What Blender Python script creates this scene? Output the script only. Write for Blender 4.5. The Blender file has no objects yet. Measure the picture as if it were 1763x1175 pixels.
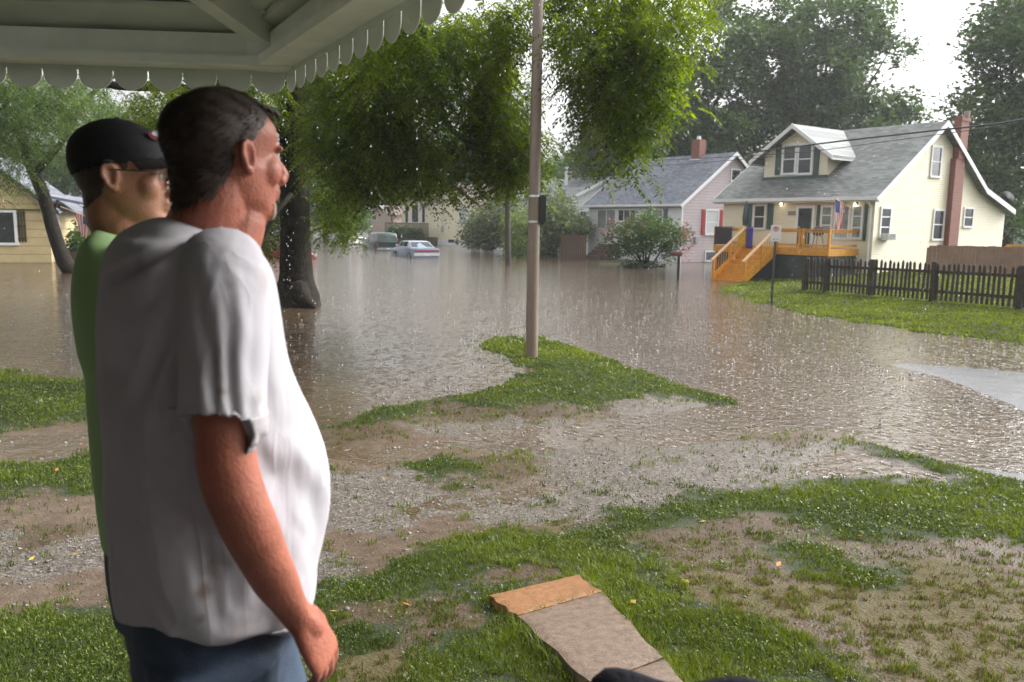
import bpy, bmesh, math, random
import numpy as np
from mathutils import Vector, Matrix
random.seed(7); rng = np.random.default_rng(7)
S = bpy.context.scene; COL = S.collection
R = math.radians
# ------------------------------------------------------------------ camera
FPX, CX, CY, CAMZ = 1400.0, 881.5, 587.5, 2.35
TH = math.atan(202.5 / FPX); RO = 0.015
fw = Vector((0, math.cos(TH), -math.sin(TH))); r0 = Vector((1, 0, 0)); u0 = r0.cross(fw)
rr = (r0 * math.cos(RO) + u0 * math.sin(RO)); uu = (u0 * math.cos(RO) - r0 * math.sin(RO))
cam = bpy.data.cameras.new('camera'); camo = bpy.data.objects.new('camera', cam); COL.objects.link(camo)
m = Matrix.Identity(4)
for i in range(3):
    m[i][0] = rr[i]; m[i][1] = uu[i]; m[i][2] = -fw[i]
m[2][3] = CAMZ
camo.matrix_world = m
cam.sensor_width = 36; cam.lens = 36 * FPX / 1763; cam.clip_start = 0.05; cam.clip_end = 3000
cam.dof.use_dof = True; cam.dof.focus_distance = 4.6; cam.dof.aperture_fstop = 4.5
S.camera = camo
# ------------------------------------------------------------------ world and sun (rainy overcast)
SUN_EL, SUN_AZ = R(38), R(68)
w = bpy.data.worlds.new('World'); S.world = w; w.use_nodes = True
nt = w.node_tree; nt.nodes.clear()
out = nt.nodes.new('ShaderNodeOutputWorld'); bg = nt.nodes.new('ShaderNodeBackground')
sky = nt.nodes.new('ShaderNodeTexSky'); sky.sky_type = 'NISHITA'; sky.sun_disc = False
sky.sun_elevation = SUN_EL; sky.sun_rotation = SUN_AZ; sky.air_density = 1.0; sky.dust_density = 6.0; sky.ozone_density = 1.0
hs = nt.nodes.new('ShaderNodeHueSaturation'); hs.inputs['Saturation'].default_value = 0.03
tc = nt.nodes.new('ShaderNodeTexCoord'); nz = nt.nodes.new('ShaderNodeTexNoise'); nz.inputs['Scale'].default_value = 2.2; nz.inputs['Detail'].default_value = 5
mr = nt.nodes.new('ShaderNodeMapRange'); mr.inputs[3].default_value = 0.85; mr.inputs[4].default_value = 1.15
mx = nt.nodes.new('ShaderNodeVectorMath'); mx.operation = 'SCALE'
nt.links.new(sky.outputs[0], hs.inputs['Color']); nt.links.new(tc.outputs['Generated'], nz.inputs['Vector'])
nt.links.new(nz.outputs[0], mr.inputs[0]); nt.links.new(hs.outputs[0], mx.inputs[0]); nt.links.new(mr.outputs[0], mx.inputs['Scale'])
nt.links.new(mx.outputs[0], bg.inputs[0]); bg.inputs[1].default_value = 0.15
nt.links.new(bg.outputs[0], out.inputs[0])
sl = bpy.data.lights.new('sun', 'SUN'); sl.energy = 0.9; sl.angle = R(35); sl.color = (1, 0.97, 0.92)
so = bpy.data.objects.new('sun', sl); COL.objects.link(so)
sd = Vector((math.sin(SUN_AZ) * math.cos(SUN_EL), math.cos(SUN_AZ) * math.cos(SUN_EL), math.sin(SUN_EL)))
so.rotation_euler = (-sd).to_track_quat('-Z', 'Y').to_euler()
S.view_settings.view_transform = 'Standard'; S.view_settings.look = 'None'; S.view_settings.gamma = 1
S.view_settings.exposure = 1.38
S.cycles.max_bounces = 8; S.cycles.transparent_max_bounces = 12; S.cycles.use_denoising = True
S.cycles.diffuse_bounces = 4; S.cycles.glossy_bounces = 4; S.cycles.volume_bounces = 0
# ------------------------------------------------------------------ pixel of the photograph -> point of the place
def ray(u, v):
    return fw + rr * ((u - CX) / FPX) + uu * ((CY - v) / FPX)
def Gz(u, v, z=0.0):
    d = ray(u, v); t = (z - CAMZ) / d.z
    return Vector((d.x * t, d.y * t, z))
def at(u, v, Y):
    d = ray(u, v); t = Y / d.y
    return Vector((d.x * t, Y, CAMZ + d.z * t))
# ------------------------------------------------------------------ tagging
def tag(o, label=None, cat=None, group=None, kind=None):
    if label: o['label'] = label
    if cat: o['category'] = cat
    if group: o['group'] = group
    if kind: o['kind'] = kind
    return o
def empty(name, loc, rz=0.0, label=None, cat=None, group=None):
    o = bpy.data.objects.new(name, None); COL.objects.link(o); o.location = loc; o.rotation_euler = (0, 0, rz)
    o.empty_display_size = 0.2
    return tag(o, label, cat, group)
def copy_tree(o, parent=None):
    c = o.copy(); COL.objects.link(c)
    if parent: c.parent = parent
    for ch in list(o.children): copy_tree(ch, c)
    return c
# ------------------------------------------------------------------ mesh builder
class MB:
    def __init__(s): s.v = []; s.f = []
    def add(s, vs, fs):
        n = len(s.v); s.v += [tuple(p) for p in vs]; s.f += [tuple(i + n for i in f) for f in fs]; return s
    def box(s, x0, x1, y0, y1, z0, z1, M=None):
        vs = [Vector((x, y, z)) for x in (x0, x1) for y in (y0, y1) for z in (z0, z1)]
        if M is not None: vs = [M @ p for p in vs]
        return s.add(vs, [(0, 1, 3, 2), (4, 6, 7, 5), (0, 4, 5, 1), (2, 3, 7, 6), (0, 2, 6, 4), (1, 5, 7, 3)])
    def bar(s, a, b, w, h, up=Vector((0, 0, 1))):
        a = Vector(a); b = Vector(b); d = (b - a).normalized()
        x = d.cross(up)
        if x.length < 1e-4: x = d.cross(Vector((1, 0, 0)))
        x.normalize(); y = x.cross(d)
        vs = [p + x * sx * w / 2 + y * sy * h / 2 for p in (a, b) for sx, sy in ((-1, -1), (1, -1), (1, 1), (-1, 1))]
        return s.add(vs, [(0, 1, 2, 3), (7, 6, 5, 4), (0, 4, 5, 1), (1, 5, 6, 2), (2, 6, 7, 3), (3, 7, 4, 0)])
    def prism(s, poly, ext):       # poly: 3d points, ext: Vector
        n = len(poly); a = [Vector(p) for p in poly]; b = [p + Vector(ext) for p in a]
        return s.add(a + b, [tuple(range(n))[::-1], tuple(range(n, 2 * n))] + [(i, (i + 1) % n, n + (i + 1) % n, n + i) for i in range(n)])
    def tube(s, path, rad, n=12, flat=None, caps=True, sub=1):
        P = [Vector(p) for p in path]; Rr = list(rad) if hasattr(rad, '__len__') else [rad] * len(P)
        F = list(flat) if flat else [1.0] * len(P)
        if sub > 1:
            Q = []; RQ = []; FQ = []
            for i in range(len(P) - 1):
                p0 = P[max(i - 1, 0)]; p1 = P[i]; p2 = P[i + 1]; p3 = P[min(i + 2, len(P) - 1)]
                for k in range(sub):
                    t = k / sub
                    Q.append(0.5 * ((2 * p1) + (p2 - p0) * t + (2 * p0 - 5 * p1 + 4 * p2 - p3) * t * t + (3 * p1 - p0 - 3 * p2 + p3) * t ** 3))
                    e = t * t * (3 - 2 * t); RQ.append(Rr[i] * (1 - e) + Rr[i + 1] * e); FQ.append(F[i] * (1 - e) + F[i + 1] * e)
            P = Q + [P[-1]]; Rr = RQ + [Rr[-1]]; F = FQ + [F[-1]]
        if caps == 'round':
            d0 = (P[0] - P[1]).normalized(); d1 = (P[-1] - P[-2]).normalized()
            pre = [(P[0] + d0 * Rr[0] * math.sin(a), Rr[0] * math.cos(a), F[0]) for a in (R(85), R(60), R(35), R(15))]
            post = [(P[-1] + d1 * Rr[-1] * math.sin(a), Rr[-1] * math.cos(a), F[-1]) for a in (R(15), R(35), R(60), R(85))]
            P = [q[0] for q in pre] + P + [q[0] for q in post]; Rr = [q[1] for q in pre] + Rr + [q[1] for q in post]
            F = [q[2] for q in pre] + F + [q[2] for q in post]
        vs = []; ref = None
        for i, p in enumerate(P):
            d = (P[min(i + 1, len(P) - 1)] - P[max(i - 1, 0)])
            d = d.normalized() if d.length > 1e-9 else Vector((0, 0, 1))
            if ref is None:
                ref = Vector((1, 0, 0)) if abs(d.x) < 0.8 else Vector((0, 1, 0))
            x = (ref - d * ref.dot(d)).normalized(); ref = x; y = d.cross(x)
            for k in range(n):
                a = 2 * math.pi * k / n
                vs.append(p + x * math.cos(a) * Rr[i] + y * math.sin(a) * Rr[i] * F[i])
        fs = [(i * n + k, i * n + (k + 1) % n, (i + 1) * n + (k + 1) % n, (i + 1) * n + k) for i in range(len(P) - 1) for k in range(n)]
        if caps: fs += [tuple(range(n))[::-1], tuple(range((len(P) - 1) * n, len(P) * n))]
        return s.add(vs, fs)
    def rings(s, rings, caps=True):
        n = len(rings[0]); vs = [p for r in rings for p in r]
        fs = [(i * n + k, i * n + (k + 1) % n, (i + 1) * n + (k + 1) % n, (i + 1) * n + k) for i in range(len(rings) - 1) for k in range(n)]
        if caps: fs += [tuple(range(n))[::-1], tuple(range((len(rings) - 1) * n, len(rings) * n))]
        return s.add(vs, fs)
    def ell(s, c, r, M=None, nu=20, nv=12):
        c = Vector(c); vs = []
        for j in range(1, nv):
            b = math.pi * j / nv - math.pi / 2
            for i in range(nu):
                a = 2 * math.pi * i / nu
                vs.append(Vector((r[0] * math.cos(b) * math.cos(a), r[1] * math.cos(b) * math.sin(a), r[2] * math.sin(b))))
        vs += [Vector((0, 0, -r[2])), Vector((0, 0, r[2]))]
        if M is not None: vs = [M @ p for p in vs]
        vs = [p + c for p in vs]
        n0 = (nv - 1) * nu
        fs = [(j * nu + i, j * nu + (i + 1) % nu, (j + 1) * nu + (i + 1) % nu, (j + 1) * nu + i) for j in range(nv - 2) for i in range(nu)]
        fs += [(n0, (i + 1) % nu, i) for i in range(nu)] + [(n0 + 1, (nv - 2) * nu + i, (nv - 2) * nu + (i + 1) % nu) for i in range(nu)]
        return s.add(vs, fs)
    def xf(s, M): s.v = [tuple(M @ Vector(p)) for p in s.v]; return s
    def build(s, name, mat=None, parent=None, smooth=False, bevel=0, label=None):
        me = bpy.data.meshes.new(name); me.from_pydata(s.v, [], s.f); me.update()
        bm = bmesh.new(); bm.from_mesh(me); bmesh.ops.recalc_face_normals(bm, faces=bm.faces)
        if bevel: bmesh.ops.bevel(bm, geom=[e for e in bm.edges if len(e.link_faces) == 2 and e.calc_face_angle(0) > 0.5], offset=bevel, segments=2, affect='EDGES', clamp_overlap=True)
        bm.to_mesh(me); bm.free()
        if smooth:
            me.polygons.foreach_set('use_smooth', [True] * len(me.polygons))
            if smooth == 'auto': me.set_sharp_from_angle(angle=R(40))
        if mat: me.materials.append(mat)
        o = bpy.data.objects.new(name, me); COL.objects.link(o)
        if parent: o.parent = parent
        if label: o['label'] = label
        return o
def np_mesh(name, V, F, mat=None, parent=None, attr=None, smooth=False):
    """V (n,3), F (m,k) arrays -> object; attr: dict name -> per-vertex float array"""
    me = bpy.data.meshes.new(name); V = np.ascontiguousarray(V, dtype=np.float32); F = np.ascontiguousarray(F, dtype=np.int32)
    me.vertices.add(len(V)); me.vertices.foreach_set('co', V.ravel())
    k = F.shape[1]; me.loops.add(F.size); me.loops.foreach_set('vertex_index', F.ravel())
    me.polygons.add(len(F)); me.polygons.foreach_set('loop_start', np.arange(len(F), dtype=np.int32) * k)
    try: me.polygons.foreach_set('loop_total', np.full(len(F), k, dtype=np.int32))
    except Exception: pass
    if smooth: me.polygons.foreach_set('use_smooth', np.ones(len(F), dtype=bool))
    me.update(calc_edges=True)
    for nme, arr in (attr or {}).items():
        a = me.attributes.new(nme, 'FLOAT', 'POINT'); a.data.foreach_set('value', np.ascontiguousarray(arr, dtype=np.float32))
    if mat: me.materials.append(mat)
    o = bpy.data.objects.new(name, me); COL.objects.link(o)
    if parent: o.parent = parent
    return o
# ------------------------------------------------------------------ noise in numpy
def _h(ix, iy, sd):
    n = (ix.astype(np.int64) * 374761393 + iy.astype(np.int64) * 668265263 + sd * 982451653) & 0x7fffffff
    n = ((n ^ (n >> 13)) * 1274126177) & 0x7fffffff
    return ((n ^ (n >> 16)) & 0xffff) / 65535.0
def vnoise(x, y, sd=0):
    ix = np.floor(x); iy = np.floor(y); fx = x - ix; fy = y - iy
    fx = fx * fx * (3 - 2 * fx); fy = fy * fy * (3 - 2 * fy)
    a = _h(ix, iy, sd); b = _h(ix + 1, iy, sd); c = _h(ix, iy + 1, sd); d = _h(ix + 1, iy + 1, sd)
    return (a * (1 - fx) + b * fx) * (1 - fy) + (c * (1 - fx) + d * fx) * fy
def fbm(x, y, sd=0, o=4):
    t = 0; a = 1; n = 0
    for i in range(o):
        t = t + a * vnoise(x * 2 ** i, y * 2 ** i, sd + i * 17); n += a; a *= 0.5
    return t / n
# ------------------------------------------------------------------ materials
def mat(name, col=(0.5, 0.5, 0.5), rough=0.6, spec=0.5, metal=0.0, var=0.0, vscale=8.0, bump=0.0, bscale=60.0, **kw):
    m = bpy.data.materials.new(name); m.use_nodes = True; N = m.node_tree; b = N.nodes['Principled BSDF']
    b.inputs['Base Color'].default_value = (*col, 1); b.inputs['Roughness'].default_value = rough
    b.inputs['Specular IOR Level'].default_value = spec; b.inputs['Metallic'].default_value = metal
    for k, v in kw.items(): b.inputs[k.replace('_', ' ')].default_value = v
    tcn = N.nodes.new('ShaderNodeTexCoord')
    if var:
        t = N.nodes.new('ShaderNodeTexNoise'); t.inputs['Scale'].default_value = vscale; t.inputs['Detail'].default_value = 6; t.inputs['Roughness'].default_value = 0.65
        N.links.new(tcn.outputs['Object'], t.inputs['Vector'])
        r = N.nodes.new('ShaderNodeValToRGB'); r.color_ramp.elements[0].position = 0.3; r.color_ramp.elements[1].position = 0.7
        r.color_ramp.elements[0].color = (*[c * (1 - var) for c in col], 1); r.color_ramp.elements[1].color = (*[min(1, c * (1 + var)) for c in col], 1)
        N.links.new(t.outputs[0], r.inputs[0]); N.links.new(r.outputs[0], b.inputs['Base Color'])
    if bump:
        t2 = N.nodes.new('ShaderNodeTexNoise'); t2.inputs['Scale'].default_value = bscale; t2.inputs['Detail'].default_value = 5
        N.links.new(tcn.outputs['Object'], t2.inputs['Vector'])
        bn = N.nodes.new('ShaderNodeBump'); bn.inputs['Strength'].default_value = 1; bn.inputs['Distance'].default_value = bump
        N.links.new(t2.outputs[0], bn.inputs['Height']); N.links.new(bn.outputs[0], b.inputs['Normal'])
    return m
def siding(name, col, pitch=0.11, dirt=0.12, depth=0.012):
    m = mat(name, col, 0.55, var=dirt, vscale=1.3); N = m.node_tree; b = N.nodes['Principled BSDF']
    t = N.nodes.new('ShaderNodeTexCoord'); x = N.nodes.new('ShaderNodeSeparateXYZ'); N.links.new(t.outputs['Object'], x.inputs[0])
    d = N.nodes.new('ShaderNodeMath'); d.operation = 'DIVIDE'; d.inputs[1].default_value = pitch; N.links.new(x.outputs[2], d.inputs[0])
    f = N.nodes.new('ShaderNodeMath'); f.operation = 'FRACT'; N.links.new(d.outputs[0], f.inputs[0])
    i = N.nodes.new('ShaderNodeMath'); i.operation = 'SUBTRACT'; i.inputs[0].default_value = 1; N.links.new(f.outputs[0], i.inputs[1])
    bn = N.nodes.new('ShaderNodeBump'); bn.inputs['Distance'].default_value = depth; bn.inputs['Strength'].default_value = 1
    N.links.new(i.outputs[0], bn.inputs['Height']); N.links.new(bn.outputs[0], b.inputs['Normal'])
    # a darker line along each lap seam
    g = N.nodes.new('ShaderNodeMath'); g.operation = 'LESS_THAN'; g.inputs[1].default_value = 0.09; N.links.new(f.outputs[0], g.inputs[0])
    mxn = N.nodes.new('ShaderNodeMixRGB'); mxn.inputs[2].default_value = (*[c * 0.62 for c in col], 1)
    src = b.inputs['Base Color'].links[0].from_socket
    N.links.new(g.outputs[0], mxn.inputs[0]); N.links.new(src, mxn.inputs[1]); N.links.new(mxn.outputs[0], b.inputs['Base Color'])
    return m
def shingle(name, col, var=0.35):
    m = mat(name, col, 0.62, spec=0.35); N = m.node_tree; b = N.nodes['Principled BSDF']
    t = N.nodes.new('ShaderNodeTexCoord'); br = N.nodes.new('ShaderNodeTexBrick')
    mp = N.nodes.new('ShaderNodeMapping'); mp.inputs['Scale'].default_value = (1, 1, 1)
    N.links.new(t.outputs['Object'], mp.inputs[0])
    # rows follow height: use (x+y, z)
    x = N.nodes.new('ShaderNodeSeparateXYZ'); N.links.new(mp.outputs[0], x.inputs[0])
    c = N.nodes.new('ShaderNodeCombineXYZ'); N.links.new(x.outputs[0], c.inputs[0]); N.links.new(x.outputs[2], c.inputs[1])
    N.links.new(c.outputs[0], br.inputs[0])
    br.inputs['Scale'].default_value = 1; br.inputs['Brick Width'].default_value = 0.3; br.inputs['Row Height'].default_value = 0.075
    br.inputs['Mortar Size'].default_value = 0.006; br.inputs['Bias'].default_value = 0
    br.inputs['Color1'].default_value = (*[k * (1 - var) for k in col], 1); br.inputs['Color2'].default_value = (*[min(1, k * (1 + var)) for k in col], 1)
    br.inputs['Mortar'].default_value = (*[k * 0.45 for k in col], 1)
    nzz = N.nodes.new('ShaderNodeTexNoise'); nzz.inputs['Scale'].default_value = 0.9; nzz.inputs['Detail'].default_value = 8
    N.links.new(t.outputs['Object'], nzz.inputs[0])
    mm = N.nodes.new('ShaderNodeMixRGB'); mm.blend_type = 'MULTIPLY'; mm.inputs[0].default_value = 0.5
    N.links.new(br.outputs[0], mm.inputs[1]); N.links.new(nzz.outputs[0], mm.inputs[2])
    mm2 = N.nodes.new('ShaderNodeMixRGB'); mm2.blend_type = 'MULTIPLY'; mm2.inputs[0].default_value = 1; mm2.inputs[2].default_value = (1.3, 1.3, 1.3, 1)
    N.links.new(mm.outputs[0], mm2.inputs[1]); N.links.new(mm2.outputs[0], b.inputs['Base Color'])
    bn = N.nodes.new('ShaderNodeBump'); bn.inputs['Distance'].default_value = 0.006; N.links.new(br.outputs[1], bn.inputs['Height']); bn.invert = True
    N.links.new(bn.outputs[0], b.inputs['Normal'])
    return m
def brickmat(name, c1, c2, mortar, w=0.21, h=0.075):
    m = mat(name, c1, 0.7); N = m.node_tree; b = N.nodes['Principled BSDF']
    t = N.nodes.new('ShaderNodeTexCoord'); x = N.nodes.new('ShaderNodeSeparateXYZ'); N.links.new(t.outputs['Object'], x.inputs[0])
    a = N.nodes.new('ShaderNodeMath'); N.links.new(x.outputs[0], a.inputs[0]); N.links.new(x.outputs[1], a.inputs[1])
    c = N.nodes.new('ShaderNodeCombineXYZ'); N.links.new(a.outputs[0], c.inputs[0]); N.links.new(x.outputs[2], c.inputs[1])
    br = N.nodes.new('ShaderNodeTexBrick'); N.links.new(c.outputs[0], br.inputs[0]); br.inputs['Scale'].default_value = 1
    br.inputs['Brick Width'].default_value = w; br.inputs['Row Height'].default_value = h; br.inputs['Mortar Size'].default_value = 0.008
    br.inputs['Color1'].default_value = (*c1, 1); br.inputs['Color2'].default_value = (*c2, 1); br.inputs['Mortar'].default_value = (*mortar, 1)
    N.links.new(br.outputs[0], b.inputs['Base Color'])
    return m
def leafmat(name, c1, c2, trans=0.45):
    m = bpy.data.materials.new(name); m.use_nodes = True; N = m.node_tree; N.nodes.clear()
    o = N.nodes.new('ShaderNodeOutputMaterial'); at_ = N.nodes.new('ShaderNodeAttribute'); at_.attribute_name = 'tint'
    r = N.nodes.new('ShaderNodeValToRGB'); r.color_ramp.elements[0].color = (*c1, 1); r.color_ramp.elements[1].color = (*c2, 1)
    N.links.new(at_.outputs['Fac'], r.inputs[0])
    p = N.nodes.new('ShaderNodeBsdfPrincipled'); p.inputs['Roughness'].default_value = 0.45; p.inputs['Specular IOR Level'].default_value = 0.35
    t = N.nodes.new('ShaderNodeBsdfTranslucent'); mxs = N.nodes.new('ShaderNodeMixShader'); mxs.inputs[0].default_value = trans
    h = N.nodes.new('ShaderNodeHueSaturation'); h.inputs['Saturation'].default_value = 1.15; h.inputs['Value'].default_value = 1.7; h.inputs['Hue'].default_value = 0.485
    N.links.new(r.outputs[0], p.inputs['Base Color']); N.links.new(r.outputs[0], h.inputs['Color']); N.links.new(h.outputs[0], t.inputs[0])
    N.links.new(p.outputs[0], mxs.inputs[1]); N.links.new(t.outputs[0], mxs.inputs[2]); N.links.new(mxs.outputs[0], o.inputs[0])
    return m
M_white = mat('white_paint', (0.72, 0.73, 0.74), 0.45, var=0.06, vscale=3)
M_glass = mat('window_glass', (0.03, 0.035, 0.04), 0.06, spec=0.8, var=0.5, vscale=1.5)
M_curtain = mat('window_with_curtain', (0.22, 0.25, 0.24), 0.12, spec=0.7, var=0.5, vscale=2.5)
M_bark = mat('bark', (0.022, 0.018, 0.014), 0.9, spec=.15, var=0.5, vscale=5, bump=0.03, bscale=14)
M_black = mat('black_iron', (0.015, 0.015, 0.016), 0.4)
M_rubber = mat('tyre_rubber', (0.02, 0.02, 0.02), 0.8)
# ------------------------------------------------------------------ ground heights from surveyed points (photo pixel, height above the water)
CP = [(-350,640,0),(-150,643,0),(0,645,0),(90,649,0),(175,652,0),(300,680,0),(430,712,0),(545,741,0),
 (0,700,.06),(120,700,.06),(-250,700,.06),(0,735,.012),(130,735,.012),(0,768,-.012),(130,766,-.012),(0,792,.01),(130,790,.01),(0,825,.06),(150,815,.06),
 (0,880,.02),(180,862,.02),(0,910,.045),(170,900,.04),(0,965,.035),(180,950,.03),(0,1010,.02),(180,990,.02),(0,1070,.09),(120,1060,.08),(330,1040,.06),(350,900,.03),(350,800,.03),
 (0,1175,.22),(200,1175,.22),(450,1175,.28),
 (560,765,.02),(620,745,.035),(580,785,-.004),(700,778,-.012),(820,762,-.02),(920,750,-.03),(1020,742,-.03),(1150,722,-.03),(1250,718,-.05),
 (600,825,.03),(750,810,.045),(850,800,.05),(1000,788,.045),(1100,785,.03),(1200,778,.03),(1330,765,.03),(1420,752,.02),
 (620,880,.01),(750,860,.002),(900,840,.0),(1020,830,.012),(620,930,.004),(760,900,.02),(1200,820,.03),(1350,820,.02),(1100,840,.035),
 (1480,785,-.006),(1560,808,-.008),(1430,818,-.002),(1620,822,-.006),
 (560,985,.07),(700,950,.07),(880,912,.08),(1050,885,.08),(1150,862,.08),(1300,852,.08),(1450,842,.06),(1580,836,.04),(1690,826,.05),(1763,835,.06),(1900,860,.08),
 (1500,765,.016),(1600,797,.022),(1665,818,.03),(1540,765,-.05),(1650,795,-.06),(1740,810,-.03),(1763,818,.0),
 (620,1060,.20),(800,1000,.19),(1000,950,.18),(1200,920,.18),(1450,890,.14),(1700,880,.12),(1000,1040,.28),(1300,1000,.27),(1600,1000,.25),
 (700,1150,.30),(1000,1150,.31),(1300,1120,.33),(1650,1120,.34),(1900,1000,.3),
 (560,725,-.03),(620,708,0),(700,700,0),(800,678,0),(885,663,0),(902,642,0),(900,626,0),(862,613,0),(828,600,0),(850,585,0),(930,581,0),(1000,606,0),(1100,642,0),(1200,672,0),(1268,690,0),
 (915,606,.045),(960,625,.05),(1020,650,.05),(1100,672,.05),(1180,692,.04),(930,670,.03),(840,700,.035),(740,718,.03),(660,730,.035),(930,700,.05),(1050,700,.05),(950,725,.02),(1120,706,.03),
 (700,660,-.1),(600,670,-.12),(800,640,-.08),(760,600,-.12),(640,600,-.2),(560,640,-.2),(700,560,-.2),(860,560,-.12),(1000,570,-.15),(1200,620,-.2),(1330,690,-.18),(1400,660,-.22),(1500,700,-.15),(1100,590,-.2),(980,540,-.25),
 (1530,627,0),(1600,629,0),(1680,634,0),(1763,642,0),(1590,642,0),(1650,661,0),(1710,685,0),(1763,708,0),(1650,645,.018),(1730,660,.03),(1850,690,.05),(1850,650,.01),(1700,740,-.06),(1763,765,-.05),(1620,720,-.1),(1600,600,-.12),(1763,615,-.06),(1763,780,-.03),
 (1240,497,0),(1262,506,0),(1300,518,0),(1350,533,0),(1450,552,0),(1550,565,0),(1650,580,0),(1763,597,0),(1300,505,.05),(1400,515,.12),(1500,535,.12),(1600,545,.16),(1700,560,.18),(1385,500,.16),(1540,513,.22),(1763,533,.27),(1763,575,.1),(1900,590,.15),(1280,488,.0),(1340,488,.05),
 (1450,480,.35),(1600,490,.4),(1763,500,.45),(1230,480,-.1)]
def build_cp():
    X = []; Z = []
    for u, v, z in CP:
        p = Gz(u, v, z); X.append((p.x, p.y)); Z.append(z)
    for x, y, z in [(0,.5,.42),(-3,1,.4),(3,1,.42),(-8,0,.3),(8,2,.4),(-6,3,.12),(-12,8,.05),(6,4,.32),(-4,18,-.3),(-10,22,-.3),(-20,16,-.3),(-25,30,-.3),(0,26,-.35),(-8,32,-.35),(5,24,-.3),(5,33,-.35),(0,45,-.35),(-20,45,-.35),
                    (20,22,.5),(26,30,.6),(20,34,.5),(16,36,.45),(30,15,.5),(18,12,.2),(30,45,.6),(8,36,-.15),(12,40,.0),(12,3,.2),(-15,0,.3),(8,50,-.1),(20,48,.3)]:
        X.append((x, y)); Z.append(z)
    return np.array(X), np.array(Z)
cpX, cpZ = build_cp()
# solve in a log-polar space so near detail and far detail weigh alike
def warp(x, y):
    r = np.sqrt(x * x + y * y) + 1e-6
    return np.stack([np.arctan2(x, y) * 4.0, np.log(np.maximum(r, 0.5)) * 4.0], -1)
W = warp(cpX[:, 0], cpX[:, 1]); n_ = len(W)
def tpsk(d2): return 0.5 * d2 * np.log(d2 + 1e-12)
K = tpsk(((W[:, None] - W[None]) ** 2).sum(-1)) + np.eye(n_) * 1e-3
Pm = np.concatenate([np.ones((n_, 1)), W], 1)
A = np.zeros((n_ + 3, n_ + 3)); A[:n_, :n_] = K; A[:n_, n_:] = Pm; A[n_:, :n_] = Pm.T
sol = np.linalg.solve(A, np.concatenate([cpZ, np.zeros(3)]))
def heights(x, y, fine=True):
    x = np.asarray(x, float); y = np.asarray(y, float); q = warp(x, y); o = np.zeros(len(x))
    for i in range(0, len(x), 20000):
        d2 = ((q[i:i + 20000, None] - W[None]) ** 2).sum(-1)
        o[i:i + 20000] = tpsk(d2) @ sol[:n_] + sol[n_] + q[i:i + 20000] @ sol[n_ + 1:]
    r = np.sqrt(x * x + y * y)
    lim = np.clip(o, -0.4, 0.7)
    far = np.clip((y - 42) / 12, 0, 1); ba = np.clip((4 - y) / 3, 0, 1) * np.clip((np.abs(x) - 9) / 3, 0, 1)
    lf = np.clip((-x - 9 - 0.5 * y) / 6, 0, 1)
    base = -0.35 + 1.6 * np.clip((y - 150) / 120, 0, 1) + 1.2 * np.clip((np.abs(x + 0.2 * y) - 70) / 60, 0, 1)
    lim = lim * (1 - far) + base * far
    lim = lim * (1 - lf) + np.where(y > 11.5, -0.3, 0.12) * lf
    lim = lim * (1 - ba) + 0.35 * ba
    # back yard of the lilac house keeps a small island of lawn
    p = Gz(1075, 452, 0); lim += 0.47 * np.exp(-(((x - p.x) / 3.2) ** 2 + ((y - p.y - 1) / 3.0) ** 2))
    if fine:
        amp = np.clip(r / 9, 0.35, 2.5)
        lim += (fbm(x * 1.7, y * 1.7, 3, 4) - 0.5) * 0.045 * amp + (fbm(x * 9, y * 9, 11, 3) - 0.5) * 0.016
    return lim
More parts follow.
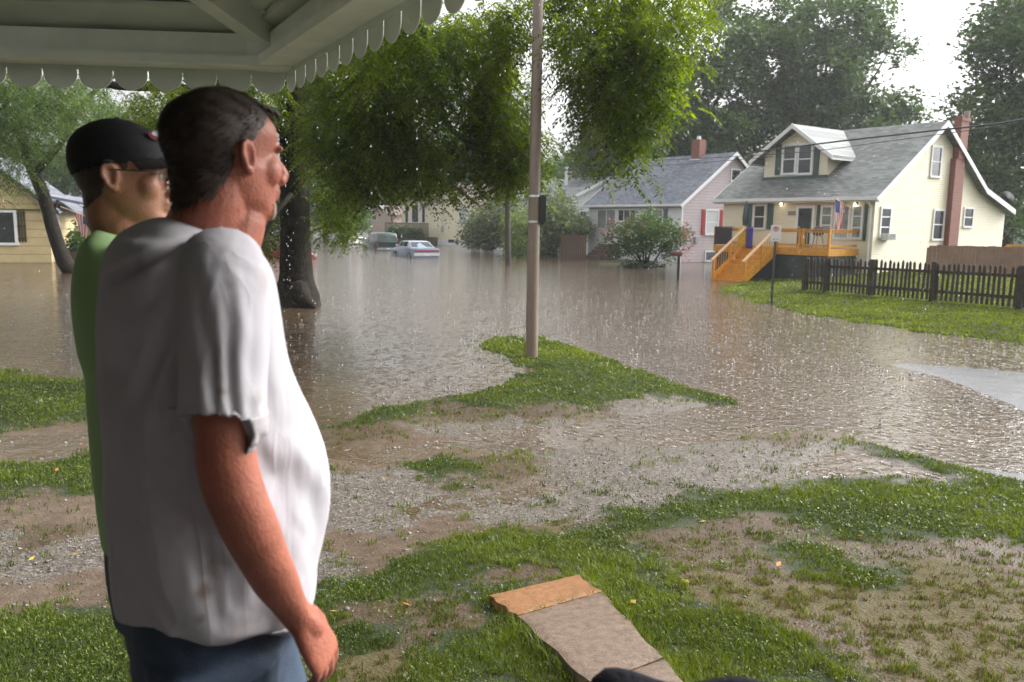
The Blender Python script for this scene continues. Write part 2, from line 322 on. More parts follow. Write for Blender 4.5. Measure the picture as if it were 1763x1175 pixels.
# ------------------------------------------------------------------ what covers the ground, as surveyed points: grass, bare, gravel, mud, road
KP = [('g',0,690),('g',100,700),('g',-100,700),('m',60,766),('g',0,830),('g',150,815),('m',0,880),('m',170,860),('s',0,915),('s',170,930),('d',60,905),('m',0,980),('m',170,975),('s',60,945),('g',0,1080),('g',120,1070),('g',200,1150),('g',300,1060),
 ('m',300,900),('m',300,780),('s',420,930),
 ('d',590,745),('d',660,738),('g',620,728),('m',600,790),('m',740,775),('m',820,765),('s',960,745),('s',1100,712),('s',1200,702),('s',1150,706),('m',1250,725),('m',1100,735),('s',760,742),('s',850,735),
 ('s',590,830),('s',680,820),('d',860,805),('g',770,812),('s',700,850),('s',1000,800),('s',1100,800),('s',1200,790),('s',1330,790),('s',1420,770),('s',1250,830),('s',1100,850),('s',980,850),('d',1380,765),
 ('m',620,900),('m',760,880),('s',880,860),('m',640,940),('m',700,930),('s',620,860),('s',560,960),('s',1450,800),('s',1560,810),('s',1620,820),
 ('g',600,1000),('g',700,970),('g',800,950),('g',900,930),('g',1000,910),('g',1100,890),('g',1200,875),('g',1350,860),('g',1500,848),('g',1650,840),('g',1763,845),('g',1550,770),('g',1600,797),('g',1665,815),
 ('d',650,1080),('d',760,1100),('g',620,1120),('g',880,1090),('g',980,960),('g',1120,1080),('g',1180,1130),('g',1060,1000),('d',1150,935),('d',1250,910),('d',1350,900),('g',1450,900),('g',1600,880),('g',1700,890),('d',1500,960),
 ('d',1200,980),('d',1300,1020),('t',1350,1080),('t',1250,1050),('t',1450,1050),('t',1600,1020),('g',1400,980),('d',1700,960),('t',1550,1130),('t',1700,1080),('d',1420,1140),('g',1300,1150),('t',1650,1160),('g',1500,1010),('d',900,1000),('t',980,900),('g',790,1160),('t',650,1160),
 ('d',760,708),('g',700,712),('g',850,690),('g',940,690),('g',920,600),('g',1000,625),('g',980,645),('g',1060,655),('g',1150,680),('g',1230,692),('g',1050,690),('d',930,715),('d',820,715),('g',870,592),('g',650,718),
 ('g',1280,500),('g',1350,515),('g',1450,530),('g',1600,550),('g',1763,570),('g',1763,520),('g',1500,495),('g',1700,500),('g',1900,560),
 ('m',600,650),('m',760,620),('m',1000,560),('m',1200,620),('m',600,560),('m',1350,600),('m',1100,600),('m',1400,720),('m',300,560),('m',0,560)]
kx = np.array([Gz(u, v, 0.0 if v < 840 else 0.15)[:2] for _, u, v in KP]); kt = np.array([k for k, _, _ in KP])
kW = warp(kx[:, 0], kx[:, 1])
def cover(x, y):
    n = len(x); q = warp(x + (fbm(x * 2.2, y * 2.2, 31) - .5) * .7 * np.clip(np.hypot(x, y) / 8, .35, 3), y + (fbm(x * 2.2, y * 2.2, 53) - .5) * .9 * np.clip(np.hypot(x, y) / 8, .35, 3))
    res = {k: np.zeros(n) for k in 'gdsmt'}
    for i in range(0, n, 20000):
        w_ = 1 / (((q[i:i + 20000, None] - kW[None]) ** 2).sum(-1) + 8e-3) ** 1.5
        w_ /= w_.sum(1, keepdims=True)
        for k in 'gdsmt': res[k][i:i + 20000] = w_[:, kt == k].sum(1)
    far = (np.hypot(x, y) > 34) | (y < 2.0)
    for k in 'gdsmt': res[k] = np.where(far, 1.0 if k == 'g' else 0.0, res[k])
    return res
# grid
th = np.concatenate([np.linspace(-180, -56, 42, endpoint=False), np.linspace(-56, 56, 449), np.linspace(56, 180, 42)[1:]]) * math.pi / 180
rad = 1.2 * 1.0085 ** np.arange(0, 690); rad = np.concatenate([[0.3], rad, [500, 800, 1500]])
TT, RR = np.meshgrid(th, rad); gx = (np.sin(TT) * RR).ravel(); gy = (np.cos(TT) * RR).ravel()
gz = heights(gx, gy); cv = cover(gx, gy)
nc = len(th); nr = len(rad)
ii, jj = np.meshgrid(np.arange(nr - 1), np.arange(nc - 1), indexing='ij'); a0 = (ii * nc + jj).ravel()
Fq = np.stack([a0, a0 + 1, a0 + nc + 1, a0 + nc], 1)[:, ::-1]
# street strip between its two kerb lines
k1 = [Gz(1900, 870), Gz(1700, 822), Gz(1450, 746), Gz(1268, 690), Gz(930, 580), Gz(760, 480), Gz(640, 425), Gz(585, 405)]
k2 = [Gz(2400, 670), Gz(1763, 618), Gz(1450, 572), Gz(1250, 515), Gz(1180, 482), Gz(1000, 455), Gz(760, 424), Gz(640, 410)]
poly = np.array([(p.x, p.y) for p in k1] + [(p.x, p.y) for p in k2[::-1]])
def inpoly(x, y, P):
    c = np.zeros(len(x), bool); j = len(P) - 1
    for i in range(len(P)):
        cond = ((P[i, 1] > y) != (P[j, 1] > y)) & (x < (P[j, 0] - P[i, 0]) * (y - P[i, 1]) / (P[j, 1] - P[i, 1] + 1e-12) + P[i, 0])
        c ^= cond; j = i
    return c
onroad = inpoly(gx, gy, poly)
froad = onroad[Fq].all(1)
sm = onroad & (gx > 5) & (gy < 20); gz[sm] = heights(gx[sm], gy[sm], False) + (fbm(gx[sm] * 6, gy[sm] * 6, 3, 2) - .5) * .010
def ground_mat():
    m = mat('wet_earth', (0.1, 0.07, 0.045), 0.5, spec=.28); N = m.node_tree; b = N.nodes['Principled BSDF']; L = N.links
    t = N.nodes.new('ShaderNodeTexCoord')
    def noise(sc, d=6, ro=0.6):
        q = N.nodes.new('ShaderNodeTexNoise'); q.inputs['Scale'].default_value = sc; q.inputs['Detail'].default_value = d; q.inputs['Roughness'].default_value = ro
        L.new(t.outputs['Object'], q.inputs['Vector']); return q.outputs[0]
    def ramp(fac, c):
        r = N.nodes.new('ShaderNodeValToRGB'); L.new(fac, r.inputs[0]); e = r.color_ramp.elements
        e[0].position, e[1].position = c[0][0], c[-1][0]; e[0].color = (*c[0][1], 1); e[1].color = (*c[-1][1], 1)
        for p, cc in c[1:-1]:
            k = e.new(p); k.color = (*cc, 1)
        return r.outputs[0]
    def attr(n):
        a = N.nodes.new('ShaderNodeAttribute'); a.attribute_name = n; return a.outputs['Fac']
    def mixc(f, a, c):
        q = N.nodes.new('ShaderNodeMixRGB'); L.new(f, q.inputs[0]); L.new(a, q.inputs[1]); L.new(c, q.inputs[2]); return q.outputs[0]
    def sharpen(f, n, lo=0.30, hi=0.62, k=0.5):
        a = N.nodes.new('ShaderNodeMath'); a.operation = 'MULTIPLY_ADD'; a.inputs[1].default_value = k; L.new(n, a.inputs[0]); L.new(f, a.inputs[2])
        s = N.nodes.new('ShaderNodeMapRange'); s.interpolation_type = 'SMOOTHSTEP'; s.inputs[1].default_value = lo + k / 2; s.inputs[2].default_value = hi + k / 2; L.new(a.outputs[0], s.inputs[0]); return s.outputs[0]
    n1 = noise(9); n4 = noise(14, 8, .72); n2 = noise(45); n3 = noise(2.5)
    mud = ramp(n1, [(0.3, (0.07, 0.045, 0.028)), (0.55, (0.11, 0.075, 0.05)), (0.75, (0.15, 0.11, 0.078))])
    dirt = ramp(n2, [(0.3, (0.045, 0.028, 0.016)), (0.6, (0.085, 0.056, 0.032)), (0.8, (0.13, 0.09, 0.055))])
    straw = ramp(n2, [(0.25, (0.055, 0.042, 0.017)), (0.55, (0.082, 0.064, 0.026)), (0.8, (0.115, 0.09, 0.04))])
    grass = ramp(n2, [(0.25, (0.014, 0.019, 0.005)), (0.55, (0.026, 0.036, 0.009)), (0.8, (0.042, 0.055, 0.015))])
    v = N.nodes.new('ShaderNodeTexVoronoi'); v.inputs['Scale'].default_value = 55; L.new(t.outputs['Object'], v.inputs['Vector'])
    sv = N.nodes.new('ShaderNodeSeparateColor'); L.new(v.outputs['Color'], sv.inputs[0])
    grav = ramp(sv.outputs[0], [(0.0, (0.06, 0.047, 0.036)), (0.45, (0.105, 0.085, 0.068)), (0.8, (0.14, 0.12, 0.10)), (1.0, (0.24, 0.22, 0.2))])
    c = mixc(sharpen(attr('c_d'), n1), mud, dirt)
    c = mixc(sharpen(attr('c_t'), n1), c, straw)
    c = mixc(sharpen(attr('c_s'), n1, k=0.6), c, grav)
    c = mixc(sharpen(attr('c_g'), n4, k=0.9, lo=.22, hi=.50), c, grass)
    L.new(c, b.inputs['Base Color'])
    rg = N.nodes.new('ShaderNodeMapRange'); L.new(n3, rg.inputs[0]); rg.inputs[1].default_value = .35; rg.inputs[2].default_value = .65; rg.inputs[3].default_value = 0.24; rg.inputs[4].default_value = 0.5
    ra = N.nodes.new('ShaderNodeMath'); ra.operation = 'MULTIPLY_ADD'; ra.use_clamp = True; ra.inputs[1].default_value = 0.75; L.new(attr('c_g'), ra.inputs[0]); L.new(rg.outputs[0], ra.inputs[2]); rb = N.nodes.new('ShaderNodeMath'); rb.operation = 'MULTIPLY_ADD'; rb.use_clamp = True; rb.inputs[1].default_value = 0.5; L.new(attr('c_t'), rb.inputs[0]); L.new(ra.outputs[0], rb.inputs[2]); L.new(rb.outputs[0], b.inputs['Roughness'])
    ad = N.nodes.new('ShaderNodeMath'); ad.operation = 'MULTIPLY_ADD'; ad.inputs[1].default_value = -0.8; L.new(v.outputs['Distance'], ad.inputs[0]); L.new(n2, ad.inputs[2])
    bn = N.nodes.new('ShaderNodeBump'); bn.inputs['Distance'].default_value = 0.007; L.new(ad.outputs[0], bn.inputs['Height']); L.new(bn.outputs[0], b.inputs['Normal'])
    return m
def sub(name, Fsel, mt, zoff=0.0):
    used = np.unique(Fsel); rem = -np.ones(len(gx), int); rem[used] = np.arange(len(used))
    V = np.stack([gx[used], gy[used], gz[used] + zoff], 1)
    return np_mesh(name, V, rem[Fsel], mt, attr={'c_' + k: cv[k][used] for k in 'gdsmt'}, smooth=True)
tag(sub('ground', Fq[~froad], ground_mat()), 'muddy front yards and driveway sloping into the flood', kind='structure')
M_road = mat('wet_concrete', (0.16, 0.16, 0.17), 0.16, spec=0.6, var=0.12, vscale=3, bump=0.003, bscale=160)
road = tag(sub('road', Fq[froad], M_road), 'flooded street whose pale concrete crown rises from the water', kind='structure')
# water: one sheet; every raindrop raises rings
def water_mat():
    m = mat('muddy_water', (0.135, 0.088, 0.048), 0.06, spec=0.85, IOR=1.45); N = m.node_tree; b = N.nodes['Principled BSDF']; L = N.links
    t = N.nodes.new('ShaderNodeTexCoord')
    def math_(op, a, c=None, d=None):
        q = N.nodes.new('ShaderNodeMath'); q.operation = op
        for i, s in enumerate((a, c, d)):
            if s is None: continue
            if isinstance(s, (int, float)): q.inputs[i].default_value = s
            else: L.new(s, q.inputs[i])
        return q.outputs[0]
    def rings(scale, off, freq):
        mp = N.nodes.new('ShaderNodeMapping'); mp.inputs['Location'].default_value = off; mp.inputs['Scale'].default_value = (scale, scale, 0.0); L.new(t.outputs['Object'], mp.inputs[0])
        v = N.nodes.new('ShaderNodeTexVoronoi'); v.inputs['Scale'].default_value = 1; v.voronoi_dimensions = '2D'; L.new(mp.outputs[0], v.inputs['Vector'])
        s = N.nodes.new('ShaderNodeSeparateColor'); L.new(v.outputs['Color'], s.inputs[0])
        rad_ = math_('MULTIPLY_ADD', s.outputs[0], 0.38, 0.03)       # age of the ring
        dd = math_('SUBTRACT', v.outputs['Distance'], rad_)
        env = math_('EXPONENT', math_('MULTIPLY', math_('MULTIPLY', dd, dd), -260.0))
        wv = math_('SINE', math_('MULTIPLY', dd, freq))
        on = math_('MULTIPLY', math_('SUBTRACT', 1.0, s.outputs[0]), math_('GREATER_THAN', s.outputs[1], 0.25))
        return math_('MULTIPLY', math_('MULTIPLY', env, wv), on)
    r1 = rings(5.5, (3, 1, 0), 52); r2 = rings(8.0, (7.3, 2.1, 0), 45); r3 = rings(3.2, (1.3, 5.1, 0), 75)
    n = N.nodes.new('ShaderNodeTexNoise'); n.inputs['Scale'].default_value = 7; n.inputs['Detail'].default_value = 4; n.inputs['Roughness'].default_value = .6
    mp = N.nodes.new('ShaderNodeMapping'); mp.inputs['Scale'].default_value = (0.6, 1.0, 1.0); mp.inputs['Rotation'].default_value = (0, 0, 0.5); L.new(t.outputs['Object'], mp.inputs[0]); L.new(mp.outputs[0], n.inputs['Vector'])
    h = math_('ADD', math_('ADD', math_('MULTIPLY', r1, 1.3), math_('MULTIPLY', r2, 0.9)), math_('ADD', math_('MULTIPLY', r3, 2.2), math_('MULTIPLY', n.outputs[0], 2.4)))
    bn = N.nodes.new('ShaderNodeBump'); bn.inputs['Distance'].default_value = 0.008; bn.inputs['Strength'].default_value = 1; L.new(h, bn.inputs['Height']); L.new(bn.outputs[0], b.inputs['Normal'])
    n2 = N.nodes.new('ShaderNodeTexNoise'); n2.inputs['Scale'].default_value = 0.5; n2.inputs['Detail'].default_value = 5; L.new(t.outputs['Object'], n2.inputs['Vector'])
    r = N.nodes.new('ShaderNodeValToRGB'); r.color_ramp.elements[0].position = .3; r.color_ramp.elements[1].position = .7
    r.color_ramp.elements[0].color = (0.062, 0.038, 0.018, 1); r.color_ramp.elements[1].color = (0.098, 0.064, 0.034, 1); L.new(n2.outputs[0], r.inputs[0]); L.new(r.outputs[0], b.inputs['Base Color'])
    return m
wv = MB(); wv.add([(-600, 3.4, 0), (600, 3.4, 0), (600, 230, 0), (-600, 230, 0)], [(0, 1, 2, 3)])
water = tag(wv.build('water', water_mat()), 'brown flood water pitted by raindrops across street and yards', kind='structure')
# ------------------------------------------------------------------ grass blades
M_grass = leafmat('grass_blades', (0.025, 0.050, 0.007), (0.165, 0.215, 0.032), 0.35)
M_straw = leafmat('straw_blades', (0.08, 0.055, 0.025), (0.23, 0.17, 0.08), 0.2)
def blades(x, y, z, hgt, wid, tint, name, mt, parent=None):
    n = len(x); a = rng.uniform(0, 2 * math.pi, n); lean = rng.uniform(0.15, 1.0, n) * hgt; la = rng.uniform(0, 2 * math.pi, n)
    dx = np.cos(a) * wid / 2; dy = np.sin(a) * wid / 2; lx = np.cos(la) * lean; ly = np.sin(la) * lean
    V = np.empty((n, 5, 3)); 
    V[:, 0] = np.stack([x - dx, y - dy, z - 0.01], 1); V[:, 1] = np.stack([x + dx, y + dy, z - 0.01], 1)
    V[:, 2] = np.stack([x + dx * .8 + lx * .35, y + dy * .8 + ly * .35, z + hgt * .6], 1); V[:, 3] = np.stack([x - dx * .8 + lx * .35, y - dy * .8 + ly * .35, z + hgt * .6], 1)
    V[:, 4] = np.stack([x + lx, y + ly, z + hgt * .95], 1)
    b = np.arange(n)[:, None] * 5
    F1 = b + np.array([[0, 1, 2, 3]]); 
    V = np.concatenate([V, V[:, 4:5] + 1e-4], 1).reshape(-1, 3); b = np.arange(n)[:, None] * 6
    F = np.concatenate([b + np.array([[0, 1, 2, 3]]), b + np.array([[3, 2, 4, 5]])])
    return np_mesh(name, V, F, mt, parent, {'tint': np.repeat(tint, 6)})
def sample(n, r0, r1, a0=-48, a1=48):
    # density per area falls with distance: uniform in angle and in log r
    t = rng.uniform(R(a0), R(a1), n); r = np.exp(rng.uniform(math.log(r0), math.log(r1), n)); return np.sin(t) * r, np.cos(t) * r, r
SLAB_A, SLAB_B = [], []
x, y, r = sample(1500000, 2.3, 45); c = cover(x, y)
near = 1.0
pk = fbm(x * 1.3, y * 1.3, 77, 3); pk2 = fbm(x * 6, y * 6, 91, 3)
pk3 = fbm(x * 17, y * 17, 93, 2); dens = np.clip((c['g'] * 1.2 + (pk2 - .5) * 1.5 + (pk3 - .5) * 1.1 - 0.36) * 1.7, 0, 1) + (1.5 * c['t'] + .8 * c['d']) * np.clip((pk3 - .45) * 4, 0, 1) + 0.015 * c['s']
keep = rng.uniform(0, 1, len(x)) < dens * 0.62
x, y, r, pk, pk2 = x[keep], y[keep], r[keep], pk[keep], pk2[keep]; z = heights(x, y)
road_pts = inpoly(x, y, poly)
k = (z > -0.05) & ~(road_pts & (np.abs(x) < 30) & (z < .012) & (r < 20)) & ~(road_pts & (y > 16)); k &= ~((z < 0) & (rng.uniform(0, 1, len(x)) < .93)) & ~(road_pts)
x, y, z, r, pk, pk2 = x[k], y[k], z[k], r[k], pk[k], pk2[k]
from_slab = None
def inquad(x, y, P): return inpoly(x, y, np.array([(p[0], p[1]) for p in P]))
slabs = [
 ('orange stained concrete slab at the far end of the garden walk', [(842,1024,.30),(994,988,.30),(1036,1017,.325),(890,1058,.325)], (0.25,0.115,0.045)),
 ('long tan grey concrete slab between the orange slab and the crack', [(891,1059,.327),(1037,1018,.327),(1140,1131,.39),(1018,1176,.40)], (0.16,0.11,0.08)),
 ('concrete slab nearest the porch beyond the grassy crack', [(1022,1178,.395),(1142,1133,.385),(1260,1260,.44),(1110,1330,.45)], (0.165,0.115,0.085))]
slabpolys = []
for lb, pts, colr in slabs:
    P3 = [Gz(*p) for p in pts]; slabpolys.append(P3)
    mb = MB(); c0 = sum(P3, Vector()) / 4
    n = 14
    top = []
    for j in range(n + 1):
        for i in range(n + 1):
            a, b_ = i / n, j / n
            p = P3[0].lerp(P3[1], a).lerp(P3[3].lerp(P3[2], a), b_)
            e = 0.006 * math.sin(i * 2.3 + j) * (1 if i in (0, n) or j in (0, n) else 0.3)
            top.append(Vector((p.x + e, p.y + e, p.z - (0.006 if i in (0, n) or j in (0, n) else 0) + rng.normal() * .0008)))
    fs = [(j * (n + 1) + i, j * (n + 1) + i + 1, (j + 1) * (n + 1) + i + 1, (j + 1) * (n + 1) + i) for j in range(n) for i in range(n)]
    mb.add(top, fs)
    rim = [i for i in range(n + 1)] + [(j) * (n + 1) + n for j in range(1, n + 1)] + [n * (n + 1) + i for i in range(n - 1, -1, -1)] + [j * (n + 1) for j in range(n - 1, 0, -1)]
    lo = len(mb.v); mb.v += [(top[k].x, top[k].y, top[k].z - .14) for k in rim]
    for k in range(len(rim)): mb.f.append((rim[k], rim[(k + 1) % len(rim)], lo + (k + 1) % len(rim), lo + k))
    o = mb.build('paving_slab', mat('slab_concrete', colr, 0.35, spec=.5, var=.38, vscale=26, bump=.004, bscale=130), smooth='auto')
    tag(o, lb, 'slab', 'slabs of the garden walk')
ins = np.zeros(len(x), bool)
for P3 in slabpolys: ins |= inquad(x, y, P3)
edge = np.zeros(len(x), bool)
for P3 in slabpolys:
    c0 = sum(P3, Vector()) / 4; edge |= inquad(x, y, [c0 + (p - c0) * 1.22 for p in P3])
k = ~ins; x, y, z, r, pk, pk2, edge = x[k], y[k], z[k], r[k], pk[k], pk2[k], edge[k]
cc = cover(x, y); straw = rng.uniform(0, 1, len(x)) < (cc['t'] * .7 + cc['d'] * .35 + .03)
wid = np.clip(r * 0.0011, 0.0035, 0.05); wid = np.where(r > 14, np.minimum(r * .0022, .06), wid)
hgt = .82 * (0.022 + 0.04 * pk2 * pk + 0.05 * np.clip(pk - .55, 0, 1)) * rng.uniform(.6, 1.4, len(x)) * np.where(edge, 1.9, 1.0) * np.where(r > 15, 1.3, 1) * np.where(z < .03, 1.2, 1)
tint = np.clip(rng.normal(.38, .16, len(x)) + (pk - .5) * .9 + np.where(r > 14, .3, 0), 0, 1)
g1 = blades(x[~straw], y[~straw], z[~straw], hgt[~straw], wid[~straw], tint[~straw], 'grass', M_grass)
tag(g1, 'short wet green grass of the lawns and verges', 'grass', kind='stuff')
g2 = blades(x[straw], y[straw], z[straw], hgt[straw] * .6, wid[straw], rng.uniform(0, 1, straw.sum()), 'dry_grass', M_straw)
tag(g2, 'dead straw coloured grass on the worn lawn', 'grass', kind='stuff')
# broad clover and weed leaves between the blades
def leaflets(x, y, z, size, tint, name, mt):
    n = len(x); a = rng.uniform(0, 2 * math.pi, n); t = rng.normal(0, .45, (n, 2))
    d = np.stack([np.cos(a), np.sin(a), t[:, 0]], 1); e = np.stack([-np.sin(a), np.cos(a), t[:, 1]], 1); c0 = np.stack([x, y, z], 1); s = size[:, None]
    V = np.stack([c0 - d * s, c0 - e * s * .45, c0 + d * s, c0 + e * s * .45], 1).reshape(-1, 3)
    return np_mesh(name, V, np.arange(n)[:, None] * 4 + np.array([[0, 1, 2, 3]]), mt, attr={'tint': np.repeat(tint, 4)})
x2, y2, r2 = sample(160000, 2.4, 16); c2 = cover(x2, y2); p2 = fbm(x2 * 3.1, y2 * 3.1, 5, 3)
k = (c2['g'] + .35 * c2['d'] + (p2 - .5) * 1.6 > .62) & (rng.uniform(0, 1, len(x2)) < .8)
for P3 in slabpolys: k &= ~inquad(x2, y2, P3)
x2, y2, r2, p2 = x2[k], y2[k], r2[k], p2[k]; z2 = heights(x2, y2); k = (z2 > .004) & ~inpoly(x2, y2, poly); x2, y2, r2, z2, p2 = x2[k], y2[k], r2[k], z2[k], p2[k]
o = leaflets(x2, y2, z2 + rng.uniform(.008, .03, len(x2)), np.clip(r2 * .0017, .006, .02) * rng.uniform(.6, 1.5, len(x2)), np.clip(rng.normal(.4, .2, len(x2)) + (p2 - .5), 0, 1), 'weeds', M_grass)
tag(o, 'low broadleaf weeds scattered through the grass', 'weeds', kind='stuff')
# loose stones
x3, y3, r3 = sample(420000, 3.0, 13); c3 = cover(x3, y3); p3 = fbm(x3 * 2.5, y3 * 2.5, 9, 3)
k = rng.uniform(0, 1, len(x3)) < np.clip(c3['s'] * .55 + .06 * c3['m'] + .05 * c3['d'] + (p3 - .55) * .3 * (c3['s'] > .3), 0, 1) * .24
k &= ~inpoly(x3, y3, poly)
x3, y3, r3 = x3[k], y3[k], r3[k]; z3 = heights(x3, y3); k = z3 > -.02; x3, y3, r3, z3 = x3[k], y3[k], r3[k], z3[k]
n = len(x3); sz = np.exp(rng.normal(math.log(.0068), .42, n)); sz = np.clip(sz, .004, .026)
oc = np.array([(1, 0, 0), (0, 1, 0), (-1, 0, 0), (0, -1, 0), (.3, .2, .62), (-.2, -.3, -.6)], float)
V = oc[None] * (1 + rng.normal(0, .18, (n, 6, 3))) * sz[:, None, None]; a = rng.uniform(0, 6.28, n); ca, sa = np.cos(a)[:, None], np.sin(a)[:, None]
V = np.stack([V[..., 0] * ca - V[..., 1] * sa, V[..., 0] * sa + V[..., 1] * ca, V[..., 2]], -1) + np.stack([x3, y3, z3 + sz * .15], 1)[:, None]
f8 = np.array([(0, 1, 4), (1, 2, 4), (2, 3, 4), (3, 0, 4), (1, 0, 5), (2, 1, 5), (3, 2, 5), (0, 3, 5)])
M_stone = bpy.data.materials.new('wet_stone'); M_stone.use_nodes = True; N_ = M_stone.node_tree; b_ = N_.nodes['Principled BSDF']; b_.inputs['Roughness'].default_value = .3
at_ = N_.nodes.new('ShaderNodeAttribute'); at_.attribute_name = 'tint'; rp = N_.nodes.new('ShaderNodeValToRGB'); N_.links.new(at_.outputs['Fac'], rp.inputs[0]); N_.links.new(rp.outputs[0], b_.inputs['Base Color'])
rp.color_ramp.elements[0].color = (.07, .055, .043, 1); rp.color_ramp.elements[1].color = (.30, .28, .26, 1)
o = np_mesh('gravel', V.reshape(-1, 3), (np.arange(n)[:, None, None] * 6 + f8[None]).reshape(-1, 3), M_stone, attr={'tint': np.repeat(np.clip(rng.beta(1.4, 2.2, n), 0, 1), 6)})
tag(o, 'loose grey and white gravel of the driveway', 'gravel', kind='stuff')
# fallen leaves
M_fall = leafmat('fallen_leaf', (0.35, 0.12, 0.03), (0.5, 0.38, 0.06), .2)
fl = [(47,842),(55,970),(58,780),(130,962),(575,1062),(98,815),(140,770),(1210,905),(700,1050),(1340,980),(240,960),(1180,1010),(660,830),(1480,930),(1090,1046)]
V = []; tt = []
for u, v in fl:
    p = Gz(u, v, .1); zz = heights([p.x], [p.y])[0]; p = Gz(u, v, zz); p = Gz(u, v, heights([p.x], [p.y])[0]); a = rng.uniform(0, 6.28); s = rng.uniform(.022, .04)
    d = np.array([math.cos(a), math.sin(a), .15]) * s; e = np.array([-math.sin(a), math.cos(a), .3]) * s * .45; q = np.array([p.x, p.y, p.z + .035])
    V += [q - d, q - e, q + d, q + e]; tt += [rng.uniform(0, 1)] * 4
o = np_mesh('fallen_leaves', np.array(V), np.arange(len(fl))[:, None] * 4 + np.array([[0, 1, 2, 3]]), M_fall, attr={'tint': np.array(tt)})
tag(o, 'yellow and orange leaves fallen on the lawn', 'leaves', kind='stuff')
# splashes and falling rain
M_drop = mat('rain_water', (0.95, 0.97, 1.0), 0.05, spec=.8, IOR=1.33, Transmission_Weight=.75)
M_splash = mat('splash_water', (0.50, 0.46, 0.43), 0.12, spec=.9, IOR=1.33, Transmission_Weight=.35)  # whitish base puts the sky's reflection into the splash colour
sx, sy, sr = sample(7000, 5.2, 30, -40, 40)
hz = heights(sx, sy, False); k = (hz < -.005) & (rng.uniform(0, 1, len(sx)) < np.where(sx > -1, 1, .35)); sx, sy, sr = sx[k], sy[k], sr[k]; n = len(sx)
m6 = 7; ang = np.arange(m6) / m6 * 2 * math.pi
R0 = rng.uniform(.004, .012, n) * np.clip(sr / 9, .7, 1.5); H = R0 * rng.uniform(.5, 1.3, n)
jit = rng.uniform(.6, 1.3, (n, m6))
lowr = np.stack([sx[:, None] + np.cos(ang) * R0[:, None], sy[:, None] + np.sin(ang) * R0[:, None], np.full((n, m6), -.002)], -1)
hir = np.stack([sx[:, None] + np.cos(ang) * R0[:, None] * 1.35 * jit, sy[:, None] + np.sin(ang) * R0[:, None] * 1.35 * jit, H[:, None] * jit], -1)
inn = np.stack([sx[:, None] + np.cos(ang) * R0[:, None] * .7, sy[:, None] + np.sin(ang) * R0[:, None] * .7, np.full((n, m6), .001)], -1)
V = np.concatenate([lowr, hir, inn], 1).reshape(-1, 3); q = np.arange(m6); q2 = (q + 1) % m6
F = np.concatenate([np.stack([q, q2, m6 + q2, m6 + q], 1), np.stack([m6 + q, m6 + q2, 2 * m6 + q2, 2 * m6 + q], 1)])
o = np_mesh('splashes', V, (np.arange(n)[:, None, None] * 3 * m6 + F[None]).reshape(-1, 4), M_splash, smooth=True)
tag(o, 'little crowns of water thrown up where raindrops hit the flood', 'splashes', kind='stuff')
def drops(P, rx, rz, name, lb):
    n = len(P); b6 = [(0, 0, -1)] + [(math.cos(a), math.sin(a), -.15) for a in np.arange(6) * math.pi / 3] + [(0, 0, 1)]
    b6 = np.array(b6); V = b6[None] * np.stack([rx, rx, rz], 1)[:, None] + P[:, None]
    V[:, 7, 0] += rz * .12
    F = [(0, 1 + (i + 1) % 6, 1 + i) for i in range(6)] + [(7, 1 + i, 1 + (i + 1) % 6) for i in range(6)]
    o = np_mesh(name, V.reshape(-1, 3), (np.arange(n)[:, None, None] * 8 + np.array(F)[None]).reshape(-1, 3), M_drop, smooth=True)
    tag(o, lb, 'rain', kind='stuff')
n = 5200; a = rng.uniform(R(-36), R(36), n); r = np.exp(rng.uniform(math.log(4.2), math.log(26), n)); el = rng.uniform(-.25, .42, n)
P = np.stack([np.sin(a) * r, np.cos(a) * r, CAMZ + el * r], 1); P = P[(P[:, 2] > .1)]
k = rng.uniform(0, 1, len(P)) < .32; P = P[k]
drops(P, rng.uniform(.0014, .0034, len(P)) * np.clip(np.hypot(P[:, 0], P[:, 1]) / 7, 1, 2), rng.uniform(.004, .011, len(P)), 'rain', 'raindrops falling over the yard and the street')
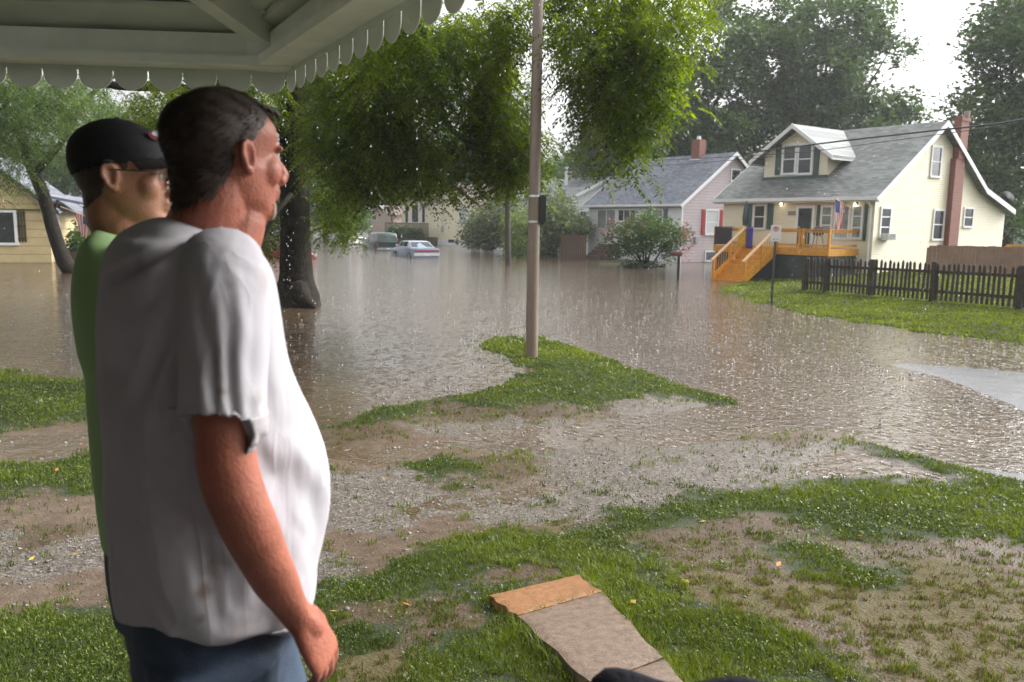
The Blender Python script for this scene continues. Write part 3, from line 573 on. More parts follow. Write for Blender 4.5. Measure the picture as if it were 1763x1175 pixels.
# ------------------------------------------------------------------ houses
class House:
    def __init__(s, name, corner, az, lb, group='houses standing round the flood'):
        s.az = R(az); s.c = Vector((corner.x, corner.y, 0)); s.root = empty(name, s.c, -s.az, lb, 'house', group)
        s.rx = Vector((math.cos(s.az), -math.sin(s.az), 0)); s.by = Vector((math.sin(s.az), math.cos(s.az), 0))
    def hit(s, u, v, plane, off=0.0):
        d = ray(u, v); o = Vector((0, 0, CAMZ)) - s.c
        nrm = s.by if plane == 'f' else s.rx
        t = (off - o.dot(nrm)) / d.dot(nrm); p = o + d * t
        return (p.dot(s.rx) if plane == 'f' else p.dot(s.by)), p.z
    def rect(s, u0, v0, u1, v1, plane, off=0.0):
        a = s.hit(u0, (v0 + v1) / 2, plane, off)[0]; b = s.hit(u1, (v0 + v1) / 2, plane, off)[0]
        um = (u0 + u1) / 2; zt = s.hit(um, v0, plane, off)[1]; zb = s.hit(um, v1, plane, off)[1]
        return min(a, b), max(a, b), zb, zt
    def slab(s, mb, a0, a1, z0, z1, d0, d1, plane, off=0.0):
        # a box on the front plane (outward -y) or the right side plane (outward +x), d0..d1 outward
        if plane == 'f': mb.box(a0, a1, off - d1, off - d0, z0, z1)
        else: mb.box(off + d0, off + d1, a0, a1, z0, z1)
    def window(s, a0, a1, z0, z1, plane='f', off=0.0, cols=1, rows=2, glass=None, fr=None, t=0.09, shutters=None, nm='window', sm=None, depth=0.05):
        fr = fr or M_white; g = glass or M_glass; mb = MB()
        s.slab(mb, a0, a1, z1 - t, z1, 0.003, depth, plane, off); s.slab(mb, a0 - .03, a1 + .03, z0 - .02, z0 + t * .8, 0.003, depth + .03, plane, off)
        s.slab(mb, a0, a0 + t, z0 + t * .8, z1 - t, 0.003, depth, plane, off); s.slab(mb, a1 - t, a1, z0 + t * .8, z1 - t, 0.003, depth, plane, off)
        w = mb.build(nm, fr, s.root)
        mb = MB(); s.slab(mb, a0 + t, a1 - t, z0 + t * .8, z1 - t, 0.002, 0.014, plane, off); mb.build('pane', g, w)
        for i in range(1, cols): mb = MB(); xx = a0 + (a1 - a0) * i / cols; s.slab(mb, xx - .03, xx + .03, z0 + t * .8, z1 - t, 0.014, depth - .012, plane, off); mb.build('sash', fr, w)
        for i in range(1, rows): mb = MB(); zz = z0 + (z1 - z0) * i / rows; s.slab(mb, a0 + t, a1 - t, zz - .025, zz + .025, 0.014, depth - .02, plane, off); mb.build('sash', fr, w)
        if shutters:
            for q in (0, 1):
                mb = MB(); b0 = a0 - .38 if q == 0 else a1 + .04
                s.slab(mb, b0, b0 + .34, z0, z1, 0.003, 0.035, plane, off)
                k = int((z1 - z0) / .07)
                for i in range(k): zz = z0 + .04 + (z1 - z0 - .08) * i / k; s.slab(mb, b0 + .05, b0 + .29, zz, zz + .035, .035, .048, plane, off)
                mb.build('shutter', shutters, s.root)
        return w
    def gable(s, nm, W_, prof, siding_m, x1=0.0):
        """walls: the side profile prof [(y,z)...] swept from x=-W_ to x1"""
        mb = MB(); mb.prism([(x1, y, z) for y, z in prof], (-(W_) - x1, 0, 0)); return mb.build(nm, siding_m, s.root)
    def roof(s, pts, x0, x1, m, th=0.14, nm='roof', trim=M_white):
        """roof skin along the profile polyline pts [(y,z)], swept x0..x1, with white rake boards at both ends and a gutter board"""
        mb = MB(); mb.prism([(x0, y, z) for y, z in pts] + [(x0, y, z - th) for y, z in pts[::-1]], (x1 - x0, 0, 0)); o = mb.build(nm, m, s.root)
        mb = MB()
        for xx in (x0 - .035, x1 + .003):
            mb.prism([(xx, y, z + .012) for y, z in pts] + [(xx, y, z - th - .1) for y, z in pts[::-1]], (.032, 0, 0))
        mb.build('rake_board', trim, s.root)
        return o
yel = siding('yellow_clapboard', (0.72, 0.67, 0.50), 0.105, .05)
gry = shingle('grey_shingles', (0.20, 0.215, 0.21), .3)
M_green = mat('green_shutter', (0.035, 0.075, 0.068), .5)
M_cedar = mat('orange_stained_deck', (0.60, 0.27, 0.02), .5, var=.2, vscale=6)
M_handrail = mat('pale_handrail', (0.62, 0.40, 0.24), .5, var=.15, vscale=9)
def corner_at(u, Z, v=440):
    d = ray(u, v); t = Z / d.dot(Vector((0, math.cos(TH), -math.sin(TH)))); return Vector((d.x * t, d.y * t, 0))
# ---- yellow house on the right
c = corner_at(1500, 34.8); H = House('house', c, 54, 'yellow clapboard house with grey roof, dormer and orange deck', None)
EV = H.hit(1508, 338, 'f')[1]; WL = -H.hit(1243, 420, 'f')[0]
ya, za = H.hit(1633, 208, 's', .35); yb_, zb_ = H.hit(1700, 325, 's', .35); ye, ze = H.hit(1748, 362, 's', .35); ywall = H.hit(1727, 400, 's')[0]
print('yellow house', c, 'EV', EV, 'WL', WL, 'apex', ya, za, 'break', yb_, zb_, 'eave', ye, ze, 'wall', ywall)
sl = (za - EV) / (ya + .35)
def zr(y):
    if y <= ya: return EV + (y + .35) * sl
    if y <= yb_: return za + (zb_ - za) * (y - ya) / (yb_ - ya)
    return zb_ + (ze - zb_) * (y - yb_) / (ye - yb_)
H.gable('wall', WL, [(0, .1), (0, zr(0) - .15), (ya, za - .18), (yb_, zb_ - .17), (ywall, zr(ywall) - .16), (ywall, .1)], yel)
H.roof([(-.4, EV - .03), (ya, za), (yb_, zb_), (ye, ze)], -WL - .35, .35, gry)
mb = MB(); mb.box(-WL - .38, .38, -.52, -.40, EV - .17, EV - .02); mb.build('gutter', M_white, H.root)
mb = MB(); mb.tube([(-.12, -.46, EV - .16), (-.12, -.3, EV - .3), (-.12, -.08, EV - .5), (-.12, -.07, .5)], .05, 8); mb.build('downspout', M_white, H.root)
mb = MB(); mb.box(-WL - .3, .3, -.38, -.005, EV - .24, EV - .17); mb.build('soffit', M_white, H.root)
# soffit of the gable overhang and corner boards
mb = MB(); mb.box(-.09, .012, -.012, .09, .12, EV - .25); mb.build('corner_board', yel, H.root)
a0, a1, z0, z1 = H.rect(1533 + 0, 357, 1518, 410, 's')
ys0, ys1 = H.hit(1514, 383, 's')[0], H.hit(1533, 383, 's')[0]
H.window(ys0, ys1, H.hit(1523, 409, 's')[1], H.hit(1523, 356, 's')[1], 's', cols=1, rows=3, t=.1)
ac = MB(); ac.box(.02, .38, ys0 + .12, ys1 - .12, H.hit(1522, 414, 's')[1], H.hit(1522, 402, 's')[1])
aco = ac.build('air_conditioner', mat('ac_plastic', (.6, .6, .58), .5), H.root, bevel=.01)
g = MB()
for i in range(7): zz = H.hit(1522, 414, 's')[1] + .05 + i * .035; g.box(.381, .389, ys0 + .16, ys1 - .16, zz, zz + .012)
g.build('grille', M_black, aco)
def sw(u0, v0, u1, v1, off=0, **k):
    H.window(H.hit(u0, (v0 + v1) / 2, 's')[0], H.hit(u1, (v0 + v1) / 2, 's')[0], H.hit((u0 + u1) / 2, v1, 's')[1], H.hit((u0 + u1) / 2, v0, 's')[1], 's', **k)
sw(1605, 360, 1624, 414); sw(1658, 357, 1675, 392); sw(1602, 251, 1620, 306)
# chimney
y0, y1 = H.hit(1637, 330, 's', .25)[0], H.hit(1661, 330, 's', .25)[0]; brick = brickmat('red_brick', (.23, .055, .03), (.16, .04, .025), (.22, .16, .13))
ct = H.hit(1657, 200, 's', .3)[1]
mb = MB(); mb.box(.02, .26, y0 + .22, y1 - .22, .2, zr((y0 + y1) / 2) - .5); mb.box(.02, .30, y0 + .34, y1 - .26, zr((y0 + y1) / 2) - .5, ct - .2); mb.box(-.02, .34, y0 + .30, y1 - .22, ct - .2, ct); 
ch = mb.build('chimney', brick, H.root); mb = MB(); mb.tube([(.31, (y0 + y1) / 2 + .08, ct), (.31, (y0 + y1) / 2 + .08, ct + .25)], [.12, .14], 10); mb.build('flue', mat('clay_flue', (.35, .3, .27), .8), ch)
# satellite dish
yd, zd = H.hit(1733, 343, 's', -.4); M_dish = mat('dish_dark', (.03, .03, .033), .7, spec=.2); mb = MB()
Md = Matrix.Rotation(R(60), 4, 'Y') @ Matrix.Rotation(R(25), 4, 'X')
rg = []
for k_ in range(6):
    rr_ = .01 + .36 * k_ / 5; rg.append([Vector((-.4, yd, zd + .05)) + Md.to_3x3() @ Vector((rr_ * math.cos(a), rr_ * math.sin(a) * 1.05, .5 * rr_ * rr_)) for a in np.linspace(0, 2 * math.pi, 20, endpoint=False)])
mb.rings(rg); dish = mb.build('satellite_dish', M_dish, H.root, smooth=True)
mb = MB(); mb.tube([(-.4, yd, zr(yd) - .1), (-.4, yd, zd), (-.35, yd, zd + .05)], .025, 6); mb.build('bracket', M_black, dish)
# dormer on the front slope
DL, DR, DO = H.hit(1316, 290, 'f', 1.1)[0], H.hit(1424, 300, 'f', 1.1)[0], 1.1
dzb = H.hit(1380, 325, 'f', DO)[1]; dze = H.hit(1316, 262, 'f', DO)[1]; dza = H.hit(1368, 214, 'f', .75)[1]; dx = H.hit(1368, 216, 'f', .75)[0]
dze = (dze + H.hit(1424, 268, 'f', DO)[1]) / 2
print('dormer', DL, DR, dzb, dze, dza, dx, 'roof at DO', zr(DO))
def yroof(z): return (z - EV) / sl - .35
mb = MB(); fl_ = [(DL, DO, zr(DO) - .05), (DR, DO, zr(DO) - .05), (DR, DO, dze), (dx, DO, dza - .22), (DL, DO, dze)]
mb.prism(fl_, (0, yroof(dza) - DO + .2, 0)); mb.build('dormer_wall', yel, H.root)
mb = MB(); mb.box(DL - .05, DR + .05, DO - .1, DO, zr(DO) - .12, zr(DO) + .08); mb.build('dormer_sill', M_green, H.root)
ov = .5; yb2 = yroof(dza) + .05
def dq(xa, za_, xb, zb__):
    mb = MB(); mb.prism([(xa, DO - ov, za_), (xb, DO - ov, zb__), (xb, DO - ov, zb__ - .12), (xa, DO - ov, za_ - .12)], (0, yb2 + .2 - (DO - ov), 0)); mb.build('dormer_roof', gry, H.root)
    mb = MB(); mb.prism([(xa, DO - ov - .04, za_ + .01), (xb, DO - ov - .04, zb__ + .01), (xb, DO - ov - .04, zb__ - .2), (xa, DO - ov - .04, za_ - .2)], (0, .037, 0)); mb.build('dormer_rake', M_white, H.root)
    mb = MB(); mb.box(xb - .04 if xb > xa else xb, xb if xb > xa else xb + .04, DO - ov, yroof(zb__ - .1) + .05, zb__ - .2, zb__ + .01); mb.build('dormer_fascia', M_white, H.root)
slp = (dza - dze) / (dx - DL); slr = (dza - dze) / (DR - dx)
dq(dx, dza, DL - .55, dze - slp * .55 * .7); dq(dx, dza, DR + .55, dze - slr * .55 * .5)
def fw_(u0, v0, u1, v1, off=0, **k):
    return H.window(H.hit(u0, (v0 + v1) / 2, 'f', off)[0], H.hit(u1, (v0 + v1) / 2, 'f', off)[0], H.hit((u0 + u1) / 2, v1, 'f', off)[1], H.hit((u0 + u1) / 2, v0, 'f', off)[1], 'f', off=off, **k)
fw_(1347, 248, 1372, 301, DO, t=.1); fw_(1373, 247, 1400, 301, DO, t=.1)
for (ua, ub) in ((1336, 1345), (1402, 1411)):
    mb = MB(); a = H.hit(ua, 272, 'f', DO)[0]; b = H.hit(ub, 272, 'f', DO)[0]; H.slab(mb, a, b, H.hit(ua, 302, 'f', DO)[1], H.hit(ua, 249, 'f', DO)[1], .003, .04, 'f', DO); mb.build('shutter', M_green, H.root)
# front openings
fw_(1297, 352, 1319, 395); 
for ua, ub, va, vb in ((1284, 1294, 352, 396), (1321, 1331, 350, 395), (1406, 1411, 353, 402), (1488, 1493, 352, 415)):
    mb = MB(); a = H.hit(ua, 380, 'f')[0]; b = H.hit(ub, 380, 'f')[0]; H.slab(mb, a, b, H.hit(ua, vb, 'f')[1], H.hit(ua, va, 'f')[1], .003, .045, 'f'); mb.build('shutter', M_green, H.root)
fw_(1413, 354, 1434, 405, rows=3, glass=M_curtain); fw_(1436, 353, 1464, 412, rows=1, glass=M_curtain); fw_(1466, 353, 1486, 412, rows=3, glass=M_curtain)
DZ = H.hit(1400, 432, 'f')[1]
dr = H.window(H.hit(1370, 390, 'f')[0], H.hit(1402, 390, 'f')[0], DZ, H.hit(1386, 354, 'f')[1], 'f', rows=1, nm='door', t=.13)
dd = MB(); aa, bb = H.hit(1373.5, 390, 'f')[0], H.hit(1398, 390, 'f')[0]; H.slab(dd, aa, aa + .09, DZ + .1, H.hit(1386, 356, 'f')[1], .014, .045, 'f'); H.slab(dd, bb - .09, bb, DZ + .1, H.hit(1386, 356, 'f')[1], .014, .045, 'f'); H.slab(dd, aa, bb, DZ + .02, DZ + .25, .045, .055, 'f'); dd.build('storm_door', M_green, dr)
mb = MB(); a = H.hit(1357, 367, 'f')[0]; b = H.hit(1370, 367, 'f')[0]; H.slab(mb, a, b, H.hit(1362, 371, 'f')[1], H.hit(1362, 364, 'f')[1], .003, .03, 'f'); mb.build('number_plate', mat('plaque', (.25, .22, .17), .5), H.root)
M_lamp = mat('lit_lamp', (1, .9, .7), .3, Emission_Color=(1, .86, .6, 1), Emission_Strength=3.0)
for (u, v) in ((1348, 353), (1475, 354)):
    a, z_ = H.hit(u, v, 'f'); mb = MB(); H.slab(mb, a - .06, a + .06, z_ - .02, z_ + .16, .003, .03, 'f'); mb.tube([(a, -.03, z_ + .14), (a, -.12, z_ + .14), (a, -.13, z_ + .1)], .02, 6); lo_ = mb.build('wall_lamp', M_black, H.root)
    mb = MB(); mb.ell((a, -.14, z_ + .02), (.05, .05, .08), nu=10, nv=8); mb.build('bulb', M_lamp, lo_, smooth=True)
# deck in front
XL = H.hit(1231, 410, 'f', -2.2)[0]; XR = H.hit(1427, 415, 'f', -2.2)[0]; DD = -2.2
dzt = (H.hit(1330, 424, 'f', DD)[1] + H.hit(1420, 431, 'f', DD)[1]) / 2; rt = (H.hit(1240, 389, 'f', DD)[1] + H.hit(1420, 397, 'f', DD)[1]) / 2; ft = dzt - .3
print('deck', XL, XR, dzt, rt, 'door', DZ)
mb = MB()
n = 14
for i in range(n): y_ = DD + (0.0 - DD) * i / n; mb.box(XL, XR, y_ + .005, y_ + 2.2 / n - .008, dzt - .04, dzt)
mb.build('deck_boards', M_cedar, H.root)
mb = MB(); mb.box(XL - .04, XR + .04, DD - .04, DD, ft, dzt + .003); mb.box(XL - .04, XL, DD, -.01, ft, dzt + .003); mb.box(XR, XR + .04, DD, -.01, ft, dzt + .003); mb.build('rim_joist', M_cedar, H.root)
mb = MB(); mb.box(XL + .03, XR - .03, DD + .06, -.02, -.1, ft); mb.build('skirt', mat('dark_skirt', (.035, .05, .045), .7, var=.4, vscale=2), H.root)
# steps (toward the street)
sx0, sx1 = H.hit(1283, 415, 'f', DD)[0], H.hit(1337, 418, 'f', DD)[0]
nst = 7; rise = (dzt + .02) / nst; run = .30
step_u = Gz(1262, 479, .02); lp = step_u - H.c; stx, sty = lp.dot(H.rx), lp.dot(H.by)
print('steps', sx0, sx1, 'foot', stx, sty)
def railing(name, x0, x1, y0, y1, z, zt, cap=M_cedar):
    a = Vector((x0, y0, 0)); b = Vector((x1, y1, 0)); L_ = (b - a).length; d = (b - a) / L_
    mb = MB(); up = Vector((0, 0, 1))
    mb.bar(a + up * (zt - .04), b + up * (zt - .04), .14, .05); mb.bar(a + up * (zt - .12), b + up * (zt - .12), .045, .09); mb.bar(a + up * (z + .13), b + up * (z + .13), .045, .09)
    r_ = mb.build(name, cap, H.root); mb = MB(); k = int(L_ / .13)
    for i in range(1, k): p = a + d * (L_ * i / k); mb.bar(p + up * (z + .17), p + up * (zt - .16), .018, .018, up=d)
    mb.build('baluster', mat('white_baluster', (.6, .58, .5), .4), r_); return r_
def post(x, y, z0, z1, nm='deck_post'): mb = MB(); mb.box(x - .05, x + .05, y - .05, y + .05, z0, z1); mb.build(nm, M_cedar, H.root)
railing('railing', XL, sx0, DD + .05, DD + .05, dzt, rt); railing('railing', sx1, XR, DD + .05, DD + .05, dzt, rt)
railing('railing', XR - .05, XR - .05, DD + .05, -.05, dzt, rt); railing('railing', XL + .05, XL + .05, DD + .05, -.05, dzt, rt)
for xx in (XL, sx0, sx1, sx1 + (XR - sx1) * .45, sx1 + (XR - sx1) * .52, XR): post(xx, DD + .02, ft, rt)
yf = DD - nst * run
mb = MB()
for i in range(nst):
    z_ = dzt - (i + 1) * rise; mb.box(sx0 + .02, sx1 - .02, DD - (i + 1) * run - .02, DD - i * run, z_, z_ + .04); mb.box(sx0 + .02, sx1 - .02, DD - i * run - .03, DD - i * run - .006, z_ + .042, z_ + rise - .002)
st = mb.build('steps', M_cedar, H.root)
mb = MB()
for xx in (sx0 - .02, sx1 - .02): mb.prism([(xx, DD - .01, dzt), (xx, DD - .01, dzt - .35), (xx, yf - .05, -.15), (xx, yf - .05, rise * .6)], (.04, 0, 0))
mb.build('stringer', M_cedar, st)
for xx in (sx0, sx1):
    mb = MB(); a = Vector((xx, DD, rt + .02)); b = Vector((xx, yf - .15, rt - dzt + .02)); mb.bar(a, b, .12, .06); h_ = mb.build('handrail', M_handrail, H.root)
    mb = MB(); mb.bar(a - Vector((0, 0, .75)), b - Vector((0, 0, .75)), .04, .09)
    for i in range(1, 14): p = a.lerp(b, i / 14); mb.bar(p - Vector((0, 0, .06)), p - Vector((0, 0, .75)), .018, .018, up=Vector((0, 1, 0)))
    mb.build('baluster', M_cedar, h_)
    for t_ in (.45, .93): p = a.lerp(b, t_); post(xx, p.y, -.2 if t_ > .9 else p.z - 1.1, p.z - .03, 'stair_post')
# shed and back yard
c2_ = corner_at(1755, 60); sh = empty('garden_shed', Vector((c2_.x, c2_.y, .3)), -R(30), 'pale green metal shed behind the yellow house', 'shed')
shm = siding('green_metal', (.42, .52, .47), .2, .08)
zt_ = at(1740, 375, c2_.y).z
mb = MB(); mb.prism([(-1.4, 0, 0), (1.4, 0, 0), (1.4, 0, zt_ - .5), (0, 0, zt_), (-1.4, 0, zt_ - .5)], (0, 2.6, 0)); mb.build('shed_body', shm, sh)
mb = MB(); mb.prism([(-1.5, -.1, zt_ - .5), (0, -.1, zt_ + .04), (1.5, -.1, zt_ - .5), (1.5, -.1, zt_ - .44), (0, -.1, zt_ + .1), (-1.5, -.1, zt_ - .44)], (0, 2.8, 0)); mb.build('roof', M_white, sh)
# ---- things on the deck
def hw(x, y, z): return H.c + H.rx * x + H.by * y + Vector((0, 0, z))
def cloth(name, lb, u0, u1, v0, v1, col, cat='towel'):
    a = H.hit(u0, 400, 'f', DD)[0]; b = H.hit(u1, 400, 'f', DD)[0]; zt = rt + .01; zb = H.hit((u0 + u1) / 2, v1, 'f', DD)[1]
    mb = MB(); P = []; nx = 14; nz = 10
    for j in range(nz + 1):
        for i in range(nx + 1):
            x_ = a + (b - a) * i / nx; t_ = j / nz; P.append((x_, DD - .06 - .018 * math.sin(i * 1.3) * t_ - .01, zt - (zt - zb) * t_))
    mb.add(P, [(j * (nx + 1) + i, j * (nx + 1) + i + 1, (j + 1) * (nx + 1) + i + 1, (j + 1) * (nx + 1) + i) for j in range(nz) for i in range(nx)])
    mb.box(a, b, DD - .065, DD + .1, zt + .004, zt + .02)
    o = mb.build(name, mat(name + '_cloth', col, .85, var=.3, vscale=7), smooth='auto'); o.matrix_world = H.root.matrix_basis
    sol_ = o.modifiers.new('s', 'SOLIDIFY'); sol_.thickness = .008
    tag(o, lb, cat, 'towels hung over the deck rail'); return o
cloth('towel', 'dark grey towel over the left end of the orange deck rail', 1232, 1262, 389, 421, (.04, .035, .035))
cloth('towel', 'bright yellow towel on the deck rail beside the blue one', 1273, 1285, 391, 425, (.62, .42, .02))
cloth('towel', 'blue towel on the deck rail next to the stair top', 1287, 1298, 391, 428, (.05, .05, .3))
# folded parasol
ux, _ = H.hit(1284, 370, 'f', -1.2); U = hw(ux, -1.2, dzt); pz_top = H.hit(1284, 346, 'f', -1.2)[1] - dzt
um = empty('folded_parasol', U, 0, 'closed dark green parasol standing on the deck of the yellow house', 'parasol')
mb = MB(); mb.tube([(0, 0, 0), (0, 0, pz_top)], .025, 8); mb.build('pole', M_white, um)
mb = MB(); mb.tube([(0, 0, pz_top), (0, 0, pz_top - .15), (0, 0, pz_top - .8), (0, 0, pz_top - 1.15)], [.03, .09, .16, .12], 12); mb.build('canopy', M_green, um, smooth=True)
# kettle grill
gx_, _ = H.hit(1408, 410, 'f', -1.4); Gp = hw(gx_, -1.4, dzt); gl = empty('kettle_grill', Gp, 0, 'small black kettle grill behind the deck rail near the window', 'grill')
mb = MB(); mb.ell((0, 0, .72), (.27, .27, .2), nu=16, nv=10); mb.build('kettle', M_black, gl, smooth=True)
for k_ in range(3): mb = MB(); a = k_ * 2.1; mb.tube([(.15 * math.cos(a), .15 * math.sin(a), .6), (.3 * math.cos(a), .3 * math.sin(a), 0)], .015, 6); mb.build('leg', M_black, gl)
mb = MB(); mb.tube([(-.08, 0, .93), (0, 0, .97), (.08, 0, .93)], .012, 6); mb.build('handle', M_cedar, gl)
# flags
M_flag = bpy.data.materials.new('flag_cloth'); M_flag.use_nodes = True; N_ = M_flag.node_tree
tcf = N_.nodes.new('ShaderNodeAttribute'); tcf.attribute_name = 'tint'; rpf = N_.nodes.new('ShaderNodeValToRGB'); rpf.color_ramp.interpolation = 'CONSTANT'
e = rpf.color_ramp.elements; e[0].color = (.5, .03, .04, 1); e[1].position = .34; e[1].color = (.75, .73, .72, 1); k_ = e.new(.67); k_.color = (.03, .04, .16, 1)
N_.links.new(tcf.outputs['Fac'], rpf.inputs[0]); N_.links.new(rpf.outputs[0], N_.nodes['Principled BSDF'].inputs['Base Color']); N_.nodes['Principled BSDF'].inputs['Roughness'].default_value = .8
def flag(root_loc, lb, pole, drop, wide, dirv):
    f = empty('flag', root_loc, 0, lb, 'flag'); mb = MB(); mb.tube([(0, 0, 0), pole], .022, 8); mb.build('pole', M_handrail, f)
    d = Vector(pole); n1, n2 = 39, 24; V = []; T_ = []; F = []
    for j in range(n1):
        for i in range(n2):
            s_ = i / (n2 - 1); t_ = j / n1
            p = d * (1 - .0 - s_ * .42) if False else d * (.98 - .5 * (1 - t_) * 1.0)
            p = d * (.45 + .53 * t_) + Vector((0, 0, -drop * s_ * (.75 + .25 * t_))) + dirv * (.05 * math.sin(t_ * 17 + s_ * 3) * s_) + d * (-.28 * s_ * (t_ - .3))
            V.append(tuple(p))
    for j in range(n1 - 1):
        for i in range(n2 - 1):
            F.append((j * n2 + i, j * n2 + i + 1, (j + 1) * n2 + i + 1, (j + 1) * n2 + i))
    # duplicate verts per face for crisp stripes
    VV = []; TT_ = []; FF = []
    for q, fc in enumerate(F):
        j, i = divmod(q, n2 - 1); st = (j * 13 // (n1 - 1)) % 2; canton = i < 9 and j > (n1 - 1) * 6 / 13
        val = .9 if canton else (.1 if st == 0 else .5)
        for vtx in fc: VV.append(V[vtx]); TT_.append(val)
        FF.append((4 * q, 4 * q + 1, 4 * q + 2, 4 * q + 3))
    np_mesh('banner', np.array(VV), np.array(FF), M_flag, f, {'tint': np.array(TT_)}); return f
a, z_ = H.hit(1466, 352, 'f'); flag(hw(a + .1, -.05, z_ - .25), 'striped flag hanging from the wall of the yellow house by the front window', (-1.2, -1.0, .45), 1.35, .8, H.by)
# ---- lilac and white house
c = corner_at(1171, 52.5); K_ = House('house', c, 54, 'lilac sided house with white front, slate roof and red shutters', None)
lil = siding('lilac_siding', (.42, .36, .38), .2, .08); wht = siding('white_siding', (.70, .72, .74), .16, .05); slate = shingle('slate_shingles', (.155, .17, .21), .3)
EV2 = K_.hit(1171, 352, 'f')[1]; WL2 = -K_.hit(1013, 400, 'f')[0]; y2, z2_ = K_.hit(1269, 262, 's', .3); sl2 = (z2_ - EV2) / (y2 + .4)
print('lilac', EV2, WL2, y2, z2_)
K_.gable('side_wall', .16, [(0, -.3), (0, EV2 + .4 * sl2 - .16), (y2, z2_ - .16), (2 * y2, EV2 + .4 * sl2 - .16), (2 * y2, -.3)], lil)
mb = MB(); mb.prism([(-.162, .003, -.3), (-.162, .003, EV2 + .4 * sl2 - .17), (-.162, y2, z2_ - .17), (-.162, 2 * y2, EV2), (-.162, 2 * y2, -.3)], (-(WL2 - .17), 0, 0)); mb.build('wall', wht, K_.root)
mb = MB(); mb.box(-.161, .004, -.006, .1, -.3, EV2); mb.build('corner_board', M_white, K_.root)
K_.roof([(-.4, EV2), (y2, z2_), (2 * y2 + .4, EV2)], -WL2 - .3, .3, slate)
mb = MB(); mb.box(-WL2 - .33, .33, -.52, -.4, EV2 - .13, EV2 + .01); mb.build('gutter', M_white, K_.root)
def kw(pl, u0, v0, u1, v1, **k): K_.window(K_.hit(u0, (v0 + v1) / 2, pl)[0], K_.hit(u1, (v0 + v1) / 2, pl)[0], K_.hit((u0 + u1) / 2, v1, pl)[1], K_.hit((u0 + u1) / 2, v0, pl)[1], pl, **k)
M_red = mat('red_shutter', (.36, .035, .03), .5); M_teal = mat('teal_shutter', (.06, .13, .16), .5)
kw('s', 1214, 361, 1237, 405, glass=mat('blind', (.55, .56, .58), .2, spec=.7), shutters=M_red); kw('s', 1258, 291, 1275, 313, rows=1); kw('s', 1213, 432, 1232, 450, rows=1)
kw('f', 1028, 360, 1061, 395, rows=1, cols=2, glass=M_curtain); kw('f', 1064, 360, 1096, 382, rows=1, cols=3); kw('f', 1122, 360, 1142, 388, glass=M_curtain, shutters=M_teal)
# chimney and steps
yc = y2 - .2; xc = -WL2 * .32; mb = MB(); mb.box(xc - .35, xc + .35, yc - .3, yc + .35, z2_ - .8, z2_ + 1.0); ch = mb.build('chimney', brick, K_.root)
mb = MB(); mb.box(xc - .42, xc + .42, yc - .36, yc - .301, z2_ - .55, z2_ - .3); mb.build('flashing', M_white, ch); mb = MB(); mb.tube([(xc, yc, z2_ + 1.0), (xc, yc, z2_ + 1.25)], [.16, .12], 10); mb.build('flue', M_white, ch)
mb = MB(); bxs = K_.hit(1053, 430, 'f')[0]
for i in range(5): mb.box(bxs - .8, bxs + .8, -.3 - .3 * (5 - i), -.01 if i == 4 else -.3 - .3 * (4 - i), -.2, .2 + i * .2)
mb.build('front_steps', brickmat('step_brick', (.12, .06, .045), (.09, .05, .04), (.12, .1, .09)), K_.root)
mb = MB(); mb.box(.003, .13, K_.hit(1195, 412, 's')[0], K_.hit(1201, 412, 's')[0], K_.hit(1198, 418, 's')[1], K_.hit(1198, 408, 's')[1]); mb.build('meter_box', mat('meter_grey', (.3, .3, .32), .5), K_.root)
# ---- houses farther off, gable toward the flood
def gable_front(lb, u0, Z, az, uL, uR, apex, vL, vR, depth, wallm, roofm, vb=440, ov=.35, group=None):
    c = corner_at(u0, Z); h = House('house', c, az, lb, group)
    x0, x1 = h.hit(uL, 400, 'f')[0], h.hit(uR, 400, 'f')[0]; ax, az_ = h.hit(apex[0], apex[1], 'f'); zL, zR = h.hit(uL, vL, 'f')[1], h.hit(uR, vR, 'f')[1]
    mb = MB(); mb.prism([(x0, 0, -.4), (x1, 0, -.4), (x1, 0, zR - .1), (ax, 0, az_ - .12), (x0, 0, zL - .1)], (0, depth, 0)); mb.build('wall', wallm, h.root)
    sL = (az_ - zL) / max(ax - x0, .1); sR = (az_ - zR) / max(x1 - ax, .1)
    mb = MB(); pts = [(x0 - ov, zL - sL * ov), (ax, az_), (x1 + ov, zR - sR * ov)]
    mb.prism([(x, -.3, z) for x, z in pts] + [(x, -.3, z - .12) for x, z in pts[::-1]], (0, depth + .6, 0)); mb.build('roof', roofm, h.root)
    mb = MB(); mb.prism([(x, -.34, z + .01) for x, z in pts] + [(x, -.34, z - .24) for x, z in pts[::-1]], (0, .037, 0)); mb.build('rake_board', M_trim, h.root)
    h.x0, h.x1, h.depth = x0, x1, depth; h.zL, h.zR = zL, zR
    return h
def hwin(h, u0, v0, u1, v1, **k):
    return h.window(h.hit(u0, (v0 + v1) / 2, 'f')[0], h.hit(u1, (v0 + v1) / 2, 'f')[0], h.hit((u0 + u1) / 2, v1, 'f')[1], h.hit((u0 + u1) / 2, v0, 'f')[1], 'f', **k)
M_trim = M_white; cream = siding('cream_siding', (.72, .66, .50), .2, .06); brownroof = shingle('brown_shingles', (.22, .17, .15), .3)
A_ = gable_front('white sided house behind the brown fence and the shrubs', 983, 64, -36, 984, 1110, (1048, 304), 336, 336, 11, wht, shingle('pale_shingles', (.34, .36, .38), .2))
hwin(A_, 997, 363, 1010, 375, rows=1); hwin(A_, 966 + 4, 362, 976, 373, rows=1) if False else None
mb = MB(); mb.box(A_.x0 + 2, A_.x0 + 2.4, 3, 3.4, 5.5, 7.0); mb.build('vent_pipe', M_white, A_.root)
M_trim = mat('brown_trim', (.16, .11, .09), .6)
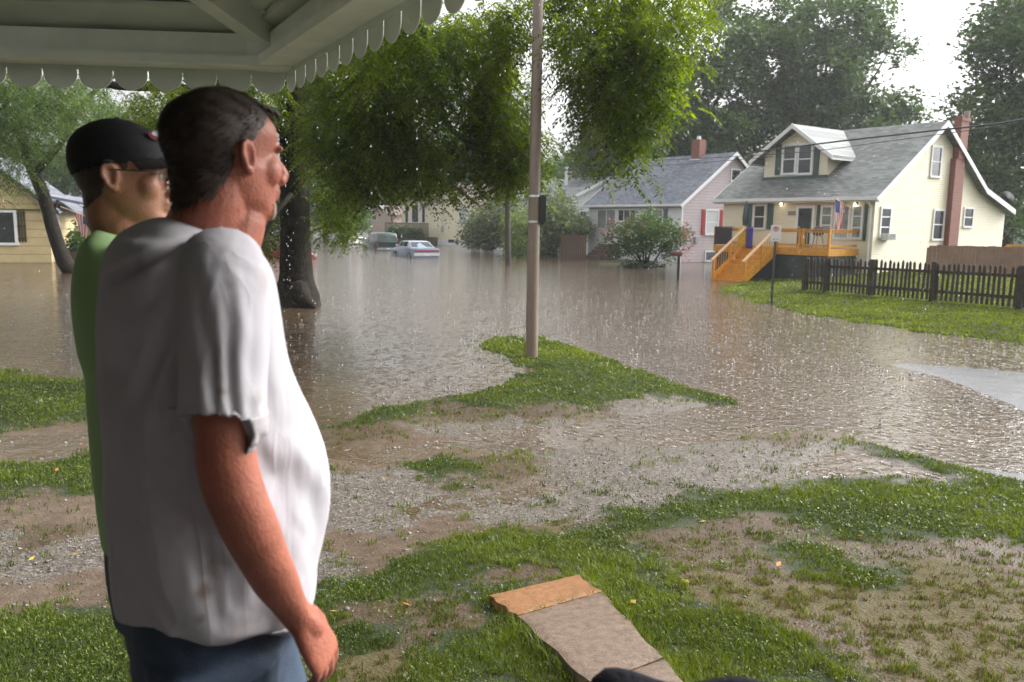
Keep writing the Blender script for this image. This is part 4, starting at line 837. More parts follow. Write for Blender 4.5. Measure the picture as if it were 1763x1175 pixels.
C_ = gable_front('cream house with brown roof and tall narrow window across the flood', 738, 87, 38, 739, 826, (779, 314), 349, 352, 13, cream, brownroof)
hwin(C_, 790, 356, 805, 388, glass=mat('pale_blind', (.42, .45, .46), .25), rows=2, t=.12)
mb = MB(); mb.box(C_.x0 - .06, C_.x1 + .06, -.06, -.003, -.4, C_.hit(770, 413, 'f')[1]); mb.build('foundation', M_white, C_.root)
a, z_ = C_.hit(778, 415, 'f'); mb = MB(); C_.slab(mb, a - .45, a + .45, z_ - .18, z_ + .12, .062, .08, 'f'); mb.build('vent', M_black, C_.root)
a, z_ = C_.hit(762, 395, 'f'); mb = MB(); C_.slab(mb, a - .15, a + .15, z_ - .3, z_ + .3, .003, .12, 'f'); mb.tube([(a, -.05, z_ + .3), (a, -.05, z_ + 3.2)], .03, 6); mb.build('meter_box', mat('meter_grey_far', (.4, .4, .4), .5), C_.root)
xw = C_.hit(687, 380, 'f')[0]; zt = C_.hit(700, 345, 'f')[1]
mb = MB(); mb.box(xw, C_.x0 - .01, .4, 7, -.4, zt); w_ = mb.build('porch_wing', cream, C_.root); mb = MB(); mb.box(xw - .3, C_.x0 - .01, 0, 7.2, zt + .003, zt + .2); mb.build('roof', brownroof, w_)
for u_ in (696, 725): hwin(C_, u_ - 3, 353, u_ + 3, 384, off=0.4, rows=1, t=.04, glass=M_glass)
hwin(C_, 704, 352, 717, 384, off=.4, rows=1, nm='door')
# its front deck
dz = C_.hit(700, 408, 'f', -1.5)[1]; dzt2 = C_.hit(700, 384, 'f', -1.5)[1]; xa, xb = C_.hit(663, 395, 'f', -1.5)[0], C_.hit(737, 395, 'f', -1.5)[0]
M_olddeck = mat('weathered_deck', (.09, .08, .045), .7, var=.3)
mb = MB(); mb.box(xa, xb, -1.5, .38, -.3, dz); mb.box(xa, xb, -1.52, -1.44, dzt2 - .1, dzt2)
k = 40
for i in range(k + 1):
    xx = xa + (xb - xa) * i / k; mb.box(xx - .04, xx + .04, -1.5, -1.46, dz, dzt2 - .1)
mb.build('deck', M_olddeck, C_.root)
M_trim = M_white
W_ = gable_front('low white house half hidden by shrubs beside the cream house', 868, 84, 30, 868, 935, (884, 346), 362, 362, 9, wht, shingle('worn_shingles', (.30, .28, .27), .25))
hwin(W_, 885, 366, 892, 380, rows=1)
F_ = gable_front('small distant house with a mauve roof behind the parked van', 633, 118, 55, 634, 676, (655, 353), 368, 368, 9, siding('pink_siding', (.50, .40, .34), .25, .05), shingle('mauve_shingles', (.25, .19, .19), .2))
hwin(F_, 640, 371, 649, 380, rows=1)
# ---- yellow house on the left
M_trim = mat('dark_brown_trim', (.03, .026, .024), .6)
yel2 = siding('buff_boards', (.50, .40, .21), .42, .12)
L_ = gable_front('buff yellow house at the left edge with brown shutters and a gable', 86, 41.5, -20, -150, 86, (-45, 258), 345, 349, 10, yel2, shingle('weathered_shingles', (.15, .16, .19), .3), ov=.5)
M_brown = mat('brown_shutter', (.05, .035, .02), .6)
wl = hwin(L_, -40, 361, 30, 422, rows=1, t=.14, cols=2)
for u_ in (28, 35, 41):
    pass
mb = MB(); a, b = L_.hit(30, 390, 'f')[0], L_.hit(45, 390, 'f')[0]; zt, zb = L_.hit(37, 362, 'f')[1], L_.hit(37, 417, 'f')[1]
for i in range(3): xx = a + (b - a) * (i + .15) / 3; L_.slab(mb, xx, xx + (b - a) * .25, zb, zt, .003, .03, 'f')
for t_ in (.1, .5, .9): zz = zb + (zt - zb) * t_; L_.slab(mb, a, b, zz - .05, zz + .05, .031, .05, 'f')
mb.build('shutter', M_brown, L_.root)
mb = MB(); L_.slab(mb, L_.x0, L_.x1, L_.hit(50, 363, 'f')[1], L_.hit(50, 360.5, 'f')[1], .003, .05, 'f'); mb.build('trim_board', M_brown, L_.root)
# porch on its right side
mb = MB(); mb.box(L_.x1 + .02, L_.x1 + 1.6, .8, 4.5, -.3, .5); mb.build('porch_base', M_brown, L_.root)
for yy in (1.2, 3.6):
    mb = MB(); mb.box(L_.x1 + 1.4, L_.x1 + 1.5, yy, yy + .1, .5, 2.9); mb.build('porch_post', M_brown, L_.root)
mb = MB(); mb.prism([(L_.x1 + .003, .5, 3.25), (L_.x1 + 1.9, .5, 2.9), (L_.x1 + 1.9, .5, 3.02), (L_.x1 + .003, .5, 3.4)], (0, 4.5, 0)); mb.build('porch_roof', slate, L_.root)
mb = MB(); mb.box(L_.x1 + .003, L_.x1 + .06, 1.5, 2.6, .5, 2.6); d_ = mb.build('door', M_white, L_.root)
N2 = gable_front('white house with grey roof seen past the left tree', 124, 56, -20, 124, 150, (112, 336), 352, 360, 9, wht, slate)
p0 = at(104, 356, 40); p1 = at(160, 378, 38.5)
flag(p0, 'striped flag on a pale pole leaning out beside the left tree', tuple(p1 - p0), 1.1, .8, Vector((0, 1, 0)))
# ------------------------------------------------------------------ fences
M_picket = mat('dark_weathered_picket', (.045, .032, .022), .75, var=.45, vscale=5)
pf0 = Gz(1385, 500, .17); pf1 = Gz(1763, 533, .27); d = (pf1 - pf0); d.z = 0; Lf = d.length; d.normalize()
fr = empty('picket_fence', pf0, 0, 'dark weathered picket fence across the lawn of the yellow house', 'fence')
nn = Vector((-d.y, d.x, 0)); total = Lf * 1.75; sp = .155; k = int(total / sp); postat = [0, .95, 1.9 + .9, 5.0, 7.6, 10.2]
zt0 = CAMZ; rl = random.Random(3)
def gh(p): return heights([p.x], [p.y], False)[0]
bays = [(postat[i], postat[i + 1]) for i in range(len(postat) - 1)] + [(postat[-1], total)]
for s_ in postat:
    p = pf0 + d * s_; g0 = gh(p); mb = MB(); a = p - pf0; w2 = .075
    ztp = g0 + 1.17
    mb.box(-w2, w2, -w2, w2, g0 - .2 - pf0.z, ztp - pf0.z, Matrix.Translation(Vector((a.x, a.y, 0))) @ Matrix.Rotation(math.atan2(d.y, d.x), 4, 'Z')); mb.build('post', M_picket, fr)
for (s0, s1) in bays:
    mb = MB(); s_ = s0 + .13
    while s_ < s1 - .09:
        p = pf0 + d * s_; g0 = gh(p); M_ = Matrix.Translation(Vector((p.x - pf0.x, p.y - pf0.y, g0 + .04 - pf0.z))) @ Matrix.Rotation(math.atan2(d.y, d.x), 4, 'Z') @ Matrix.Rotation(rl.uniform(-.035, .035), 4, 'Y')
        h_ = 1.12 + rl.uniform(-.04, .04); w2 = .04
        mb.prism([M_ @ Vector(q) for q in ((-w2, -.012, 0), (w2, -.012, 0), (w2, -.012, h_ - .07), (0, -.012, h_), (-w2, -.012, h_ - .07))], M_.to_3x3() @ Vector((0, .024, 0)))
        s_ += sp * rl.uniform(.95, 1.05)
    for zz in (.3, .88):
        a = pf0 + d * s0; b = pf0 + d * s1; mb.bar(Vector((a.x, a.y, gh(a) + zz)) - pf0 + nn * .04, Vector((b.x, b.y, gh(b) + zz)) - pf0 + nn * .04, .04, .09)
    mb.build('picket_panel', M_picket, fr)
def board_fence(lb, a, b, z0, z1, m, n=None):
    """a, b world points, z0/z1 bottom and top heights above the water"""
    f = empty('board_fence', Vector((a.x, a.y, 0)), 0, lb, 'fence'); d = b - a; d.z = 0; L0 = d.length; d.normalize(); ang = math.atan2(d.y, d.x); Mr = Matrix.Rotation(ang, 4, 'Z')
    bw = .15; k = int(L0 / bw); per = 16; j = 0
    while j < k:
        mb = MB()
        for i in range(j, min(j + per, k)):
            mb.box(i * bw, i * bw + bw - .008, -.012, .012, z0, z1 + rl.uniform(-.02, .02), Mr)
        for zz in (z0 + .3, z1 - .3): mb.box(j * bw, min(j + per, k) * bw - .01, .0125, .05, zz, zz + .09, Mr)
        mb.build('board_panel', m, f); mb = MB(); mb.box(j * bw - .05, j * bw + .05, .052, .15, z0, z1 - .1, Mr); mb.build('post', m, f); j += per
    return f
M_boards = mat('brown_fence_boards', (.24, .15, .10), .7, var=.25, vscale=2.5)
yb = hw(1.2, 3.4, 0); fa = H.c + H.rx * .8 + H.by * 5.2
fa = at(1600, 425, 34.5); fb = at(2150, 425, 32)
board_fence('tan brown board fence round the back yard of the yellow house', fa, fb, .2, at(1680, 424, 34).z, M_boards)
fa = at(967, 405, 54); fb = at(1012, 405, 54)
board_fence('brown board fence between the shrubs and the white front of the lilac house', fa, fb, -.3, fa.z, mat('dark_brown_boards', (.085, .05, .03), .7, var=.2))
fa = at(1733, 421, 47); fb = at(1850, 421, 46)
df = board_fence('orange rail deck fence near the garden shed', fa, fb, 1.0, fa.z - .0, M_cedar)
# ------------------------------------------------------------------ poles, sign, mailbox, bins
pb = Gz(915, 614, .03); ptop = at(926, -60, pb.y); ms = mat('pole_steel', (.19, .145, .11), .35, spec=.55, var=.1, vscale=4, bump=.002, bscale=90)
pl = empty('lamp_post', pb, 0, 'tall brown metal pole at the tip of the grass strip', 'pole'); hgt_p = 9.0
rb = .5 * 22 / 1400 * pb.y * 1.02; rt_ = .5 * 15.5 / 1400 * pb.y
mb = MB(); mb.tube([(0, 0, -.3), (0, 0, hgt_p)], [rb, rt_ * .9], 12); mb.build('shaft', ms, pl, smooth='auto')
for vv in (338, 382):
    z_ = at(918, vv, pb.y).z - pb.z; mb = MB(); rr2 = rb + (rt_ * .9 - rb) * z_ / hgt_p + .004; mb.tube([(0, 0, z_ - .018), (0, 0, z_ + .018)], rr2, 12); mb.build('band', mat('bright_band', (.6, .6, .6), .3, metal=.8), pl)
zb0, zb1 = at(934, 387, pb.y).z - pb.z, at(934, 336, pb.y).z - pb.z
mb = MB(); mb.box(rb * .75, rb * .75 + .115, -.1, .22, zb0, zb1); mb.build('signal_box', mat('dark_green_box', (.012, .02, .015), .4), pl, bevel=.03)
mb = MB(); mb.box(rb * .5, rb * .8, -.03, .03, zb0 + .1, zb0 + .14); mb.box(rb * .5, rb * .8, -.03, .03, zb1 - .14, zb1 - .1); mb.build('bracket', M_black, pl)
mb = MB(); mb.box(-rb - .006, -rb * .8, -.03, .03, .28, .45); mb.build('reflector', mat('reflector_white', (.7, .7, .7), .3), pl)
M_pole = mat('creosote_pole', (.05, .042, .034), .85, var=.3, vscale=4)
def upole(lb, base, top, r, arms=()):
    e_ = empty('utility_pole', base, 0, lb, 'utility pole'); mb = MB(); mb.tube([(0, 0, -.4), tuple(top - base)], [r, r * .7], 10); mb.build('shaft', M_pole, e_, smooth='auto')
    for (a, b, pins) in arms:
        mb = MB(); mb.bar(a - base, b - base, .1, .12)
        for q in pins: p = a.lerp(b, q) - base; mb.tube([tuple(p), tuple(p + Vector((0, 0, .45)))], .04, 6)
        mb.build('crossarm', M_pole, e_)
    return e_
b1 = Gz(875, 457, 0); upole('dark utility pole standing in the flood behind the brown pole', b1, at(871, 42, b1.y), .17, [(at(846, 83, b1.y), at(908, 87, b1.y), (.04, .97))])
b2 = Gz(613, 409, 0); upole('distant utility pole behind the van and the round bush', b2, at(611, 250, b2.y), .2)
sb = Gz(1328, 526, 0); sg = empty('street_sign', sb, 0, 'white no parking sign on a dark post before the yellow house', 'sign')
z1 = at(1329, 388, sb.y).z; mb = MB(); mb.box(-.032, .032, -.018, .018, -.3, z1 - .05); mb.build('post', mat('sign_post', (.05, .05, .048), .5), sg)
zt, zb = at(1329, 388, sb.y).z, at(1329, 416, sb.y).z; wd = 17 / 1400 * sb.y / 2
rz_ = Matrix.Rotation(R(-14), 4, 'Z')
mb = MB(); mb.box(-wd, wd, -.026, -.02, zb, zt, rz_); pln = mb.build('plate', mat('sign_white', (.75, .72, .73), .4), sg, bevel=.004)
M_signred = mat('sign_red', (.55, .05, .06), .5); M_signblk = mat('sign_black', (.02, .02, .02), .5)
zc = zt - .11; mb = MB()
nr_ = 28; vs = [rz_ @ Vector((q * math.cos(t), -.0285, zc + q * math.sin(t))) for q in (.078, .06) for t in np.linspace(0, 2 * math.pi, nr_, endpoint=False)]
mb.add(vs, [(i, (i + 1) % nr_, nr_ + (i + 1) % nr_, nr_ + i) for i in range(nr_)]); mb.bar(rz_ @ Vector((-.05, -.0305, zc + .05)), rz_ @ Vector((.05, -.0305, zc - .05)), .003, .016, up=Vector((1, 0, 1))); mb.build('ring', M_signred, pln)
mb = MB(); mb.box(-.03, -.015, -.0285, -.027, zc - .045, zc + .045, rz_); mb.box(-.015, .02, -.0285, -.027, zc + .032, zc + .045, rz_); mb.box(-.015, .02, -.0285, -.027, zc - .003, zc + .01, rz_); mb.box(.02, .033, -.0285, -.027, zc + .002, zc + .04, rz_)
mb.box(-.06, .06, -.0285, -.027, zb + .06, zb + .068, rz_)
for s_ in (-1, 1): mb.prism([rz_ @ Vector((s_ * .085, -.0285, zb + .064)), rz_ @ Vector((s_ * .055, -.0285, zb + .08)), rz_ @ Vector((s_ * .055, -.0285, zb + .048))], (0, .0015, 0))
mb.build('symbol', M_signblk, pln)
mbp = Gz(1167, 481, 0); mx_ = empty('mailbox', mbp, 0, 'dark red mailbox on a black post standing in the flood', 'mailbox')
zt = at(1167, 433, mbp.y).z; mb = MB(); mb.box(-.055, .055, -.055, .055, -.3, zt - .2); mb.build('post', M_black, mx_)
mb = MB(); pf = [(-.09, zt - .22)] + [(.09 * math.cos(t) * -1, zt - .1 + .09 * math.sin(t)) for t in np.linspace(0, math.pi, 8)] + [(.09, zt - .22)]
mb.prism([(-.38, y_, z_) for y_, z_ in pf], (.5, 0, 0)); mb.build('box', mat('mailbox_red', (.10, .02, .025), .4), mx_); mb = MB(); mb.box(.06, .075, -.1, -.092, zt - .1, zt + .05); mb.build('signal_flag', M_signred, mx_)
def bin_(lb, u, v, w_, h_, col, tilt=0, lid=None):
    p = Gz(u, v, 0); e_ = empty('trash_bin', p, R(20), lb, 'bin', None); mb = MB(); Mt = Matrix.Rotation(tilt, 4, 'Y')
    rg = [[Mt @ Vector((sx_ * w_ / 2 * q, sy_ * w_ / 2 * q, z_)) for sx_, sy_ in ((-1, -1), (1, -1), (1, 1), (-1, 1))] for q, z_ in ((.8, -.25), (1, h_))]
    mb.rings(rg); mm_ = mat('bin_plastic', col, .4); mb.build('bin_body', mm_, e_, bevel=.03); mb = MB(); mb.box(-w_ * .54, w_ * .54, -w_ * .54, w_ * .54, h_ + .002, h_ + .08, Mt); mb.build('lid', mat('bin_lid', lid or col, .4), e_, bevel=.02)
bin_('round lidded blue bin floating beside the cream house', 818, 427, .8, .5, (.03, .07, .10), .25, (.35, .38, .4))
bin_('dark teal bin leaning in the flood by the brown fence', 948, 436, 1.0, .45, (.015, .06, .05), -.5)
bin_('bright teal bin by the end of the brown fence', 955, 439, .42, .55, (.05, .38, .36), 0)
bin_('grey blue bin half under the shrub', 838, 430, .9, .4, (.04, .07, .08), .6)
# service cables
M_cable = mat('cable_black', (.02, .02, .02), .5)
def cable(lb, pts, r, nm='overhead_cable'):
    mb = MB(); mb.tube([tuple(p) for p in pts], r, 5, sub=6); tag(mb.build(nm, M_cable), lb, 'cable', 'overhead cables along the street')
cable('thick twisted cable crossing in front of the chimney', [at(2100, 140, 24), at(1763, 206, 25), at(1600, 226, 26), at(1450, 243, 27.5), at(1300, 262, 30)], .028)
cable('thin wire just under the thick cable over the grey roof', [at(2100, 150, 25), at(1763, 210, 26), at(1540, 242, 27), at(1330, 266, 31), at(1000, 283, 42), at(870, 292, 40.5)], .013)
cable('lower thin wire before the trees above the lilac house', [at(1330, 270, 31), at(1160, 284, 38), at(1000, 291, 42), at(870, 298, 40.5)], .013)
cable('high wire crossing the white sky at the upper right', [at(2000, -40, 30), at(1763, 3, 31), at(1560, 50, 33), at(1340, 92, 36), at(871, 120, 40.5)], .010)
cable('second high wire under the first in the white sky', [at(2000, -15, 30), at(1763, 20, 31), at(1560, 62, 33), at(1340, 100, 36), at(871, 140, 40.5)], .010)
# ------------------------------------------------------------------ cars
def car(lb, name, p, az, colr, kind='sedan', sink=.45, L=4.8, Wd=1.8):
    e_ = empty(name, Vector((p.x, p.y, -sink)), math.pi / 2 - R(az), lb, {'sedan': 'car', 'van': 'van', 'hatch': 'car'}[kind])
    paint = mat('car_paint', colr, .25, spec=.6, Coat_Weight=.6, var=.05); gl = mat('car_glass', (.02, .025, .025), .08, spec=.8)
    # local x forward, rear at -L/2
    if kind == 'van':
        low = [(-.5, .35), (-.5, 1.0), (.28, 1.05), (.48, .88), (.5, .7), (.5, .35)]; cab = [(-.492, 1.02), (-.47, 1.62), (-.43, 1.78), (.02, 1.80), (.10, 1.74), (.27, 1.06)]
    elif kind == 'sedan':
        low = [(-.5, .3), (-.505, .62), (-.495, .92), (-.3, .96), (.22, .93), (.45, .80), (.5, .62), (.5, .3)]; cab = [(-.34, .955), (-.2, 1.32), (-.12, 1.38), (.05, 1.38), (.1, 1.35), (.24, .94)]
    else:
        low = [(-.5, .3), (-.5, .9), (-.3, .96), (.2, .95), (.45, .76), (.5, .55), (.5, .3)]; cab = [(-.47, .93), (-.3, 1.36), (-.15, 1.42), (.02, 1.42), (.07, 1.38), (.24, .95)]
    hw_ = Wd / 2; mb = MB(); rg = []
    for y_, ins_ in ((-hw_, .0), (-hw_ * .0, 0), (hw_, .0)): pass
    def sect(prof, tw, inset=0):  # loft across the width with rounded shoulders
        rgs = []
        for fy, sc in ((-1, .955), (-.97, .985), (-.85, 1), (0, 1.01), (.85, 1), (.97, .985), (1, .955)):
            zb = min(z for _, z in prof); rgs.append([Vector((x_ * L * (sc if abs(x_) > .3 else 1), fy * (hw_ - tw(z_)), zb + (z_ - zb) * sc)) for x_, z_ in prof])
        return rgs
    mb.rings(sect(low, lambda z_: .0 if z_ > .6 else .04)); body = mb.build('body', paint, e_, smooth='auto', bevel=0)
    top = max(z for _, z in cab); base = min(z for _, z in cab)
    mb = MB(); mb.rings(sect(cab, lambda z_: .06 + .16 * (z_ - base) / (top - base))); mb.build('cabin', paint, e_, smooth='auto')
    tw = lambda z_: .06 + .16 * (z_ - base) / (top - base)
    def side_glass(x0, x1, x2, x3, z0, z1):
        for s_ in (-1, 1):
            mb = MB(); q = [(x0, z0), (x1, z0), (x2, z1), (x3, z1)]
            mb.prism([(x_ * L, s_ * (hw_ - tw(z_) + .004 - .0), z_) for x_, z_ in q], (0, -s_ * .03, 0)); mb.build('side_window', gl, e_)
    if kind == 'van': 
        side_glass(.02, .22, .10, .02, 1.12, 1.66); side_glass(-.22, -.0, -.0, -.22, 1.12, 1.66); side_glass(-.46, -.26, -.26, -.44, 1.12, 1.66)
        rear = [(-.4885, 1.12), (-.4735, 1.56)]; fr_ = [(.262, 1.10), (.112, 1.70)]
    elif kind == 'sedan':
        side_glass(.02, .2, .085, .02, 1.0, 1.31); side_glass(-.19, -.0, -.0, -.17, 1.0, 1.31); rear = [(-.328, .985), (-.207, 1.30)]; fr_ = [(.232, .98), (.108, 1.32)]
    else:
        side_glass(.0, .19, .06, .0, 1.0, 1.35); side_glass(-.36, -.02, -.02, -.27, 1.0, 1.35); rear = [(-.455, .98), (-.315, 1.32)]; fr_ = [(.23, .98), (.078, 1.36)]
    for q, s_ in ((rear, -1), (fr_, 1)):
        mb = MB(); (xa, za), (xb, zb) = q; k = s_ * .012
        mb.add([((xa) * L + k, -(hw_ - tw(za) - .08), za), (xa * L + k, hw_ - tw(za) - .08, za), (xb * L + k, hw_ - tw(zb) - .1, zb), (xb * L + k, -(hw_ - tw(zb) - .1), zb)], [(0, 1, 2, 3)])
        mb.build('rear_window' if s_ < 0 else 'windscreen', gl, e_)
    for fx in (-.32, .31):
        for s_ in (-1, 1):
            mb = MB(); rg = []
            for rr_, yy in ((.20, .1), (.31, .1), (.33, .07), (.33, -.07), (.31, -.1), (.20, -.1)): rg.append([Vector((fx * L + rr_ * math.cos(t), s_ * (hw_ - .085) + yy, .33 + rr_ * math.sin(t))) for t in np.linspace(0, 2 * math.pi, 20, endpoint=False)])
            mb.rings(rg, caps=False); w_ = mb.build('wheel', M_rubber, e_, smooth='auto'); mb = MB(); mb.tube([(fx * L, s_ * (hw_ - .0), .33), (fx * L, s_ * (hw_ - .15), .33)], .205, 16); mb.build('rim', mat('rim', (.4, .4, .42), .3, metal=.8), w_)
    red = mat('tail_lamp', (.30, .01, .01), .2, spec=.7)
    if kind == 'sedan': mb = MB(); mb.box(-.508 * L, -.495 * L, -hw_ * .9, hw_ * .9, .68, .80); mb.build('tail_light', red, e_); mb = MB(); mb.box(-.515 * L, -.49 * L, -hw_ * .97, hw_ * .97, .40, .60); mb.build('bumper', mat('bumper', (.55, .57, .6), .3), e_, bevel=.03)
    else:
        for s_ in (-1, 1): mb = MB(); mb.box(-.506 * L, -.48 * L, s_ * hw_ * .96, s_ * hw_ * .80, .72, .98); mb.build('tail_light', red, e_)
        mb = MB(); mb.box(-.515 * L, -.49 * L, -hw_ * .97, hw_ * .97, .40, .58); mb.build('bumper', mat('bumper_grey', (.35, .36, .37), .4), e_, bevel=.03)
    mb = MB(); mb.box(-.518 * L, -.516 * L, -.15, .15, .44, .56); mb.build('licence_plate', M_white, e_)
    for s_ in (-1, 1): mb = MB(); mb.ell((.20 * L, s_ * (hw_ + .05), 1.02 if kind != 'van' else 1.15), (.06, .1, .07), nu=10, nv=6); mb.build('mirror', paint, e_, smooth=True)
    for s_ in (-1, 1): mb = MB(); mb.box(.475 * L, .503 * L, s_ * hw_ * .62, s_ * hw_ * .93, .58, .72); mb.build('headlight', mat('headlight', (.7, .7, .7), .1), e_)
    return e_
def carpos(u, v, back, az):
    p = Gz(u, v, 0); return p + Vector((math.sin(R(az)), math.cos(R(az)), 0)) * back
car('blue grey sedan standing in deep water, nearest of the parked cars', 'parked_car', carpos(733, 444, 2.3, -26), -26, (.20, .26, .36), 'sedan', .30, 5.0, 1.85)
car('dark green van with tinted rear windows behind the sedan', 'parked_van', carpos(668, 431, 2.3, -25), -25, (.006, .04, .036), 'van', .38, 4.7, 1.95)
car('white car half drowned beyond the green van', 'parked_car', carpos(600, 427, 0, -20) + Vector((.3, 2, 0)), -20, (.7, .71, .74), 'sedan', .45, 4.6, 1.8)
car('red car mostly hidden by the big tree trunk', 'parked_car', carpos(484, 445, 0, 100), 78, (.25, .03, .03), 'hatch', .42, 4.3, 1.75)
# ------------------------------------------------------------------ trees
def leaves_rhomb(C, size, tint, flat=.5):
    n = len(C); a = rng.normal(0, 1, (n, 3)); a[:, 2] *= flat; a /= np.linalg.norm(a, axis=1, keepdims=True); b = rng.normal(0, 1, (n, 3)); b -= a * (a * b).sum(1, keepdims=True); b /= np.linalg.norm(b, axis=1, keepdims=True)
    s = (size * rng.uniform(.6, 1.4, n))[:, None]; V = np.stack([C - a * s, C - b * s * .5, C + a * s, C + b * s * .5], 1)
    return V.reshape(-1, 3), np.repeat(tint, 4)
def leaves_pinnate(C, D, L, tint, pairs=6):
    """compound leaves: C base, D direction (n,3), drooping; leaflets along both sides"""
    n = len(C); up = np.array([0, 0, 1.0]); S_ = np.cross(D, up); S_ /= np.linalg.norm(S_, axis=1, keepdims=True) + 1e-9
    V = []; ll = L * .30
    for i in range(pairs * 2 + 1):
        t = (i // 2 + 1) / (pairs + .5); pos = C + D * (L * t)[:, None] - up * (L * .55 * t * t)[:, None]
        dd = D - up * (1.0 * t); dd /= np.linalg.norm(dd, axis=1, keepdims=True)
        if i == pairs * 2: ld = dd
        else: ld = S_ * (1 if i % 2 else -1) + dd * .45 - up * .35 + rng.normal(0, .15, (n, 3))
        ld /= np.linalg.norm(ld, axis=1, keepdims=True); wv = np.cross(ld, up + rng.normal(0, .35, (n, 3))); wv /= np.linalg.norm(wv, axis=1, keepdims=True) + 1e-9
        l_ = (ll * (1.15 - .5 * abs(t - .5)))[:, None]
        V.append(np.stack([pos, pos + ld * l_ * .5 + wv * l_ * .17, pos + ld * l_, pos + ld * l_ * .5 - wv * l_ * .17], 1))
    V = np.stack(V, 1).reshape(-1, 3); return V, np.repeat(tint, 4 * (pairs * 2 + 1))
def ellipse_pts(E, n, gap=0.0, gs=.018, sd=1):
    """E rows: u, v, ru, rv, Ymin, Ymax, weight -> world points scattered through each clump's volume"""
    E = np.array(E, float); wt = E[:, 2] * E[:, 3] * E[:, 6]; k = rng.choice(len(E), n, p=wt / wt.sum()); e = E[k]
    a = rng.uniform(0, 2 * math.pi, n); r = np.sqrt(rng.uniform(0, 1, n)); u = e[:, 0] + np.cos(a) * r * e[:, 2]; v = e[:, 1] + np.sin(a) * r * e[:, 3]; Y = rng.uniform(e[:, 4], e[:, 5])
    if gap > 0:
        f = fbm(u * gs, v * gs, sd, 3); keep = f > gap; u, v, Y = u[keep], v[keep], Y[keep]
    X = (u - CX) / FPX; Yc = (CY - v) / FPX
    d = np.array(fw)[None] + X[:, None] * np.array(rr)[None] + Yc[:, None] * np.array(uu)[None]; t = Y / d[:, 1]
    return np.stack([d[:, 0] * t, Y, CAMZ + d[:, 2] * t], 1), u, v
def limb_mesh(paths, parent, m=M_bark, nm='trunk'):
    mb = MB()
    for P, r in paths: mb.tube([tuple(p) for p in P], r, 10, sub=4)
    return mb.build(nm, m, parent, smooth=True)
def clump_tree(lb, base, trunk, E, nl, size, c1, c2, kind='rhomb', gap=0.3, gs=.018, trans=.4, group=None, name='tree', sd=1, nclump=None, spread=.5, cat='tree'):
    root = empty(name, base, 0, lb, cat, group); b = np.array(base)
    if trunk: limb_mesh([([Vector(p) - Vector(base) for p in P], r) for P, r in trunk], root)
    P, u, v = ellipse_pts(E, nclump or max(60, nl // 90), gap, gs, sd); k = rng.integers(0, len(P), nl)
    ct = rng.normal(0, .24, len(P)) + (P[:, 2] - P[:, 2].mean()) / (np.ptp(P[:, 2]) + .1) * .25  # random spread and lighter tops put highlights and shadows into the leaf tint
    C = P[k] + rng.normal(0, spread, (nl, 3)) * np.array([1, 1, .75]); C[:, 2] -= (rng.uniform(0, 1, nl) ** 1.3 * 1.0 if kind == 'pinnate' else np.abs(rng.normal(0, spread * .45, nl))); C[:, 2] = np.maximum(C[:, 2], .05)
    tint = np.clip(.42 + ct[k] + rng.normal(0, .12, nl), 0, 1); C = C - b
    if kind == 'rhomb': V, T_ = leaves_rhomb(C, size, tint)
    else:
        a = rng.uniform(0, 2 * math.pi, nl); D = np.stack([np.cos(a) * .9, np.sin(a) * .9, rng.uniform(-.7, .25, nl)], 1); D /= np.linalg.norm(D, axis=1, keepdims=True)
        V, T_ = leaves_pinnate(C, D, size * rng.uniform(.7, 1.3, nl), tint)
    np_mesh('crown', V, np.arange(len(V)).reshape(-1, 4), leafmat(name + '_leaf', c1, c2, trans), root, {'tint': T_})
    return root
def v3(u, v, Y): return tuple(at(u, v, Y))
